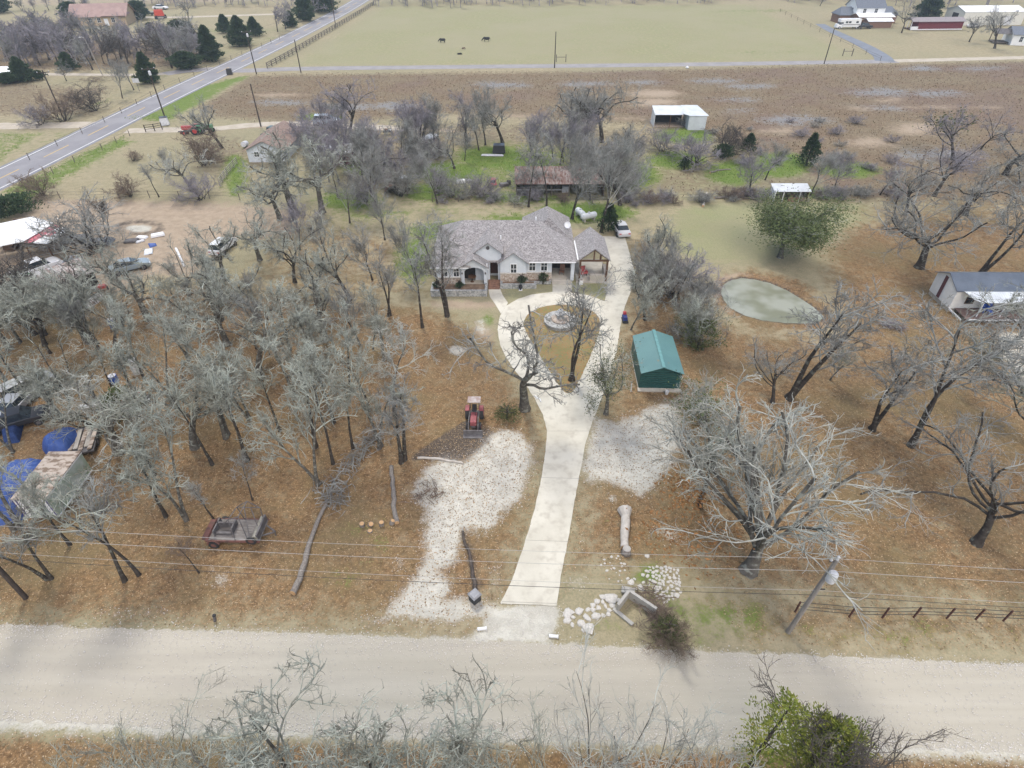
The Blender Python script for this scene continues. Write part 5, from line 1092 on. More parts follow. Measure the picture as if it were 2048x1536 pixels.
car('wrecked_car', 'grey wrecked car just below the white one in the junk yard', 'car', G(40, 815), yaw((25, 838), (60, 800)), paint('grey_paint', (.36, .38, .40)), 'sedan')
car('wrecked_car', 'dark wrecked pickup at the left edge above the tarps', 'pickup truck', G(40, 850), .5, blackp, 'truck', .9)
car('parked_car', 'black car in front of the dark forked tree by the corrugated shed', 'car', G(42, 600), 1.2, blackp, 'sedan')
car('wrecked_car', 'dull blue grey car under the trees right of the corrugated shed', 'car', G(262, 540), .6, paint('dull_blue', (.26, .32, .36)), 'sedan')
# red tractor with front loader, facing the camera
tr = thing('tractor', 'small red tractor with front loader bucket at the edge of the burn patch', 'tractor', G(949, 842), math.radians(-91))
tred = mat('tractor_red', (.31, .095, .10), (.23, .065, .07), scale=2, rough=.6)
obj('hood', MB().box((.75, 0, .95), (1.5, .62, .55)), tred, tr, .06); obj('engine_block', MB().box((.6, 0, .55), (1.7, .4, .4)), m_steel, tr)
for sy in (-.72, .72):
    wheel(tr, (-.55, sy, .66), .66, .38, tred, name='rear_wheel'); obj('fender', MB().box((-.5, sy * .98, 1.33), (.85, .42, .07)), tred, tr, .03); wheel(tr, (1.15, sy * .88, .38), .38, .24, tred, name='front_wheel')
    obj('loader_arm', MB().tube([(-.1, sy * .6, 1.2), (1.3, sy * .66, 1.05), (1.95, sy * .66, .4)], .06, 6), m_steel, tr)
obj('seat', MB().box((-.55, 0, 1.1), (.45, .48, .12)).box((-.78, 0, 1.35), (.1, .46, .45)), m_black, tr, .03); obj('platform', MB().box((-.3, 0, .75), (.9, 1.0, .08)), m_steel, tr)
obj('steering_wheel', MB().lathe([(.17, 0), (.2, .02), (.17, .04)], 12, (-.1, 0, 1.35)), m_black, tr)
for sy in (-.45, .45): obj('canopy_post', MB().beam((-.95, sy, .9), (-.95, sy, 2.2), .07), m_steel, tr)
obj('canopy', MB().box((-.72, 0, 2.24), (.95, 1.3, .09)), mat('canopy_brown', (.33, .25, .22), (.45, .42, .40), scale=2), tr, .03)
obj('bucket', MB().extr([(2.0, -.95, .05), (2.55, -.95, .02), (2.6, -.95, .08), (2.1, -.95, .15), (2.05, -.95, .6), (1.95, -.95, .6)], (0, 1, 0), 1.9), m_steel, tr)
obj('exhaust', MB().tube([(.5, .2, 1.2), (.5, .2, 1.75)], .035, 6), m_black, tr)
tr.scale = (.9, .9, .9)
# rusty flatbed trailer with a pipe frame
ft_ = thing('flatbed_trailer', 'rusty flatbed machine trailer with upright pipe frame and red wheels on the leaf litter', 'trailer', G(468, 1092), -.02)
rr = mat('rust_red', (.19, .085, .07), (.10, .06, .05), scale=2.5, rough=.8); pl = mat('trailer_planks', (.24, .225, .21), (.15, .135, .12), scale=2, stretch=(1, 5, 1), rough=.9)
obj('deck', MB().box((.1, .95, .62), (3.9, 1.95, .1)), pl, ft_); obj('deck_rail', MB().box((.1, -.05, .62), (4.0, .08, .16)).box((.1, 1.96, .62), (4.0, .08, .16)), rr, ft_)
obj('rear_gate', MB().box((-1.95, .95, .75), (.5, 1.9, .2), taper=.8), rr, ft_); obj('hopper', MB().box((-.75, 1.2, .95), (1.3, .12, .55)).box((-1.35, 1.0, .95), (.1, 1.3, .55)).box((-.75, .55, .78), (1.2, .2, .2)).box((-.1, 1.0, .95), (.1, 1.0, .55)), m_steel, ft_)
obj('roller', MB().tube([(1.75, .02, .9), (1.75, 1.95, .9)], .22, 12), mat('roller_grey', (.33, .32, .27), (.22, .21, .18)), ft_); obj('back_board', MB().box((1.95, 1.0, .95), (.12, 1.9, .6)), m_steel, ft_)
wheel(ft_, (-1.3, -.15, .36), .36, .22, rr); wheel(ft_, (-1.3, 2.05, .36), .36, .22, rr); fly = wheel(ft_, (1.55, -.15, .85), .38, .08, rr, name='flywheel')
obj('fender', MB().tube([(-1.72, -.18, .45), (-1.55, -.18, .78), (-1.3, -.18, .86), (-1.05, -.18, .78), (-.88, -.18, .45)], .09, 5), rr, ft_)
pf = MB()
for a, b in (((.3, 1.9, .7), (.2, 1.75, 2.3)), ((1.7, 1.9, .7), (1.9, 1.8, 2.2)), ((.3, .0, .7), (.0, .6, 2.3)), ((1.2, .05, .7), (.75, .7, 2.5)), ((.2, 1.75, 2.3), (0, .6, 2.3)), ((.2, 1.75, 2.3), (1.05, 1.9, 2.8)), ((1.05, 1.9, 2.8), (1.9, 1.8, 2.2)), ((0, .6, 2.3), (.75, .7, 2.5)), ((0, .6, 2.3), (-1.2, .9, .8)), ((.2, 1.75, 2.3), (1.9, 1.8, 2.2)), ((1.05, 1.9, 2.8), (.75, .7, 2.5)), ((.75, 1.75, 2.28), (1.35, .05, .7)), ((1.2, 1.8, 2.25), (1.75, .9, .9))): pf.tube([a, b], .035, 5)
obj('pipe_frame', pf, m_steel, ft_); obj('tow_bar', MB().beam((2.0, .5, .6), (2.9, .95, .5), .09).beam((2.0, 1.5, .6), (2.9, .95, .5), .09).tube([(2.85, .9, .1), (2.85, .9, .65)], .05, 6), m_steel, ft_)
# logs, stumps and cut wood
m_log = mat('log_bark', (.27, .245, .215), (.18, .16, .14), scale=3, stretch=(3, 3, .8), rough=.95, bump=.5); m_cut = mat('cut_wood', (.55, .36, .19), (.45, .28, .14), scale=6, rough=.9)
def log(label, pts, r0, r1, m=m_log, name='log', ends=True, wob=.05):
    q = [G(x, y, r0 * .8) for x, y in pts]; q = catmull(q, 4); n = len(q); base = q[0].copy(); base.z = 0
    q = [p + Vector((random.uniform(-wob, wob), random.uniform(-wob, wob), 0)) - base for p in q]
    rs = [r0 + (r1 - r0) * i / (n - 1) for i in range(n)]; t = thing(name, label, 'log', base)
    obj('trunk', MB().tube(q, [r * random.uniform(.93, 1.07) for r in rs], 9), m, t, smooth=True)
    if ends:
        d0 = (q[0] - q[1]).normalized(); obj('cut_end', MB().tube([q[0] - d0 * .01, q[0] + d0 * .03], r0 * .9, 9), m_cut, t)
    return t, q
log('long straight felled log pointing from the road verge to the brush at the grove edge', [(586, 1187), (603, 1145), (615, 1100), (632, 1050), (655, 1000)], .24, .13)
log('crooked barkless log lying right of the cut rounds', [(793, 1046), (788, 1010), (785, 970), (782, 932)], .19, .17, wob=.07)
log('pale thin log at the lower tip of the dark burn patch', [(836, 915), (870, 916), (900, 921), (927, 926)], .12, .08, mat('pale_log', (.52, .49, .44), (.42, .39, .34)), wob=.06)
t, q = log('thick pale log with flared root end right of the driveway', [(1249, 1096), (1249, 1070), (1251, 1045), (1250, 1026)], .30, .36, mat('pale_log', (.52, .49, .44)), wob=.03)
obj('root_flare', MB().tube([q[-1] - Vector((0, .3, 0)), q[-1], q[-1] + Vector((0, .35, .0))], [.34, .46, .58], 10), mat('pale_log', (.5, .5, .4)), t)
log('charred dark log lying behind the small stone mailbox pillar', [(951, 1180), (944, 1140), (936, 1100), (924, 1064)], .16, .09, mat('charred', (.05, .042, .036), (.10, .08, .065), scale=3), ends=False, wob=.08)
log('thin grey fallen trunk left of the small white roofed shed', [(1406, 412), (1410, 398), (1414, 385)], .2, .12, mat('pale_log', (.5, .5, .4)))
log('long white plank lying on the dirt yard', [(352, 497), (360, 514), (368, 532)], .16, .16, m_trim, 'plank', wob=0)
log('weathered fallen limb below the broken limbed trunk', [(838, 302), (815, 312), (795, 322)], .22, .1, wob=.1)
log('long grey fallen trunk on the weedy fence line', [(1430, 396), (1475, 393), (1520, 400)], .22, .1, wob=.15)
log('grey trunk lying in the green weeds behind the house', [(1420, 345), (1440, 340), (1462, 338)], .16, .08, wob=.1)
t = thing('tree_stump', 'grey sawn tree stump in front of the thick pale log', 'stump', G(1252, 1106)); obj('trunk', MB().lathe([(.4, 0), (.33, .15), (.3, .55)], 12), m_log, t, smooth=True); obj('cut_top', MB().lathe([(.29, .55), (.285, .56)], 12), mat('grey_cut', (.42, .40, .36)), t)
for i, (x, y, lb) in enumerate(((725, 1052, 'leftmost sawn log round beside the crooked log'), (741, 1050, 'sawn log round second from the left beside the crooked log'), (763, 1050, 'sawn log round third from the left beside the crooked log'), (783, 1048, 'sawn log round nearest the crooked log'), (740, 1063, 'fallen sawn disc in front of the log rounds'))):
    t = thing('log_round', lb, 'log round', G(x, y), i * .7); tilt = .5 if i % 2 else .1; obj('bark', MB().lathe([(.2, 0), (.2, .34 if i < 4 else .1)], 11).rot(rx=tilt), m_log, t); obj('cut_face', MB().lathe([(.175, .34 if i < 4 else .1), (.17, .36 if i < 4 else .12)], 11).rot(rx=tilt), m_cut, t)
def brushpile(label, px, n, L, spread, m, h=.7, name='brush_pile'):
    base = G(*px[0]); t = MB(); pts = [G(*p) - base for p in px]; R_ = random.Random(n)
    for i in range(n):
        c = pts[R_.randrange(len(pts))].lerp(pts[R_.randrange(len(pts))], R_.random() * .5) + Vector((R_.gauss(0, spread), R_.gauss(0, spread), R_.uniform(.05, h)))
        a = R_.uniform(0, 6.28); d = Vector((math.cos(a), math.sin(a), R_.uniform(-.25, .3))) * R_.uniform(.3, 1) * L; r = R_.uniform(.012, .045)
        t.tube([c - d * .5, c + Vector((R_.gauss(0, .1), R_.gauss(0, .1), .05)), c + d * .5], [r, r * .8, r * .4], 4, False)
    o = obj(name, t, m); o.location = base; return tag(o, label, 'brush pile', kind=None)
brushpile('tangled pile of grey cut branches at the right side of the grove', [(690, 945), (712, 920), (735, 890), (745, 878)], 150, 1.8, .4, TW['grey'])
brushpile('brush and branches heaped at the foot of the leaning twin trunked oak', [(650, 985), (672, 975), (680, 1010)], 120, 1.9, .5, TW['grey'])
brushpile('heap of dark purplish brush on the lawn left of the cabin', [(1765, 650), (1785, 655), (1800, 660)], 110, 1.6, .4, TW['lilac'])
brushpile('small heap of twigs left of the ash clearing', [(850, 985), (870, 990)], 60, 1.2, .5, TW['brown'], .3)
brushpile('dry branches around the broken concrete box', [(1300, 1215), (1290, 1190), (1310, 1230)], 110, 1.3, .5, TW['brown'], .5)
brushpile('branches scattered on the weedy fence line right of the small white roofed shed', [(1640, 395), (1700, 388), (1740, 392)], 90, 2.6, .9, TW['grey'], .8)
brushpile('low brush heap on the far side of the left track', [(175, 165), (210, 163)], 90, 3, 1.3, TW['brown'], 1.2)
brushpile('dry branches below the rusty half round hut', [(880, 395), (960, 385), (900, 402)], 90, 2.4, 1.2, TW['brown'], .5)
def deadtree(label, px, py, H, seed, m, tilt=(0, 0), name='dead_tree'):
    rng = np.random.default_rng(seed); P_, R_ = grow(np.zeros((3, 3)), nrm(np.array([[.5, 0, 1.], [-.45, .1, 1], [.05, -.3, 1]])), np.array([1., .85, .8]) * H, np.array([.13, .12, .1]), 9, .12, .02, rng, .3); acc = [[], [], 0]; tubes(P_, R_, 7, acc)
    p, d, L, r = sprout(P_, R_, np.full(3, H), 4, .4, 1, 45, 15, .3, rng, rmin=.03); P2, R2 = grow(p, d, L, r, 5, .25, .02, rng); a2 = [[], [], 0]; tubes(P2, R2, 5, a2)
    t = thing(name, label, 'dead tree', G(px, py)); t.rotation_euler = (tilt[0], tilt[1], 0)
    for nm, a in (('trunk', acc), ('limbs', a2)): me = mesh_np(nm, np.concatenate(a[0]), np.concatenate(a[1])); obj(nm, me, m, t, smooth=True)
deadtree('dead grey forked branch tree standing at the bottom edge over the gravel road', 1290, 1600, 6.2, 4, TW['grey'])
deadtree('fallen bleached dead tree with splayed white roots behind the lawn', 1330, 384, 5, 7, TW['pale'], (1.45, .2), 'fallen_tree')
# stone mailbox pillar and rubble
mp = thing('mailbox_pillar', 'short dark stone pillar with a sloped grey cap at the driveway mouth', 'pillar', G(950, 1200), .75)
obj('pillar_body', MB().box((0, 0, .35), (.62, .62, .7)), mat('dark_stone', (.06, .062, .065), (.04, .042, .045)), mp, .03); obj('cap', MB().box((0, 0, .76), (.74, .74, .14), taper=.7), mat('grey_cap', (.33, .335, .345)), mp, .02)
def culv(label, px, py, rz): t = thing('culvert_end', label, 'pipe', G(px, py), rz); obj('pipe', MB().tube([(-.3, 0, .1), (.3, 0, .1)], .11, 12, False).tube([(-.3, 0, .1), (.3, 0, .1)], .09, 12, False), m_trim, t); obj('collar', MB().tube([(.24, 0, .1), (.31, 0, .1)], .13, 12, False), m_trim, t)
culv('white pipe end left of the driveway mouth', 964, 1259, .1); culv('white pipe end right of the driveway mouth', 1107, 1274, -.1); 
t = thing('water_meter', 'small dark metal stub standing alone on the left road verge', 'post', G(430, 1242)); obj('stub', MB().tube([(0, 0, 0), (.06, .1, .5)], .1, 8), m_steel, t); obj('cap', MB().lathe([(.13, .5), (.1, .58)], 8, (.06, .1, 0)), m_black, t)
t = thing('pvc_bend', 'white curved piece of pipe lying at the left edge of the driveway fork', 'pipe', G(1078, 800)); obj('pipe', MB().tube([(-.35, .5, .08), (-.2, .2, .08), (.1, .0, .08), (.15, -.35, .08)], .07, 8), m_trim, t)
m_rock = mat('limestone', (.57, .55, .50), (.46, .44, .40), scale=3, c3=(.42, .37, .29), scale3=2, lo3=.6, hi3=.72, rough=.95, bump=.4)
rocks = []
for s_ in range(5):
    rng = np.random.default_rng(s_); import bmesh
    bm = bmesh.new(); bmesh.ops.create_icosphere(bm, subdivisions=1, radius=1)
    for v in bm.verts: k = rng.uniform(.72, 1.15); v.co = Vector((v.co.x * k * rng.uniform(.9, 1.1), v.co.y * k * .85, max(v.co.z * k * .42, -.15) + .12))
    me = bpy.data.meshes.new('stone'); bm.to_mesh(me); bm.free(); me.materials.append(m_rock); rocks.append(me)
def stones(n, poly, r0, r1, label, group, seed):
    R_ = random.Random(seed); w = G2(poly); xs = [p[0] for p in w]; ys_ = [p[1] for p in w]; k = 0; placed = []
    for _ in range(9000):
        if k >= n: break
        q = (R_.uniform(min(xs), max(xs)), R_.uniform(min(ys_), max(ys_))); r = R_.uniform(r0, r1)
        if not inside(np.array([q]), w)[0] or any((q[0] - a) ** 2 + (q[1] - b) ** 2 < ((r + c) * .75) ** 2 for a, b, c in placed): continue
        placed.append((q[0], q[1], r)); o = bpy.data.objects.new('stone', rocks[R_.randrange(5)]); C.objects.link(o); o.location = (q[0], q[1], 0); o.scale = (r, r * R_.uniform(.7, 1.2), r * R_.uniform(.6, 1)); o.rotation_euler = (0, 0, R_.uniform(0, 6))
        tag(o, label, 'rock', group); k += 1
stones(105, [(1290, 1135), (1330, 1132), (1358, 1140), (1362, 1195), (1345, 1200), (1325, 1207), (1310, 1190), (1305, 1165), (1285, 1150)], .12, .27, 'white limestone rock in the dense rock pile right of the driveway', 'rocks of the dense pile', 1)
stones(34, [(1200, 1120), (1240, 1108), (1260, 1150), (1310, 1160), (1290, 1180), (1250, 1180), (1205, 1150)], .06, .16, 'small white stone scattered left of the dense rock pile', 'stones scattered left of the dense pile', 2)
stones(30, [(1130, 1225), (1170, 1222), (1200, 1195), (1235, 1190), (1240, 1215), (1200, 1240), (1170, 1262), (1135, 1245)], .2, .42, 'broken white slab in the rubble left of the concrete box', 'slabs of the rubble row', 3)
stones(14, [(800, 940), (1050, 900), (1060, 950), (1000, 940), (1000, 1050), (820, 1060)], .05, .12, 'small pale stone on the ash clearing', 'stones of the ash clearing', 4)
for i, (px, py, r, lb) in enumerate(((1224, 1197, .6, 'largest white slab at the top of the rubble row'), (1135, 1228, .5, 'leftmost square slab of the rubble row'), (1175, 1258, .52, 'lowest square slab of the rubble row'), (1262, 1165, .33, 'single large rock between the two rock piles'), (1282, 1176, .3, 'flat grey rock just above the concrete box'), (1295, 1112, .24, 'single white rock above the dense rock pile'), (1845, 462, .5, 'pale flat boulder right of the spreading oak'))):
    o = bpy.data.objects.new('boulder', rocks[i % 5]); C.objects.link(o); o.location = G(px, py); o.scale = (r, r * .9, r * .6); o.rotation_euler = (0, 0, i * 1.3); tag(o, lb, 'rock')
cb = thing('concrete_box', 'broken open concrete box lying beside the rubble at the road', 'concrete box', G(1266, 1218), math.radians(-40))
m_cb = mat('old_concrete', (.42, .41, .375), (.34, .33, .30), scale=2, rough=.95, bump=.3)
obj('long_wall', MB().box((.35, .55, .42), (2.0, .2, .84)), m_cb, cb, .01); obj('end_wall', MB().box((-.75, -.1, .42), (.2, 1.5, .84)), m_cb, cb, .01); obj('broken_slab', MB().box((-.95, .9, .14), (.9, .5, .16), .5).box((-.2, -.95, .1), (1.6, .25, .12), -.1), m_cb, cb)
# utility poles and wires
m_pole = mat('pole_wood', (.30, .28, .25), (.22, .20, .18), scale=2, stretch=(4, 4, .5), rough=.95); m_poled = mat('pole_wood_dark', (.075, .06, .05), (.05, .04, .035), rough=.95); m_wire = mat('wire', (.42, .41, .38), rough=.7); m_wired = mat('wire_black', (.05, .05, .05), rough=.7); m_ins = mat('insulator', (.62, .63, .64), rough=.4)
def pole(label, px, py, H, r=.14, m=m_poled, arm=None, xf=False, lean=(0, 0), rz=0, name='utility_pole', lamp=False):
    t = thing(name, label, 'utility pole', G(px, py), rz); lx, ly = lean
    obj('pole', MB().tube([(0, 0, -.1), (lx * .5, ly * .5, H / 2), (lx, ly, H)], [r, r * .88, r * .72], 10), m, t, smooth=False)
    if arm: obj('crossarm', MB().box((lx, ly, H - .45), (arm, .12, .14)), m, t); 
    if arm:
        for sx in (-.46, .46): obj('insulator', MB().lathe([(.05, 0), (.09, .06), (.05, .12), (.08, .16), (.03, .2)], 8, (lx + arm * sx, ly, H - .38)), m_ins, t)
    if xf: obj('transformer', MB().lathe([(.24, 0), (.27, .05), (.27, .72), (.2, .82), (.06, .86)], 16, (lx * .8 + .02, ly * .8 - .38, H - 1.55)), m_ins, t, smooth=False)
    if lamp: obj('lamp_arm', MB().tube([(lx, ly, H - .2), (lx - .5, ly, H + .1), (lx - .9, ly, H + .05)], .05, 6), m_ins, t); obj('lamp_head', MB().box((lx - 1.1, ly, H), (.5, .25, .14)), m_ins, t, .03)
    return t
p1 = pole('grey wooden pole with a white transformer near the road at right', 1576, 1264, 8.1, .17, m_pole, xf=True, lean=(.38, -.1))
obj('insulator', MB().lathe([(.05, 0), (.1, .1), (.05, .2), (.1, .3), (.03, .36)], 8, (.38, -.1, 8.05)).lathe([(.05, 0), (.1, .08), (.03, .2)], 8, (.05, -.1, 8.0)), m_ins, p1)
obj('cutout_bracket', MB().beam((.38, -.1, 7.9), (.0, -.12, 7.95), .06).beam((.3, -.1, 6.9), (.3, -.5, 6.9), .07), m_steel, p1)
obj('cable_clamp', MB().beam((.15, -.02, 5.0), (.75, -.02, 5.0), .06), m_black, p1)
p0 = pole('dark wooden pole leaning out of the picture at the lower left', 52, 1196, 8.2, .17, m_poled)
A0, A1 = G(52, 1196), G(1576, 1264) + Vector((.25, -.1, 0)); A2 = A1 + (A1 - A0)
def wire(label, h0, h1, r, m, off=0.0, sag=.5):
    pts = []
    Am1 = A0 - (A1 - A0)
    for a, b, ha, hb in ((Am1, A0, h0, h0), (A0, A1, h0, h1), (A1, A2, h1, h1)):
        for i in range(16): s_ = i / 16; q = a.lerp(b, s_); pts.append((q.x, q.y + off, ha + (hb - ha) * s_ - sag * 4 * s_ * (1 - s_)))
    pts.append((A2.x, A2.y + off, h1)); return tag(obj('overhead_wire', MB().tube(pts, r, 5), m), label, 'wire')
wire('uppermost overhead wire crossing the whole photo at the pole top', 8.1, 8.2, .011, m_wire); wire('second overhead wire, passing the transformer', 6.9, 7.0, .013, m_wire)
wire('third overhead wire, a thin grey cable below the transformer', 5.3, 5.0, .011, m_wire); wire('lowest dark overhead cable crossing the driveway mouth', 4.6, 4.5, .016, m_wired)
for px, py, H, lb, arm in ((332, 241, 10.5, 'pole beside the highway at the ranch track entrance', 2.4), (513, 148, 10.5, 'pole beside the highway at the corner of the big pasture', 2.4), (602, 145, 8.0, 'pole without arms on the near edge of the field lane at left', 0), (522, 253, 8.2, 'pole without arms beside the ranch track', 0), (1109, 136, 9.0, 'lone pole in the middle of the field lane', 0), (1648, 128, 9.0, 'pole on the field lane near the bluish house drive', 0), (130, 243, 10, 'pole left of the highway by the brown shrubs', 2.2), (672, 56, 11, 'distant pole beside the far highway fence', 2.4)):
    pole(lb, px, py, H, .15, m_poled, arm or None, rz=.5, xf=bool(arm) and py < 245 and px > 300 and px < 600)
pole('leaning light pole with a lamp on the left wood track', 205, 150, 9, .13, m_pole, lamp=True, lean=(-1.0, 0))
tops = [G(130, 243) + Vector((0, 0, 9.7)), G(332, 241) + Vector((0, 0, 10.1)), G(513, 148) + Vector((0, 0, 10.1)), G(672, 56) + Vector((0, 0, 10.6))]
for nm, i, j in (('wires between the two nearest highway poles', 1, 2), ('wires between the pasture corner pole and the distant pole', 2, 3)):
    mb = MB(); a, b = tops[i], tops[j]
    mb.tube([a.lerp(b, s_) - Vector((0, 0, 1.2 * 4 * s_ * (1 - s_))) for s_ in np.linspace(0, 1, 14)], .02, 4); tag(obj('overhead_wire', mb, m_wired), nm, 'wire')
# fences
def fence(label, pts, gap, H, m, rails, rw=.04, pw=.09, wire_=True, name='wire_fence'):
    w = [G(*p) for p in pts]; base = w[0].copy(); t = thing(name, label, 'fence', base); pm = None; allp = []
    for a, b in zip(w, w[1:]):
        n = max(1, int((b - a).length / gap)); allp += [a.lerp(b, i / n) for i in range(n)]
    allp.append(w[-1])
    for i, p in enumerate(allp):
        if pm is None: mb = MB().box((0, 0, H / 2), (pw, pw, H)); pm = bpy.data.meshes.new('post'); pm.from_pydata(mb.v, [], mb.f); pm.materials.append(m)
        if len(allp) > 100 and i % 2: continue
        o = bpy.data.objects.new('post', pm); C.objects.link(o); o.parent = t; o.location = p - base
    for z in rails:
        mb = MB()
        for a, b in zip(w, w[1:]): mb.beam(a - base + Vector((0, .03, z)), b - base + Vector((0, .03, z)), rw)
        obj('rail' if not wire_ else 'wire', mb, m if not wire_ else m_wired, t)
    return t
m_fw = mat('fence_wood_grey', (.16, .14, .12), (.11, .095, .08), rough=.95)
fence('brown post and wire fence along the road at right', [(1590, 1224), (1698, 1234), (1764, 1236), (1827, 1235), (1893, 1237), (1951, 1239), (2006, 1242), (2080, 1246), (2200, 1250)], 2.0, 1.25, mat('rusty_post', (.10, .045, .035), (.07, .035, .03)), (.35, .7, 1.15), .03)
fence('weathered board fence between the highway and the big pasture', [(535, 137), (570, 118), (620, 88), (680, 52), (720, 28), (748, 10)], 3.2, 1.5, m_fw, (.5, .95, 1.4), .14, .2, False, 'board_fence')
fence('wire fence between the dirt yard and the tan field', [(62, 398), (180, 397), (300, 396), (420, 398), (480, 400)], 4.0, 1.2, m_fw, (.6, 1.1), .02)
fence('wire fence beside the highway verge left of the field', [(60, 372), (150, 325), (205, 300), (260, 272)], 4.0, 1.2, m_fw, (.6, 1.1), .02)
fence('overgrown wire fence behind the house', [(865, 404), (1020, 402), (1240, 408), (1500, 398), (1700, 392)], 4.0, 1.2, m_fw, (.6, 1.1), .02)
fence('wire fence along the far side of the highway', [(60, 320), (210, 245), (330, 180), (440, 130), (560, 80)], 6.0, 1.3, m_fw, (.6, 1.1), .025)
fence('faint wire fence right of the big pasture', [(1560, 24), (1620, 55), (1680, 85), (1760, 122)], 8.0, 1.3, m_fw, (.7, 1.2), .03)
fence('wire fence beside the ranch track behind the trees', [(760, 264), (830, 264), (900, 266), (960, 268)], 3.5, 1.2, m_fw, (.6, 1.1), .025)
fence('grey board fence curving between field and old house', [(440, 372), (455, 350), (475, 328)], 1.6, 1.3, mat('pale_boards', (.33, .30, .27)), (.3, .6, .9, 1.2), .07, .1, False, 'board_fence')
fence('dark gate fence at the ranch track entrance', [(292, 264), (310, 262), (325, 259)], 1.6, 1.4, m_poled, (.5, .9, 1.3), .08, .14, False, 'gate')
for px, py, lb in ((1122, 124, 'timber brace gate on the pasture edge near the lone pole'), (1694, 112, 'timber brace gate near the bluish house drive')):
    t = thing('brace_gate', lb, 'gate', G(px, py)); 
    for x in (-1.4, 1.4): obj('post', MB().box((x, 0, 1.0), (.2, .2, 2.0)), m_fw, t)
    obj('rail', MB().beam((-1.4, 0, 1.3), (1.4, 0, 1.3), .12), m_fw, t)
# ---------------- outbuildings ----------------
# two part white shed: open bay plus closed angled part
ws = thing('open_shed', 'white metal shed with a dark open bay and a closed angled wing', 'shed', G(1308, 254))
m_whs = mat('white_sheet', (.60, .64, .66), (.52, .55, .57), scale=.6, rough=.5, wave=(2.2, 'X'), bump=.25)
obj('bay_roof', shell([(-.2, -.2, 2.5), (6.4, -.2, 2.5), (6.6, 3.8, 3.3), (-.2, 3.8, 3.3)], [(0, 1, 2, 3)], .08), m_whs, ws); obj('back_wall', MB().box((3.2, 3.55, 1.5), (6.4, .1, 3.0)), m_dark, ws); obj('end_wall', MB().box((-.05, 1.8, 1.35), (.1, 3.4, 2.7)), m_whs, ws)
obj('post', MB().box((3.2, 0, 1.2), (.14, .14, 2.4)), m_wood, ws); obj('bay_floor', MB().box((3.2, 1.7, .03), (6.2, 3.5, .05)), mat('bay_dirt', (.40, .33, .26)), ws)
obj('wing_wall', MB().extr([(6.5, -2.2, 0), (10.1, -2.2, 0), (10.1, 2.6, 0), (6.5, 2.6, 0)], (0, 0, 1), 2.75), m_whs, ws)
obj('wing_roof', shell([(5.4, .6, 2.6), (6.5, -2.4, 2.85), (10.4, -2.3, 2.85), (9.4, 3.9, 3.35), (5.9, 3.9, 3.35)], [(0, 1, 2, 3, 4)], .08), m_whs, ws)
# small white roofed shed
s2 = thing('small_shed', 'small shed with a white metal roof at the back edge of the mown lawn', 'shed', G(1545, 404))
obj('roof', shell([(-.2, -.2, 1.75), (5.6, -.2, 1.75), (5.6, 2.0, 2.25), (-.2, 2.0, 2.25)], [(0, 1, 2, 3)], .06), m_tin, s2); obj('end_wall', MB().box((.02, .9, .95), (.08, 1.8, 1.7)), m_trim, s2); obj('back_wall', MB().box((2.7, 1.8, 1.0), (5.3, .08, 1.9)), m_brick, s2); obj('far_end_wall', MB().box((5.3, .9, .95), (.08, 1.8, 1.7)), m_wood, s2)
for x in (.1, 1.4, 4.0): obj('post', MB().box((x, -.05, .85), (.1, .1, 1.7)), m_trim, s2)
obj('stall_front', MB().box((3.7, 0, .4), (2.8, .07, .7)), m_brick, s2)
# long rusty shed
ls = thing('long_shed', 'long low shed with a rusty tin roof behind the house', 'shed', G(1033, 392))
obj('roof', shell([(-.3, -.4, 2.1), (14.2, -.4, 2.1), (14.2, 5.2, 3.0), (-.3, 5.2, 3.0)], [(0, 1, 2, 3)], .07), m_rust, ls); obj('back_wall', MB().box((7, 5, 1.4), (14, .1, 2.8)), m_dark, ls); obj('end_wall', MB().box((0, 2.4, 1.1), (.1, 4.8, 2.1)), m_wood, ls)
obj('side_boards', MB().box((2.2, 0, .75), (4.2, .08, 1.4)), m_steel, ls); obj('far_end_wall', MB().box((13.9, 2.4, 1.1), (.1, 4.8, 2.1)), m_wood, ls)
for i in range(6): obj('post', MB().box((2.8 * i, -.1, 1.0), (.13, .13, 2.1)), m_fw, ls)
obj('pipe_rail', MB().beam((0, -.12, 1.05), (7.6, -.12, 1.05), .06), m_ins, ls)
for px, py, lb, s_ in ((1081, 386, 'white appliance in front of the long rusty shed', 1.3), (1130, 384, 'white freezer chest under the long rusty shed', 1.0)):
    t = thing('appliance', lb, 'appliance', G(px, py)); obj('cabinet', MB().box((0, 0, .5 * s_), (1.0, .7, s_)), m_trim, t, .04); obj('door', MB().box((0, -.38, .5 * s_), (.9, .05, s_ * .85)), m_ins, t)
# quonset
qh = thing('quonset_hut', 'rusty half round metal hut with an open dark end', 'shed', G(792, 392), .12)
arc = [(1.9 * math.cos(a), 1.75 * math.sin(a)) for a in np.linspace(0, PI, 15)]; vs = [(x, 0, z) for x, z in arc] + [(x, 5.5, z) for x, z in arc]
mb = MB(); mb.add(vs + [(x * .97, y, z * .97) for x, y, z in vs], [(i, i + 1, 16 + i, 15 + i) for i in range(14)] + [(30 + i, 45 + i, 46 + i, 31 + i) for i in range(14)] + [(i, 30 + i, 31 + i, i + 1) for i in range(14)]); obj('shell', mb, mat('rust_brown', (.20, .13, .10), (.12, .08, .065), scale=1.5, rough=.85, wave=(3, 'Y'), bump=.5), qh); obj('back_wall', MB().extr([(x * .95, 5.3, z * .95) for x, z in arc], (0, 1, 0), .05), m_dark, qh)
obj('roof_scrap', MB().box((1.0, 3.6, 1.72), (1.7, 1.2, .07), .5).box((.2, 4.3, 1.8), (1.4, .6, .07), -.2), m_tin, qh)
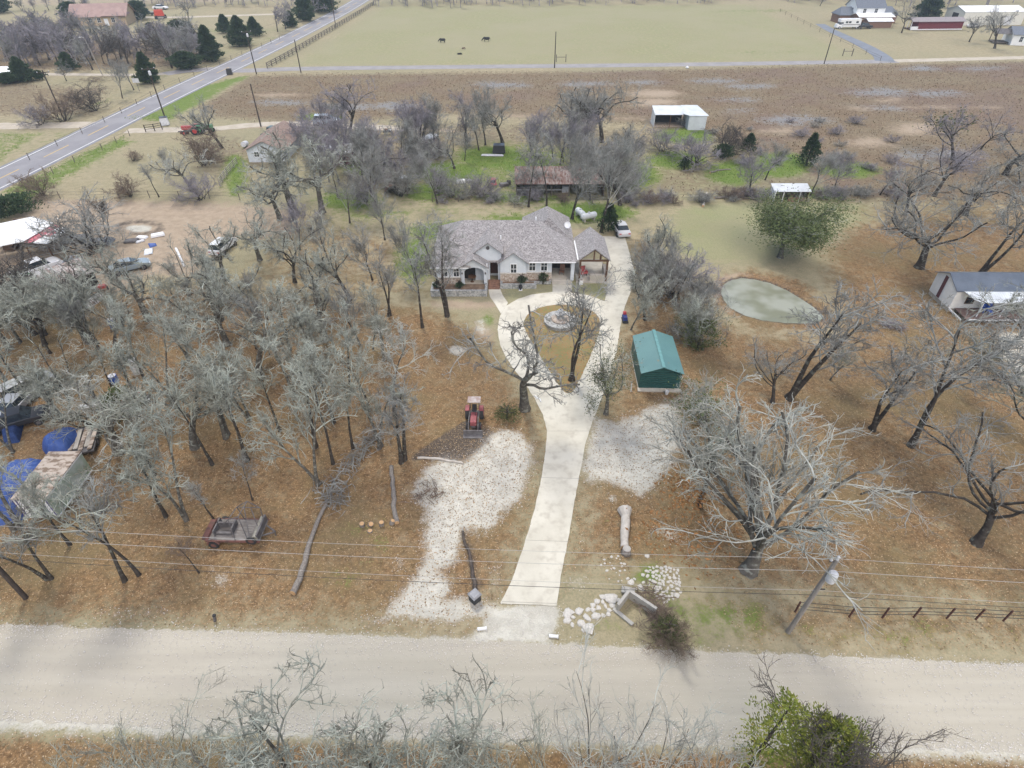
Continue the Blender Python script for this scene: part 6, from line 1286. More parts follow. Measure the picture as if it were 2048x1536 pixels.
# old brown roofed house, its gable facing the camera
m_old = mat('old_shingles', (.27, .20, .165), (.20, .145, .12), scale=1.2, c3=(.33, .29, .25), scale3=3, rough=.95)
oh = shed('old_house', 'old white house with a long faded brown roof behind the big lichened oaks', 'house', G(556, 303), yaw((530, 335), (600, 262)), 12, 6.6, 2.3, 3.8, mat('old_white_siding', (.60, .64, .67), (.5, .54, .57)), m_old, .5, wins=(('L', 1.6, .9, .9, 1.4),))
shed('grey_shed', 'grey roofed reddish shed between the old house and the ranch track', 'shed', G(672, 322), .1, 6, 4.5, 2.2, 3.0, mat('faded_barn_red', (.22, .12, .115)), m_tin)
# barn and yard buildings at left
bn = thing('metal_barn', 'open metal barn with a white roof and red lean-to panels at the left edge', 'barn', G(30, 492))
gx = lambda px, py, z: G(px, py, z) - bn.location
R0 = [gx(0, 467, 3.6), gx(67, 434, 3.6), gx(108, 445, 3.6), gx(48, 481, 3.6), gx(-60, 500, 3.0)]
R0 = [tuple(v) for v in R0]
obj('white_roof', shell([tuple(gx(-40, 455, 3.2)), tuple(gx(65, 433, 3.6)), tuple(gx(108, 446, 3.3)), tuple(gx(48, 482, 3.3)), tuple(gx(-40, 500, 3.3))], [(0, 4, 3, 2, 1)], .08), m_wmet, bn)
pa, pb, pc, pd = [tuple(gx(*q)) for q in ((48, 484, 3.15), (108, 449, 3.15), (138, 459, 2.75), (95, 488, 2.75))]
def lerp3(a, b, s_): return tuple(a[i] + (b[i] - a[i]) * s_ for i in range(3))
for i, (f0, f1, m, nm) in enumerate(((0, .36, mat('pink_red_sheet', (.52, .10, .14), (.42, .08, .11), rough=.5), 'red_panel'), (.36, .68, m_wmet, 'white_panel'), (.68, 1, m_tin, 'grey_panel'))):
    obj(nm, shell([lerp3(pa, pd, f0), lerp3(pa, pd, f1 - .004), lerp3(pb, pc, f1 - .004), lerp3(pb, pc, f0)], [(0, 1, 2, 3)], .05), m, bn)
a_, b_ = lerp3(lerp3(pa, pb, .45), lerp3(pd, pc, .45), .42), lerp3(lerp3(pa, pb, .75), lerp3(pd, pc, .75), .42); c_, d_ = lerp3(lerp3(pa, pb, .7), lerp3(pd, pc, .7), .66), lerp3(lerp3(pa, pb, .4), lerp3(pd, pc, .4), .66)
obj('red_patch', shell([tuple(Vector(q) + Vector((0, 0, .03))) for q in (a_, b_, c_, d_)], [(0, 3, 2, 1)], .02), mat('pink_red_sheet', (.5, .1, .1)), bn)
for q, z in ((pa, 3.1), (pb, 3.1), (pc, 2.7), (pd, 2.7)): obj('post', MB().box((q[0] * .97, q[1] * .97, z / 2 - .08), (.14, .14, z - .2)), m_wood, bn)
obj('back_wall', MB().beam((pb[0] - .3, pb[1] + .1, 1.5), (pb[0] - 7, pb[1] + 2.2, 1.5), .1, 3.0), m_wood, bn)
obj('inner_wall', MB().box((-1.0, .6, 1.2), (5.0, .1, 2.4), -.15), m_rust, bn)
shed('corrugated_shed', 'low shed with a streaky grey and rust corrugated roof in the junk yard', 'shed', G(140, 578), yaw((95, 600), (185, 568)), 5.6, 3.2, 1.9, 2.5, m_dark, mat('streaky_tin', (.50, .49, .46), (.27, .20, .17), scale=1.3, stretch=(3, .25, 1), rough=.7, wave=(3, 'X'), bump=.5), mono=True)
t = thing('animal_pen', 'small pale panel pen beside the broad many stemmed tree', 'pen', G(150, 532), .25)
for i in range(4): obj('panel', MB().box((-.9 + .6 * i, 0, .5), (.06, 2.2, 1.0)), m_ins, t)
obj('frame', MB().box((0, 1.1, .95), (2.0, .07, .07)).box((0, -1.1, .95), (2.0, .07, .07)).box((0, 0, .5), (2.0, .05, .05)), m_ins, t)
# slatted boat hull
bt = thing('old_boat', 'upturned white boat with peeling slats below the corrugated shed', 'boat', G(182, 606), -.3)
hull = []; n = 12
for i in range(n + 1):
    s_ = i / n; w = .85 * math.sin(PI * (.12 + .8 * s_)) ** .7; hull.append([(w * math.cos(a), -1.7 + 3.4 * s_, .75 * math.sin(a) * (.6 + .4 * math.sin(PI * s_))) for a in np.linspace(0, PI, 9)])
mb = MB(); mb.add([v for r in hull for v in r], [(i * 9 + j, i * 9 + j + 1, (i + 1) * 9 + j + 1, (i + 1) * 9 + j) for i in range(n) for j in range(8)]); obj('hull', mb, mat('boat_white', (.62, .61, .57), (.20, .17, .14), scale=1.5, stretch=(.4, 4, 1), lo=.5, hi=.56), bt); obj('keel', MB().beam((0, -1.6, .72), (0, 1.6, .72), .08), m_fw, bt)
# tarps, box trailer and junk
m_tarp = mat('blue_tarp', (.065, .125, .36), (.04, .085, .27), scale=1.5, rough=.6, bump=.6, spec=.3)
def tarp(name, label, px, H, m=m_tarp, seed=0, cat='tarp', k=14):
    """draped sheet over a heap: a lumpy height field inside a pixel-traced outline"""
    w = [np.array(q) for q in G2(px)]; c = sum(w) / len(w); rng = np.random.default_rng(seed); rings = 14; vs = []; fs = []; nn = 72
    per = []
    for i in range(nn):
        f = i / nn * len(w); a = int(f); per.append(w[a] * (1 - (f - a)) + w[(a + 1) % len(w)] * (f - a))
    ph = rng.random(6) * 6
    for j in range(rings + 1):
        s_ = 1 - j / rings
        for i, p in enumerate(per):
            q = c + (p - c) * s_ * 1.0; h = H * (1 - s_ ** 5) * (1 + .10 * math.sin(q[0] * 1.3 + ph[0]) + .08 * math.sin(q[1] * 1.7 + ph[1])) + .05 * H * math.sin(i * 2.1 + ph[2]) * s_ - .09 * H * abs(math.sin(q[0] * 2.3 + q[1] * 1.1 + ph[3])) * abs(math.sin(q[1] * 2.9 - q[0] + ph[4])); vs.append((q[0] - c[0], q[1] - c[1], max(h, 0) + .02))
    for j in range(rings):
        for i in range(nn): fs.append((j * nn + i, j * nn + (i + 1) % nn, (j + 1) * nn + (i + 1) % nn, (j + 1) * nn + i))
    o = obj(name, MB().add(vs, fs), m, smooth=True); o.location = (c[0], c[1], 0); return tag(o, label, cat)
tarp('blue_tarp', 'large blue tarp draped over a heap left of the white box trailer', [(-60, 960), (0, 948), (60, 935), (112, 932), (118, 960), (85, 1010), (40, 1045), (-40, 1060)], 1.9, seed=1)
tarp('blue_tarp', 'smaller blue tarp behind the white box trailer', [(85, 900), (120, 870), (165, 865), (170, 885), (150, 915), (105, 925)], 1.4, seed=2)
tarp('blue_tarp', 'dark blue tarp beside the wrecked dark pickup at the left edge', [(0, 850), (30, 835), (48, 850), (40, 885), (10, 890)], .9, mat('dark_blue_tarp', (.03, .06, .17), (.02, .04, .12)), seed=3)
tarp('blue_tarp', 'small crumpled blue tarp on the dirt yard', [(296, 488), (312, 487), (314, 492), (300, 496)], .2, seed=4)
bx = thing('box_trailer', 'white box trailer with purple striped end and a leaf covered roof', 'trailer', (-35.85, 31.4, 0), .02)
m_lroof = mat('littered_roof', (.44, .38, .32), (.20, .15, .11), scale=1.6, stretch=(1, 2, 1), lo=.45, hi=.6, rough=.95)
obj('box', MB().box((0, 0, 1.5), (2.5, 4.8, 2.1)), mat('mossy_white', (.50, .55, .52), (.28, .36, .26), scale=.45, lo=.4, hi=.65, rough=.7), bx); obj('roof', MB().box((0, 0, 2.6), (2.56, 4.9, .08)), m_lroof, bx)
m_purp = mat('purple_stripe', (.07, .05, .20), rough=.6)
obj('end_panel', MB().box((0, -2.43, 1.5), (2.5, .06, 2.1)), m_trim, bx)
for x, w in ((-1.2, .06), (-.95, .09), (-.45, .28), (.28, .3), (.85, .12), (1.22, .07)): obj('stripe', MB().box((x, -2.475, 1.5), (w, .03, 2.08)), m_purp if w < .2 else m_steel, bx)
obj('side_rail', MB().box((1.27, 0, .5), (.05, 4.8, .1)).box((1.27, 0, 2.5), (.05, 4.8, .1)), m_trim, bx)
for x in (-1.0, 1.0): wheel(bx, (x, .3, .4), .4, .25, m_steel, 'x')
obj('chassis', MB().box((0, 0, .38), (1.6, 4.8, .14)), m_steel, bx)
fb = thing('board_trailer', 'flat trailer loaded with pale boards behind the white box trailer', 'trailer', G(170, 890), .35)
obj('bed', MB().box((0, 0, .6), (2.4, 3.6, .14)), m_steel, fb); 
for i in range(6): obj('board', MB().box((-1.0 + .4 * i, random.uniform(-.3, .3), .74 + .05 * (i % 3)), (.34, 3.0 + random.uniform(-.6, .4), .08), random.uniform(-.08, .08)), m_lroof if i % 2 else m_conc2, fb)
for x in (-1.1, 1.1): wheel(fb, (x, -.4, .36), .36, .22, m_steel, 'x')
def barrel(label, px, py, m, r=.3, h=.9, tilt=0, name='barrel', cat='barrel', rz=0):
    t = thing(name, label, cat, G(px, py), rz); b = MB().lathe([(r, 0), (r, h * .33), (r * 1.05, h * .35), (r, h * .37), (r, h * .66), (r * 1.05, h * .68), (r, h * .7), (r, h)], 14); l = MB().lathe([(r * .9, h + .002), (r * .88, h + .03)], 14)
    for q in (b, l):
        if tilt: q.rot(rx=tilt, off=(0, 0, r))
    obj('drum', b, m, t); obj('lid', l, m_ins, t); return t
m_blu = mat('blue_plastic', (.03, .10, .42), rough=.4)
barrel('blue barrel in the trees left of the grove top', 228, 655, m_blu, .35, 1.1); barrel('round blue drum near the scrap pile', 230, 764, m_blu, .4, .8); barrel('white tank lying beside the dark green tractor wreck', 494, 292, m_ins, .5, 1.5, 1.4)
t = barrel('upright white tank standing among trees above the scrap pile', 276, 745, m_ins, .45, 1.6, name='white_tank', cat='tank')
def junk(name, label, cat, px, py, boxes, rz=0):
    """low scrap made of bent sheets and blocks, each its own part"""
    t = thing(name, label, cat, G(px, py), rz)
    for nm, c, s_, r_, m in boxes: obj(nm, MB().box(c, s_, r_, .86), m, t, .03)
    return t
junk('scrap_pile', 'red and white metal scrap pile beside the dark green bush', 'scrap', 268, 800, [('red_sheet', (0, 0, .4), (1.6, .9, .25), .5, redp), ('red_hood', (-.3, -.9, .3), (1.2, .8, .4), -.3, redp), ('white_bar', (.5, -.5, .5), (.15, 2.6, .12), .5, m_trim), ('frame', (.9, -.2, .25), (1.4, 1.2, .3), .2, m_steel)])
junk('white_scrap', 'white fibreglass scrap lying on the dirt yard', 'scrap', 316, 472, [('sheet', (0, 0, .2), (1.8, 1.0, .3), .5, m_trim), ('sheet', (-1.9, -.7, .15), (1.5, .8, .25), -.1, m_trim), ('sheet', (-1.6, -1.9, .12), (1.2, .6, .18), .8, m_ins)])
junk('tin_sheets', 'grey corrugated sheets stacked on the dirt yard left of the plank', 'sheet', 294, 504, [('sheet', (0, 0, .05), (.7, 2.0, .06), .4, m_tin), ('sheet', (.5, .1, .12), (.5, 1.9, .06), .45, m_tin)])
junk('white_scrap', 'white appliance scrap behind the house right of the pale stem clump', 'scrap', 922, 366, [('sheet', (0, 0, .3), (1.5, .8, .5), .3, m_trim), ('sheet', (1.2, .5, .3), (1.2, .4, .3), -.3, m_ins)])
junk('riding_mower', 'small red riding mower in the weeds behind the house', 'mower', 987, 368, [('hood', (0, 0, .65), (.8, 1.1, .5), .2, redp), ('seat', (.05, -.75, .75), (.5, .45, .4), .2, m_black), ('deck', (0, -.2, .25), (1.1, 1.6, .2), .2, redp)])
junk('iron_scrap', 'dark scrap frame right of the red riding mower', 'scrap', 1008, 372, [('frame', (0, 0, .3), (1.6, .9, .4), .4, m_steel), ('frame', (.8, .3, .5), (.8, .1, .8), -.3, m_steel)])
junk('dark_container', 'dark container on pale blocks at the back of the bright green grass', 'container', 998, 306, [('box', (0, 0, .9), (2.4, 1.8, 1.4), 0, blackp), ('ramp', (-1.2, -1.6, .15), (4.2, .9, .14), -.05, m_ins)])
junk('trash_can', 'grey dumpster bin beside the pole at the ranch track entrance', 'bin', 331, 250, [('body', (0, 0, .8), (1.7, 1.3, 1.5), .4, m_ins), ('lid', (0, 0, 1.6), (1.6, 1.3, .1), .4, blackp)])
junk('trash_can', 'black trash bin at the junction of highway and field lane', 'bin', 460, 149, [('body', (0, 0, .7), (1.5, 1.1, 1.3), .2, blackp), ('lid', (0, 0, 1.4), (1.45, 1.1, .1), .2, m_black)])
junk('rubbish', 'small white crates on the roadside trailer below the tarps', 'crate', 280, 806, [('crate', (0, 0, .2), (.5, .4, .4), .2, m_trim), ('crate', (.7, .2, .15), (.4, .4, .3), .6, m_ins)])
junk('boards', 'pale boards stacked left of the dark green bush', 'boards', 176, 812, [('board', (0, 0, .15), (1.6, .5, .1), .3, m_ins), ('board', (.6, -.3, .25), (1.2, .4, .08), .5, m_ins)])
junk('garden_cart', 'green and yellow lawn tractor beside the white pickup', 'lawn tractor', 52, 562, [('hood', (.4, 0, .7), (1.0, .7, .45), .3, greenp), ('seat', (-.5, 0, .8), (.4, .45, .35), .3, mat('yellow_seat', (.6, .45, .05))), ('deck', (0, 0, .35), (1.9, 1.0, .2), .3, greenp)])
junk('wood_stack', 'dark lumber and white boards beside the trailer at the left edge', 'lumber', 8, 500, [('board', (0, 0, .8), (.5, 1.6, .1), .4, m_trim), ('lumber', (.9, .4, .4), (1.5, 1.4, .7), 0, m_wood)])
junk('kids_bike', 'small dark blue and red ride-on toy at the right edge of the driveway', 'ride-on toy', 1249, 640, [('body', (0, 0, .4), (.5, 1.1, .4), 0, mat('navy', (.04, .06, .2))), ('seat', (0, .4, .7), (.4, .4, .3), 0, redp), ('base', (0, -.2, .15), (.7, 1.2, .15), 0, m_black)])
junk('grey_tarp_heap', 'dark grey sheet pile beside the broad many stemmed tree', 'sheet pile', 200, 486, [('sheet', (0, 0, .3), (3.6, 1.8, .4), .1, mat('grey_sheet', (.22, .23, .24))), ('sheet', (-3.5, .6, .4), (3.2, 2.0, .5), 0, mat('grey_sheet', (.22, .23, .24))), ('pipe', (4.2, .4, .2), (1.8, 1.2, .2), .2, m_steel)])
junk('red_cart', 'small red barrow at the right end of the corrugated shed', 'wheelbarrow', 206, 580, [('tray', (0, 0, .5), (1.0, .7, .35), .3, redp), ('frame', (-.7, -.2, .35), (.8, .5, .1), .3, m_steel), ('wheel', (.6, .1, .2), (.12, .4, .4), .3, m_black)])
def farm_tractor(label, px, py, rz, c):
    t = thing('farm_tractor', label, 'tractor', G(px, py), rz); obj('hood', MB().box((.9, 0, 1.3), (2.0, .7, .7)), c, t, .06); obj('seat', MB().box((-.7, 0, 1.5), (.5, .5, .5)), m_black, t); obj('axle', MB().box((.2, 0, .8), (2.6, .5, .4)), m_steel, t)
    for sy in (-.9, .9): wheel(t, (-.7, sy, .8), .8, .4, c, name='rear_wheel'); wheel(t, (1.5, sy * .8, .42), .42, .25, c, name='front_wheel'); obj('fender', MB().box((-.7, sy, 1.65), (1.0, .4, .1)), c, t)
farm_tractor('old red farm tractor on the tan grass beside the ranch track', 387, 268, 3.3, redp); farm_tractor('old green farm tractor right of the red one', 410, 266, .1, greenp)
junk('plough', 'rusty farm implement left of the red farm tractor', 'implement', 370, 268, [('frame', (0, 0, .5), (2.6, .3, .2), .1, m_steel), ('blade', (-.8, .2, .3), (.3, 1.2, .4), .3, rr), ('blade', (.6, .2, .3), (.3, 1.2, .4), .3, rr)])
junk('flat_wagon', 'white topped wagon parked among the trees behind the house', 'wagon', 857, 283, [('bed', (0, 0, .8), (2.0, 5.0, .3), -.5, m_ins), ('frame', (0, 0, .45), (1.4, 5.4, .3), -.5, m_steel)])
junk('atv', 'small dark quad bike by the fence near the ranch track', 'quad bike', 775, 269, [('body', (0, 0, .7), (1.6, .8, .4), .1, blackp), ('seat', (-.2, 0, 1.0), (.8, .5, .25), .1, m_brick), ('rack', (.7, 0, .95), (.5, .9, .08), .1, m_trim)])
# propane tanks
def propane(label, px, py, rz, L=3.0, r=.45):
    t = thing('propane_tank', label, 'propane tank', G(px, py), rz); pr = [(-L / 2, .06), (-L / 2 + .08, r * .6), (-L / 2 + .3, r), (L / 2 - .3, r), (L / 2 - .08, r * .6), (L / 2, .06)]
    obj('tank', MB().tube([(x, 0, r + .3) for x, _ in pr], [q for _, q in pr], 16), mat('tank_white', (.68, .70, .70), (.62, .64, .64), rough=.4), t, smooth=False); obj('valve_dome', MB().lathe([(.18, 0), (.18, .14), (.1, .2)], 12, (0, 0, 2 * r + .25)), m_ins, t)
    for x in (-L * .3, L * .3): obj('foot', MB().box((x, 0, .18), (.25, .7, .36)), m_conc2, t)
propane('white propane tank lying left, pointing away from the house', 1160, 434, 1.95, 2.4); propane('white propane tank lying right, nearly parallel to the house', 1177, 441, .45, 2.7)
# cabin with deck at the right edge
cn = thing('cabin', 'long cream cabin with dark blue metal roof, tin awning and raised deck', 'cabin', (50.3, 61.0, 0), -.01)
CL = 14; m_cream = mat('cream_siding', (.78, .78, .74), (.70, .70, .66), scale=1, rough=.7); m_navy = mat('navy_metal_roof', (.13, .155, .19), (.095, .115, .145), scale=.6, rough=.4, wave=(2.6, 'X'), bump=.4, spec=.4)
obj('wall', MB().extr([(0, -2.1, .5), (0, 2.1, .5), (0, 2.1, 2.9), (0, 0, 3.9), (0, -2.1, 2.9)], (1, 0, 0), CL), m_cream, cn)
obj('skirting', MB().box((CL / 2, 0, .27), (CL - .1, 4.1, .5)), mat('tan_skirt', (.48, .43, .34)), cn)
obj('roof', shell([(-.25, -2.3, 2.87), (-.25, 0, 3.97), (-.25, 2.3, 2.87), (CL, -2.3, 2.87), (CL, 0, 3.97), (CL, 2.3, 2.87)], [(0, 3, 4, 1), (1, 4, 5, 2)], .09), m_navy, cn)
obj('stripe', MB().box((-.03, .35, 1.95), (.05, .5, 2.75)), mat('maroon', (.13, .05, .05)), cn)
obj('awning', shell([(.6, -2.3, 2.85), (CL, -2.3, 2.85), (CL, -4.0, 2.45), (1.9, -4.0, 2.4), (1.2, -3.4, 2.5)], [(0, 4, 3, 2, 1)], .05), mat('pale_tin', (.62, .66, .68), (.53, .56, .58), scale=.8, rough=.5, wave=(1.2, 'X'), bump=.3), cn)
obj('deck', MB().box((CL / 2 + .3, -3.35, .55), (CL - .6, 2.4, .1)), mat('deck_brown', (.20, .135, .11), (.15, .10, .085), scale=1.5, stretch=(.5, 6, 1), rough=.85), cn)
obj('deck_fascia', MB().box((CL / 2 + .3, -4.57, .52), (CL - .6, .06, .2)).box((-.03, -3.35, .52), (.06, 2.4, .2)), m_trim, cn)
for i in range(5): obj('deck_post', MB().box((.6 + i * 2.6, -4.4, .25), (.12, .12, .5)), m_wood, cn); obj('awning_post', MB().box((2.0 + i * 2.6, -3.95, 1.5), (.1, .1, 1.8)), m_trim, cn)
window(cn, (1.9, -2.1, 1.7), .9, 1.0, (0, -1), m_wood, world=False); window(cn, (6.3, -2.1, 1.7), 1.2, 1.0, (0, -1), m_trim, world=False); obj('door', MB().box((4.4, -2.13, 1.6), (.9, .06, 2.0)), m_wood, cn)
b0 = junk('patio_set', 'blue plastic patio chairs on the cabin deck', 'patio chairs', 1955, 628, []) ; b0.location = (53.6, 57.9, .62)
for i, (x, y) in enumerate(((0, 0), (.7, .2), (.3, -.5))): obj('chair', MB().box((x, y, .42), (.5, .5, .06)).box((x, y + .24, .7), (.5, .06, .55)).box((x - .2, y - .2, .2), (.06, .06, .4)).box((x + .2, y - .2, .2), (.06, .06, .4)), m_blu, b0)
gr = thing('grill', 'black and white barbecue on the cabin deck', 'grill', (56.4, 57.7, .6)); obj('firebox', MB().tube([(-.45, 0, .85), (.45, 0, .85)], .28, 12), m_black, gr); obj('side_shelf', MB().box((.8, 0, .85), (.5, .45, .05)), m_trim, gr)
for x in (-.35, .35): obj('leg', MB().box((x, 0, .35), (.06, .5, .7)), m_steel, gr)
# far right farmstead
m_slate = mat('slate_roof', (.17, .19, .22), (.13, .145, .17), rough=.8)
fr = shed('farm_house', 'two storey white farmhouse with grey roof at the upper right', 'house', G(1722, 44), .05, 11, 9, 5.5, 8.5, m_wmet, m_slate, .4, wins=(('F', -2.5, 1.2, 1.4, 4.3), ('F', 2.0, 1.2, 1.4, 4.3), ('L', -1, 1.2, 1.4, 4.3), ('L', 1.5, 1.2, 1.4, 4.3)))
obj('side_roof', shell([(5.4, -4, 2.8), (12, -4, 2.8), (12, 4.5, 2.8), (5.4, 4.5, 2.8), (5.4, .2, 5.2), (10.5, .2, 5.2)], [(0, 1, 5, 4), (1, 2, 5), (2, 3, 4, 5)]), m_slate, fr); obj('side_wall', MB().box((8.5, .2, 1.4), (6, 7.6, 2.8)), m_brick, fr)
obj('side_roof', shell([(-5.4, -3.5, 2.8), (-11, -3.5, 2.8), (-11, 4, 2.8), (-5.4, 4, 2.8), (-5.4, .2, 5.2), (-9.5, .2, 5.2)], [(0, 4, 5, 1), (1, 5, 2), (2, 5, 4, 3)]), m_slate, fr); obj('side_wall', MB().box((-8, .2, 1.4), (5.4, 6.6, 2.8)), m_brick, fr)
shed('carport', 'white roofed carport in front of the two storey farmhouse', 'carport', G(1740, 49), .05, 13, 6, 3.0, 3.8, m_brick, m_wmet, .5); shed('carport', 'lower white roofed carport nearest the camper', 'carport', G(1752, 54), .05, 9, 4, 2.2, 2.9, m_brick, m_wmet, .4)
rvv = thing('camper', 'white camper motorhome parked at the end of the bluish drive', 'camper', G(1694, 57), math.radians(184)); obj('body', MB().box((-.8, 0, 1.9), (6.6, 2.4, 2.6)), whitep, rvv, .12); obj('cab_overhang', MB().box((2.9, 0, 2.65), (1.8, 2.3, 1.0)), whitep, rvv, .15); obj('cab', MB().box((3.6, 0, 1.0), (2.4, 2.0, 1.2), taper=.85), whitep, rvv, .12); obj('windshield', MB().box((3.5, 0, 1.7), (1.0, 1.8, .6), taper=.8), m_glass, rvv)
for x in (-2.6, .2, 1.4): obj('window', MB().box((x, 1.21, 2.2), (.9, .04, .6)), m_glass, rvv)
obj('stripe', MB().box((-.8, 1.215, 1.4), (6.2, .03, .2)), m_steel, rvv)
for x in (-2.8, 3.6):
    for y in (-1.0, 1.0): wheel(rvv, (x, y, .42), .42, .3, m_ins)
car('parked_car', 'dark pickup parked right of the camper', 'pickup truck', G(1728, 57), .1, blackp, 'truck')
rc = shed('red_cabin', 'long dark red cabin with a porch at its left end at the upper right', 'cabin', G(1870, 58), .06, 17, 4.5, 2.9, 3.8, mat('barn_red', (.17, .035, .045), (.13, .028, .035), wave=(2.5, 'X'), bump=.3), mat('brownish_roof', (.30, .27, .27)), .5)
obj('porch_rail', MB().box((-9.6, -2.3, .8), (2.6, .1, .8)), m_trim, rc); obj('base_trim', MB().box((-1.2, -2.4, .25), (19.6, .12, .3)), m_trim, rc); obj('porch_deck', MB().box((-9.8, 0, .25), (2.6, 4.5, .2)), m_wood, rc); obj('porch_roof', shell([(-11.2, -2.6, 2.8), (-9.05, -2.6, 2.8), (-9.05, 0, 3.95), (-11.2, 0, 3.95), (-11.2, 2.6, 2.8), (-9.05, 2.6, 2.8)], [(0, 1, 2, 3), (3, 2, 5, 4)], .1), mat('brownish_roof', (.3, .27, .27)), rc)
for y in (-2.1, 0, 2.1): obj('porch_post', MB().box((-11.0, y, 1.5), (.16, .16, 2.6)), m_trim, rc)
mbn = shed('metal_building', 'large white metal building with a dark doorway at the upper right', 'barn', G(1962, 46), .06, 24, 11, 4.4, 5.8, mat('cream_metal', (.66, .65, .58), (.6, .59, .53), wave=(2.5, 'X'), bump=.2), m_wmet, .15, door=(('L', -.5, 3.4, 3.6, m_dark), ('F', 6, 3, 3, m_ins)))
car('parked_car', 'small silver car in front of the large white metal building', 'car', G(1945, 55), .2, silver, 'sedan'); 
eh = shed('white_house', 'white house with a covered porch cut by the right edge of the photo', 'house', G(2058, 88), -.25, 14, 8, 3.2, 4.9, m_wmet, m_slate, .4, wins=(('F', -4.5, 1.0, 1.6, 1.8), ('F', -1, 1.0, 1.6, 1.8)))
obj('porch_roof', shell([(-11.5, -2.6, 3.0), (-11.5, 0, 4.2), (-11.5, 2.6, 3.0), (-7, -2.6, 3.0), (-7, 0, 4.2), (-7, 2.6, 3.0)], [(0, 3, 4, 1), (1, 4, 5, 2)], .1), m_steel, eh)
for y in (-2.3, 2.3): obj('porch_post', MB().box((-11.2, y, 1.5), (.2, .2, 3.0)), m_wood, eh)
obj('porch_deck', MB().box((-9.2, 0, .4), (4.4, 5, .3)), m_fw, eh)
# far left farmstead
bh = shed('brick_house', 'tan brick house with a pinkish shingle roof at the upper left', 'house', G(212, 47), .18, 19, 11, 3.4, 6.6, mat('tan_brick', (.46, .36, .24), (.40, .31, .21)), mat('pink_shingles', (.36, .25, .215), (.30, .205, .18), scale=.6), .8, wins=(('F', -3, 1.3, 1.5, 1.8), ('F', 0, 1.3, 1.5, 1.8), ('F', 5, 1.3, 1.5, 1.8), ('L', 2, 1.2, 1.4, 1.8)), door=(('F', 2.4, 1.4, 2.3, m_trim),))
obj('cross_roof', shell([(1.5, -6.6, 3.3), (9.9, -6.6, 3.3), (9.9, 0, 3.3), (1.5, 0, 3.3), (3.8, -.2, 6.3), (7.4, -.2, 6.3)], [(0, 1, 5, 4), (1, 2, 5), (3, 0, 4)]), mat('pink_shingles', (.36, .25, .21)), bh)
car('parked_car', 'dark red van behind the tan brick house', 'van', G(257, 33), .1, paint('maroon_paint', (.16, .04, .05)), 'suv', 1.6); car('parked_car', 'white car right of the tan brick house', 'car', G(254, 38), .2, whitep, 'sedan', 1.1); car('parked_car', 'white car at the foot of the far tree row', 'car', G(322, 19), 0, whitep, 'sedan', 1.3); car('parked_car', 'dark truck right of the round blue green tree by the brick house', 'truck', G(294, 31), .4, blackp, 'truck', 1.1)
junk('hay_machine', 'bright red hay machine standing on the far lawn right of the brick house', 'hay machine', 321, 37, [('hopper', (0, 0, 2.0), (3.6, 2.6, 2.0), .4, mat('bright_red', (.55, .08, .05))), ('frame', (1.0, -1.2, .8), (4.6, .6, .4), -.2, m_steel), ('wheel', (-.8, -1.6, .6), (1.2, .4, 1.2), 0, m_black), ('wheel', (1.4, 1.4, .6), (1.2, .4, 1.2), 0, m_black)])
shed('metal_roof_shed', 'low building with a bluish metal roof at the left edge', 'shed', G(5, 160), .05, 10, 7, 2.2, 3.2, m_wood, m_tin, .3)
t = thing('road_sign', 'small white road sign left of the cedar beside the highway', 'sign', G(279, 182)); obj('post', MB().box((0, 0, 1.2), (.08, .08, 2.4)), m_steel, t); obj('panel', MB().box((0, -.06, 2.4), (1.6, .05, 1.0)), m_ins, t)
t = thing('white_marker', 'white bag caught in the brown weeds right of the field pole', 'bag', G(1374, 137)); obj('bag', MB().lathe([(.3, 0), (.5, .3), (.2, .6)], 8), m_trim, t)
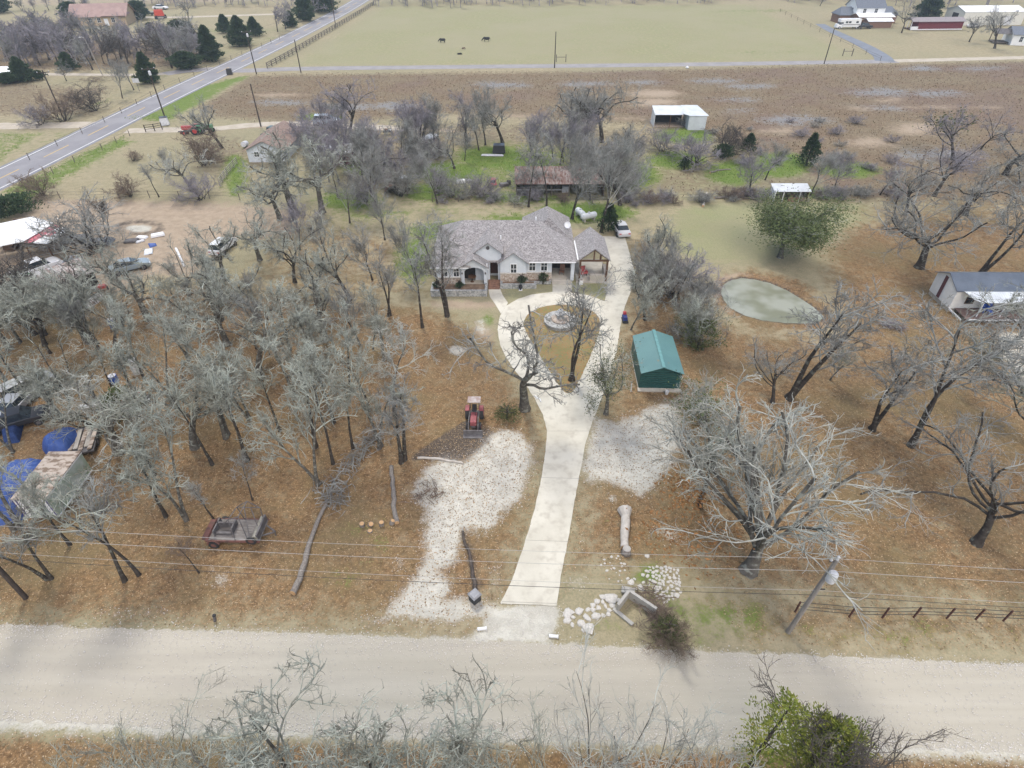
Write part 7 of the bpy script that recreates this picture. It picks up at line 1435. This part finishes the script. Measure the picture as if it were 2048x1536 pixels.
# cattle
m_cow = mat('black_hide', (.02, .02, .022), (.035, .032, .03), rough=.8)
def cow(label, px, py, rz, s=1.0, lying=False, m=m_cow):
    t = thing('cow' if s > .7 else 'calf', label, 'cow' if s > .7 else 'calf', G(px, py), rz)
    z = .95 if not lying else .4; b = MB().tube([(-1.05, 0, z + .1), (-.85, 0, z), (-.3, 0, z - .08), (.35, 0, z - .05), (.75, 0, z + .08), (1.1, 0, z - .1), (1.4, 0, z - .45), (1.62, 0, z - .65)], [.12, .38, .44, .42, .34, .2, .15, .09], 10)
    for x, y in ((-.75, -.22), (-.7, .22), (.6, -.22), (.65, .22)):
        if not lying: b.tube([(x, y, z - .1), (x + (-.06 if x < 0 else .02), y, z - .5), (x, y, .04)], [.16, .09, .07], 6)
        else: b.tube([(x, y * 1.3, .25), (x + .4, y * 1.9, .12)], [.14, .07], 6)
    b.tube([(-1.1, 0, z + .12), (-1.25, 0, z - .2), (-1.22, 0, z - .6)], [.05, .03, .05], 5)
    for sy in (-.2, .2): b.tube([(1.3, sy * .5, z - .3), (1.28, sy, z - .26)], [.06, .03], 5)
    obj('body', b, m, t, smooth=True); t.scale = (s * .95,) * 3
cow('black cow grazing at the left of the pair in the big pasture', 885, 85, 3.0); cow('black cow grazing at the right of the pair in the big pasture', 973, 83, 3.2, 1.1)
cow('dark calf lying in front of the grazing cows', 919, 109, .2, .65, True); cow('small brown calf standing between the grazing cows', 927, 99, .2, .5, m=mat('brown_hide', (.12, .07, .05)))
# mistletoe clumps in crowns are left to the leaf clusters of their trees
# the air over the fields
hz = MB().box((0, 2290, 18.3), (9000, 5400, 39.0)); hm = bpy.data.materials.new('haze'); hm.use_nodes = True; nt = hm.node_tree
nt.nodes.remove(nt.nodes['Principled BSDF']); pv = nt.nodes.new('ShaderNodeVolumePrincipled'); pv.inputs['Color'].default_value = (.72, .86, 1, 1); pv.inputs['Density'].default_value = .0003; pv.inputs['Anisotropy'].default_value = .2
nt.links.new(pv.outputs[0], nt.nodes['Material Output'].inputs['Volume'])
HZ = True
if HZ: tag(obj('haze', hz, hm), kind='stuff')
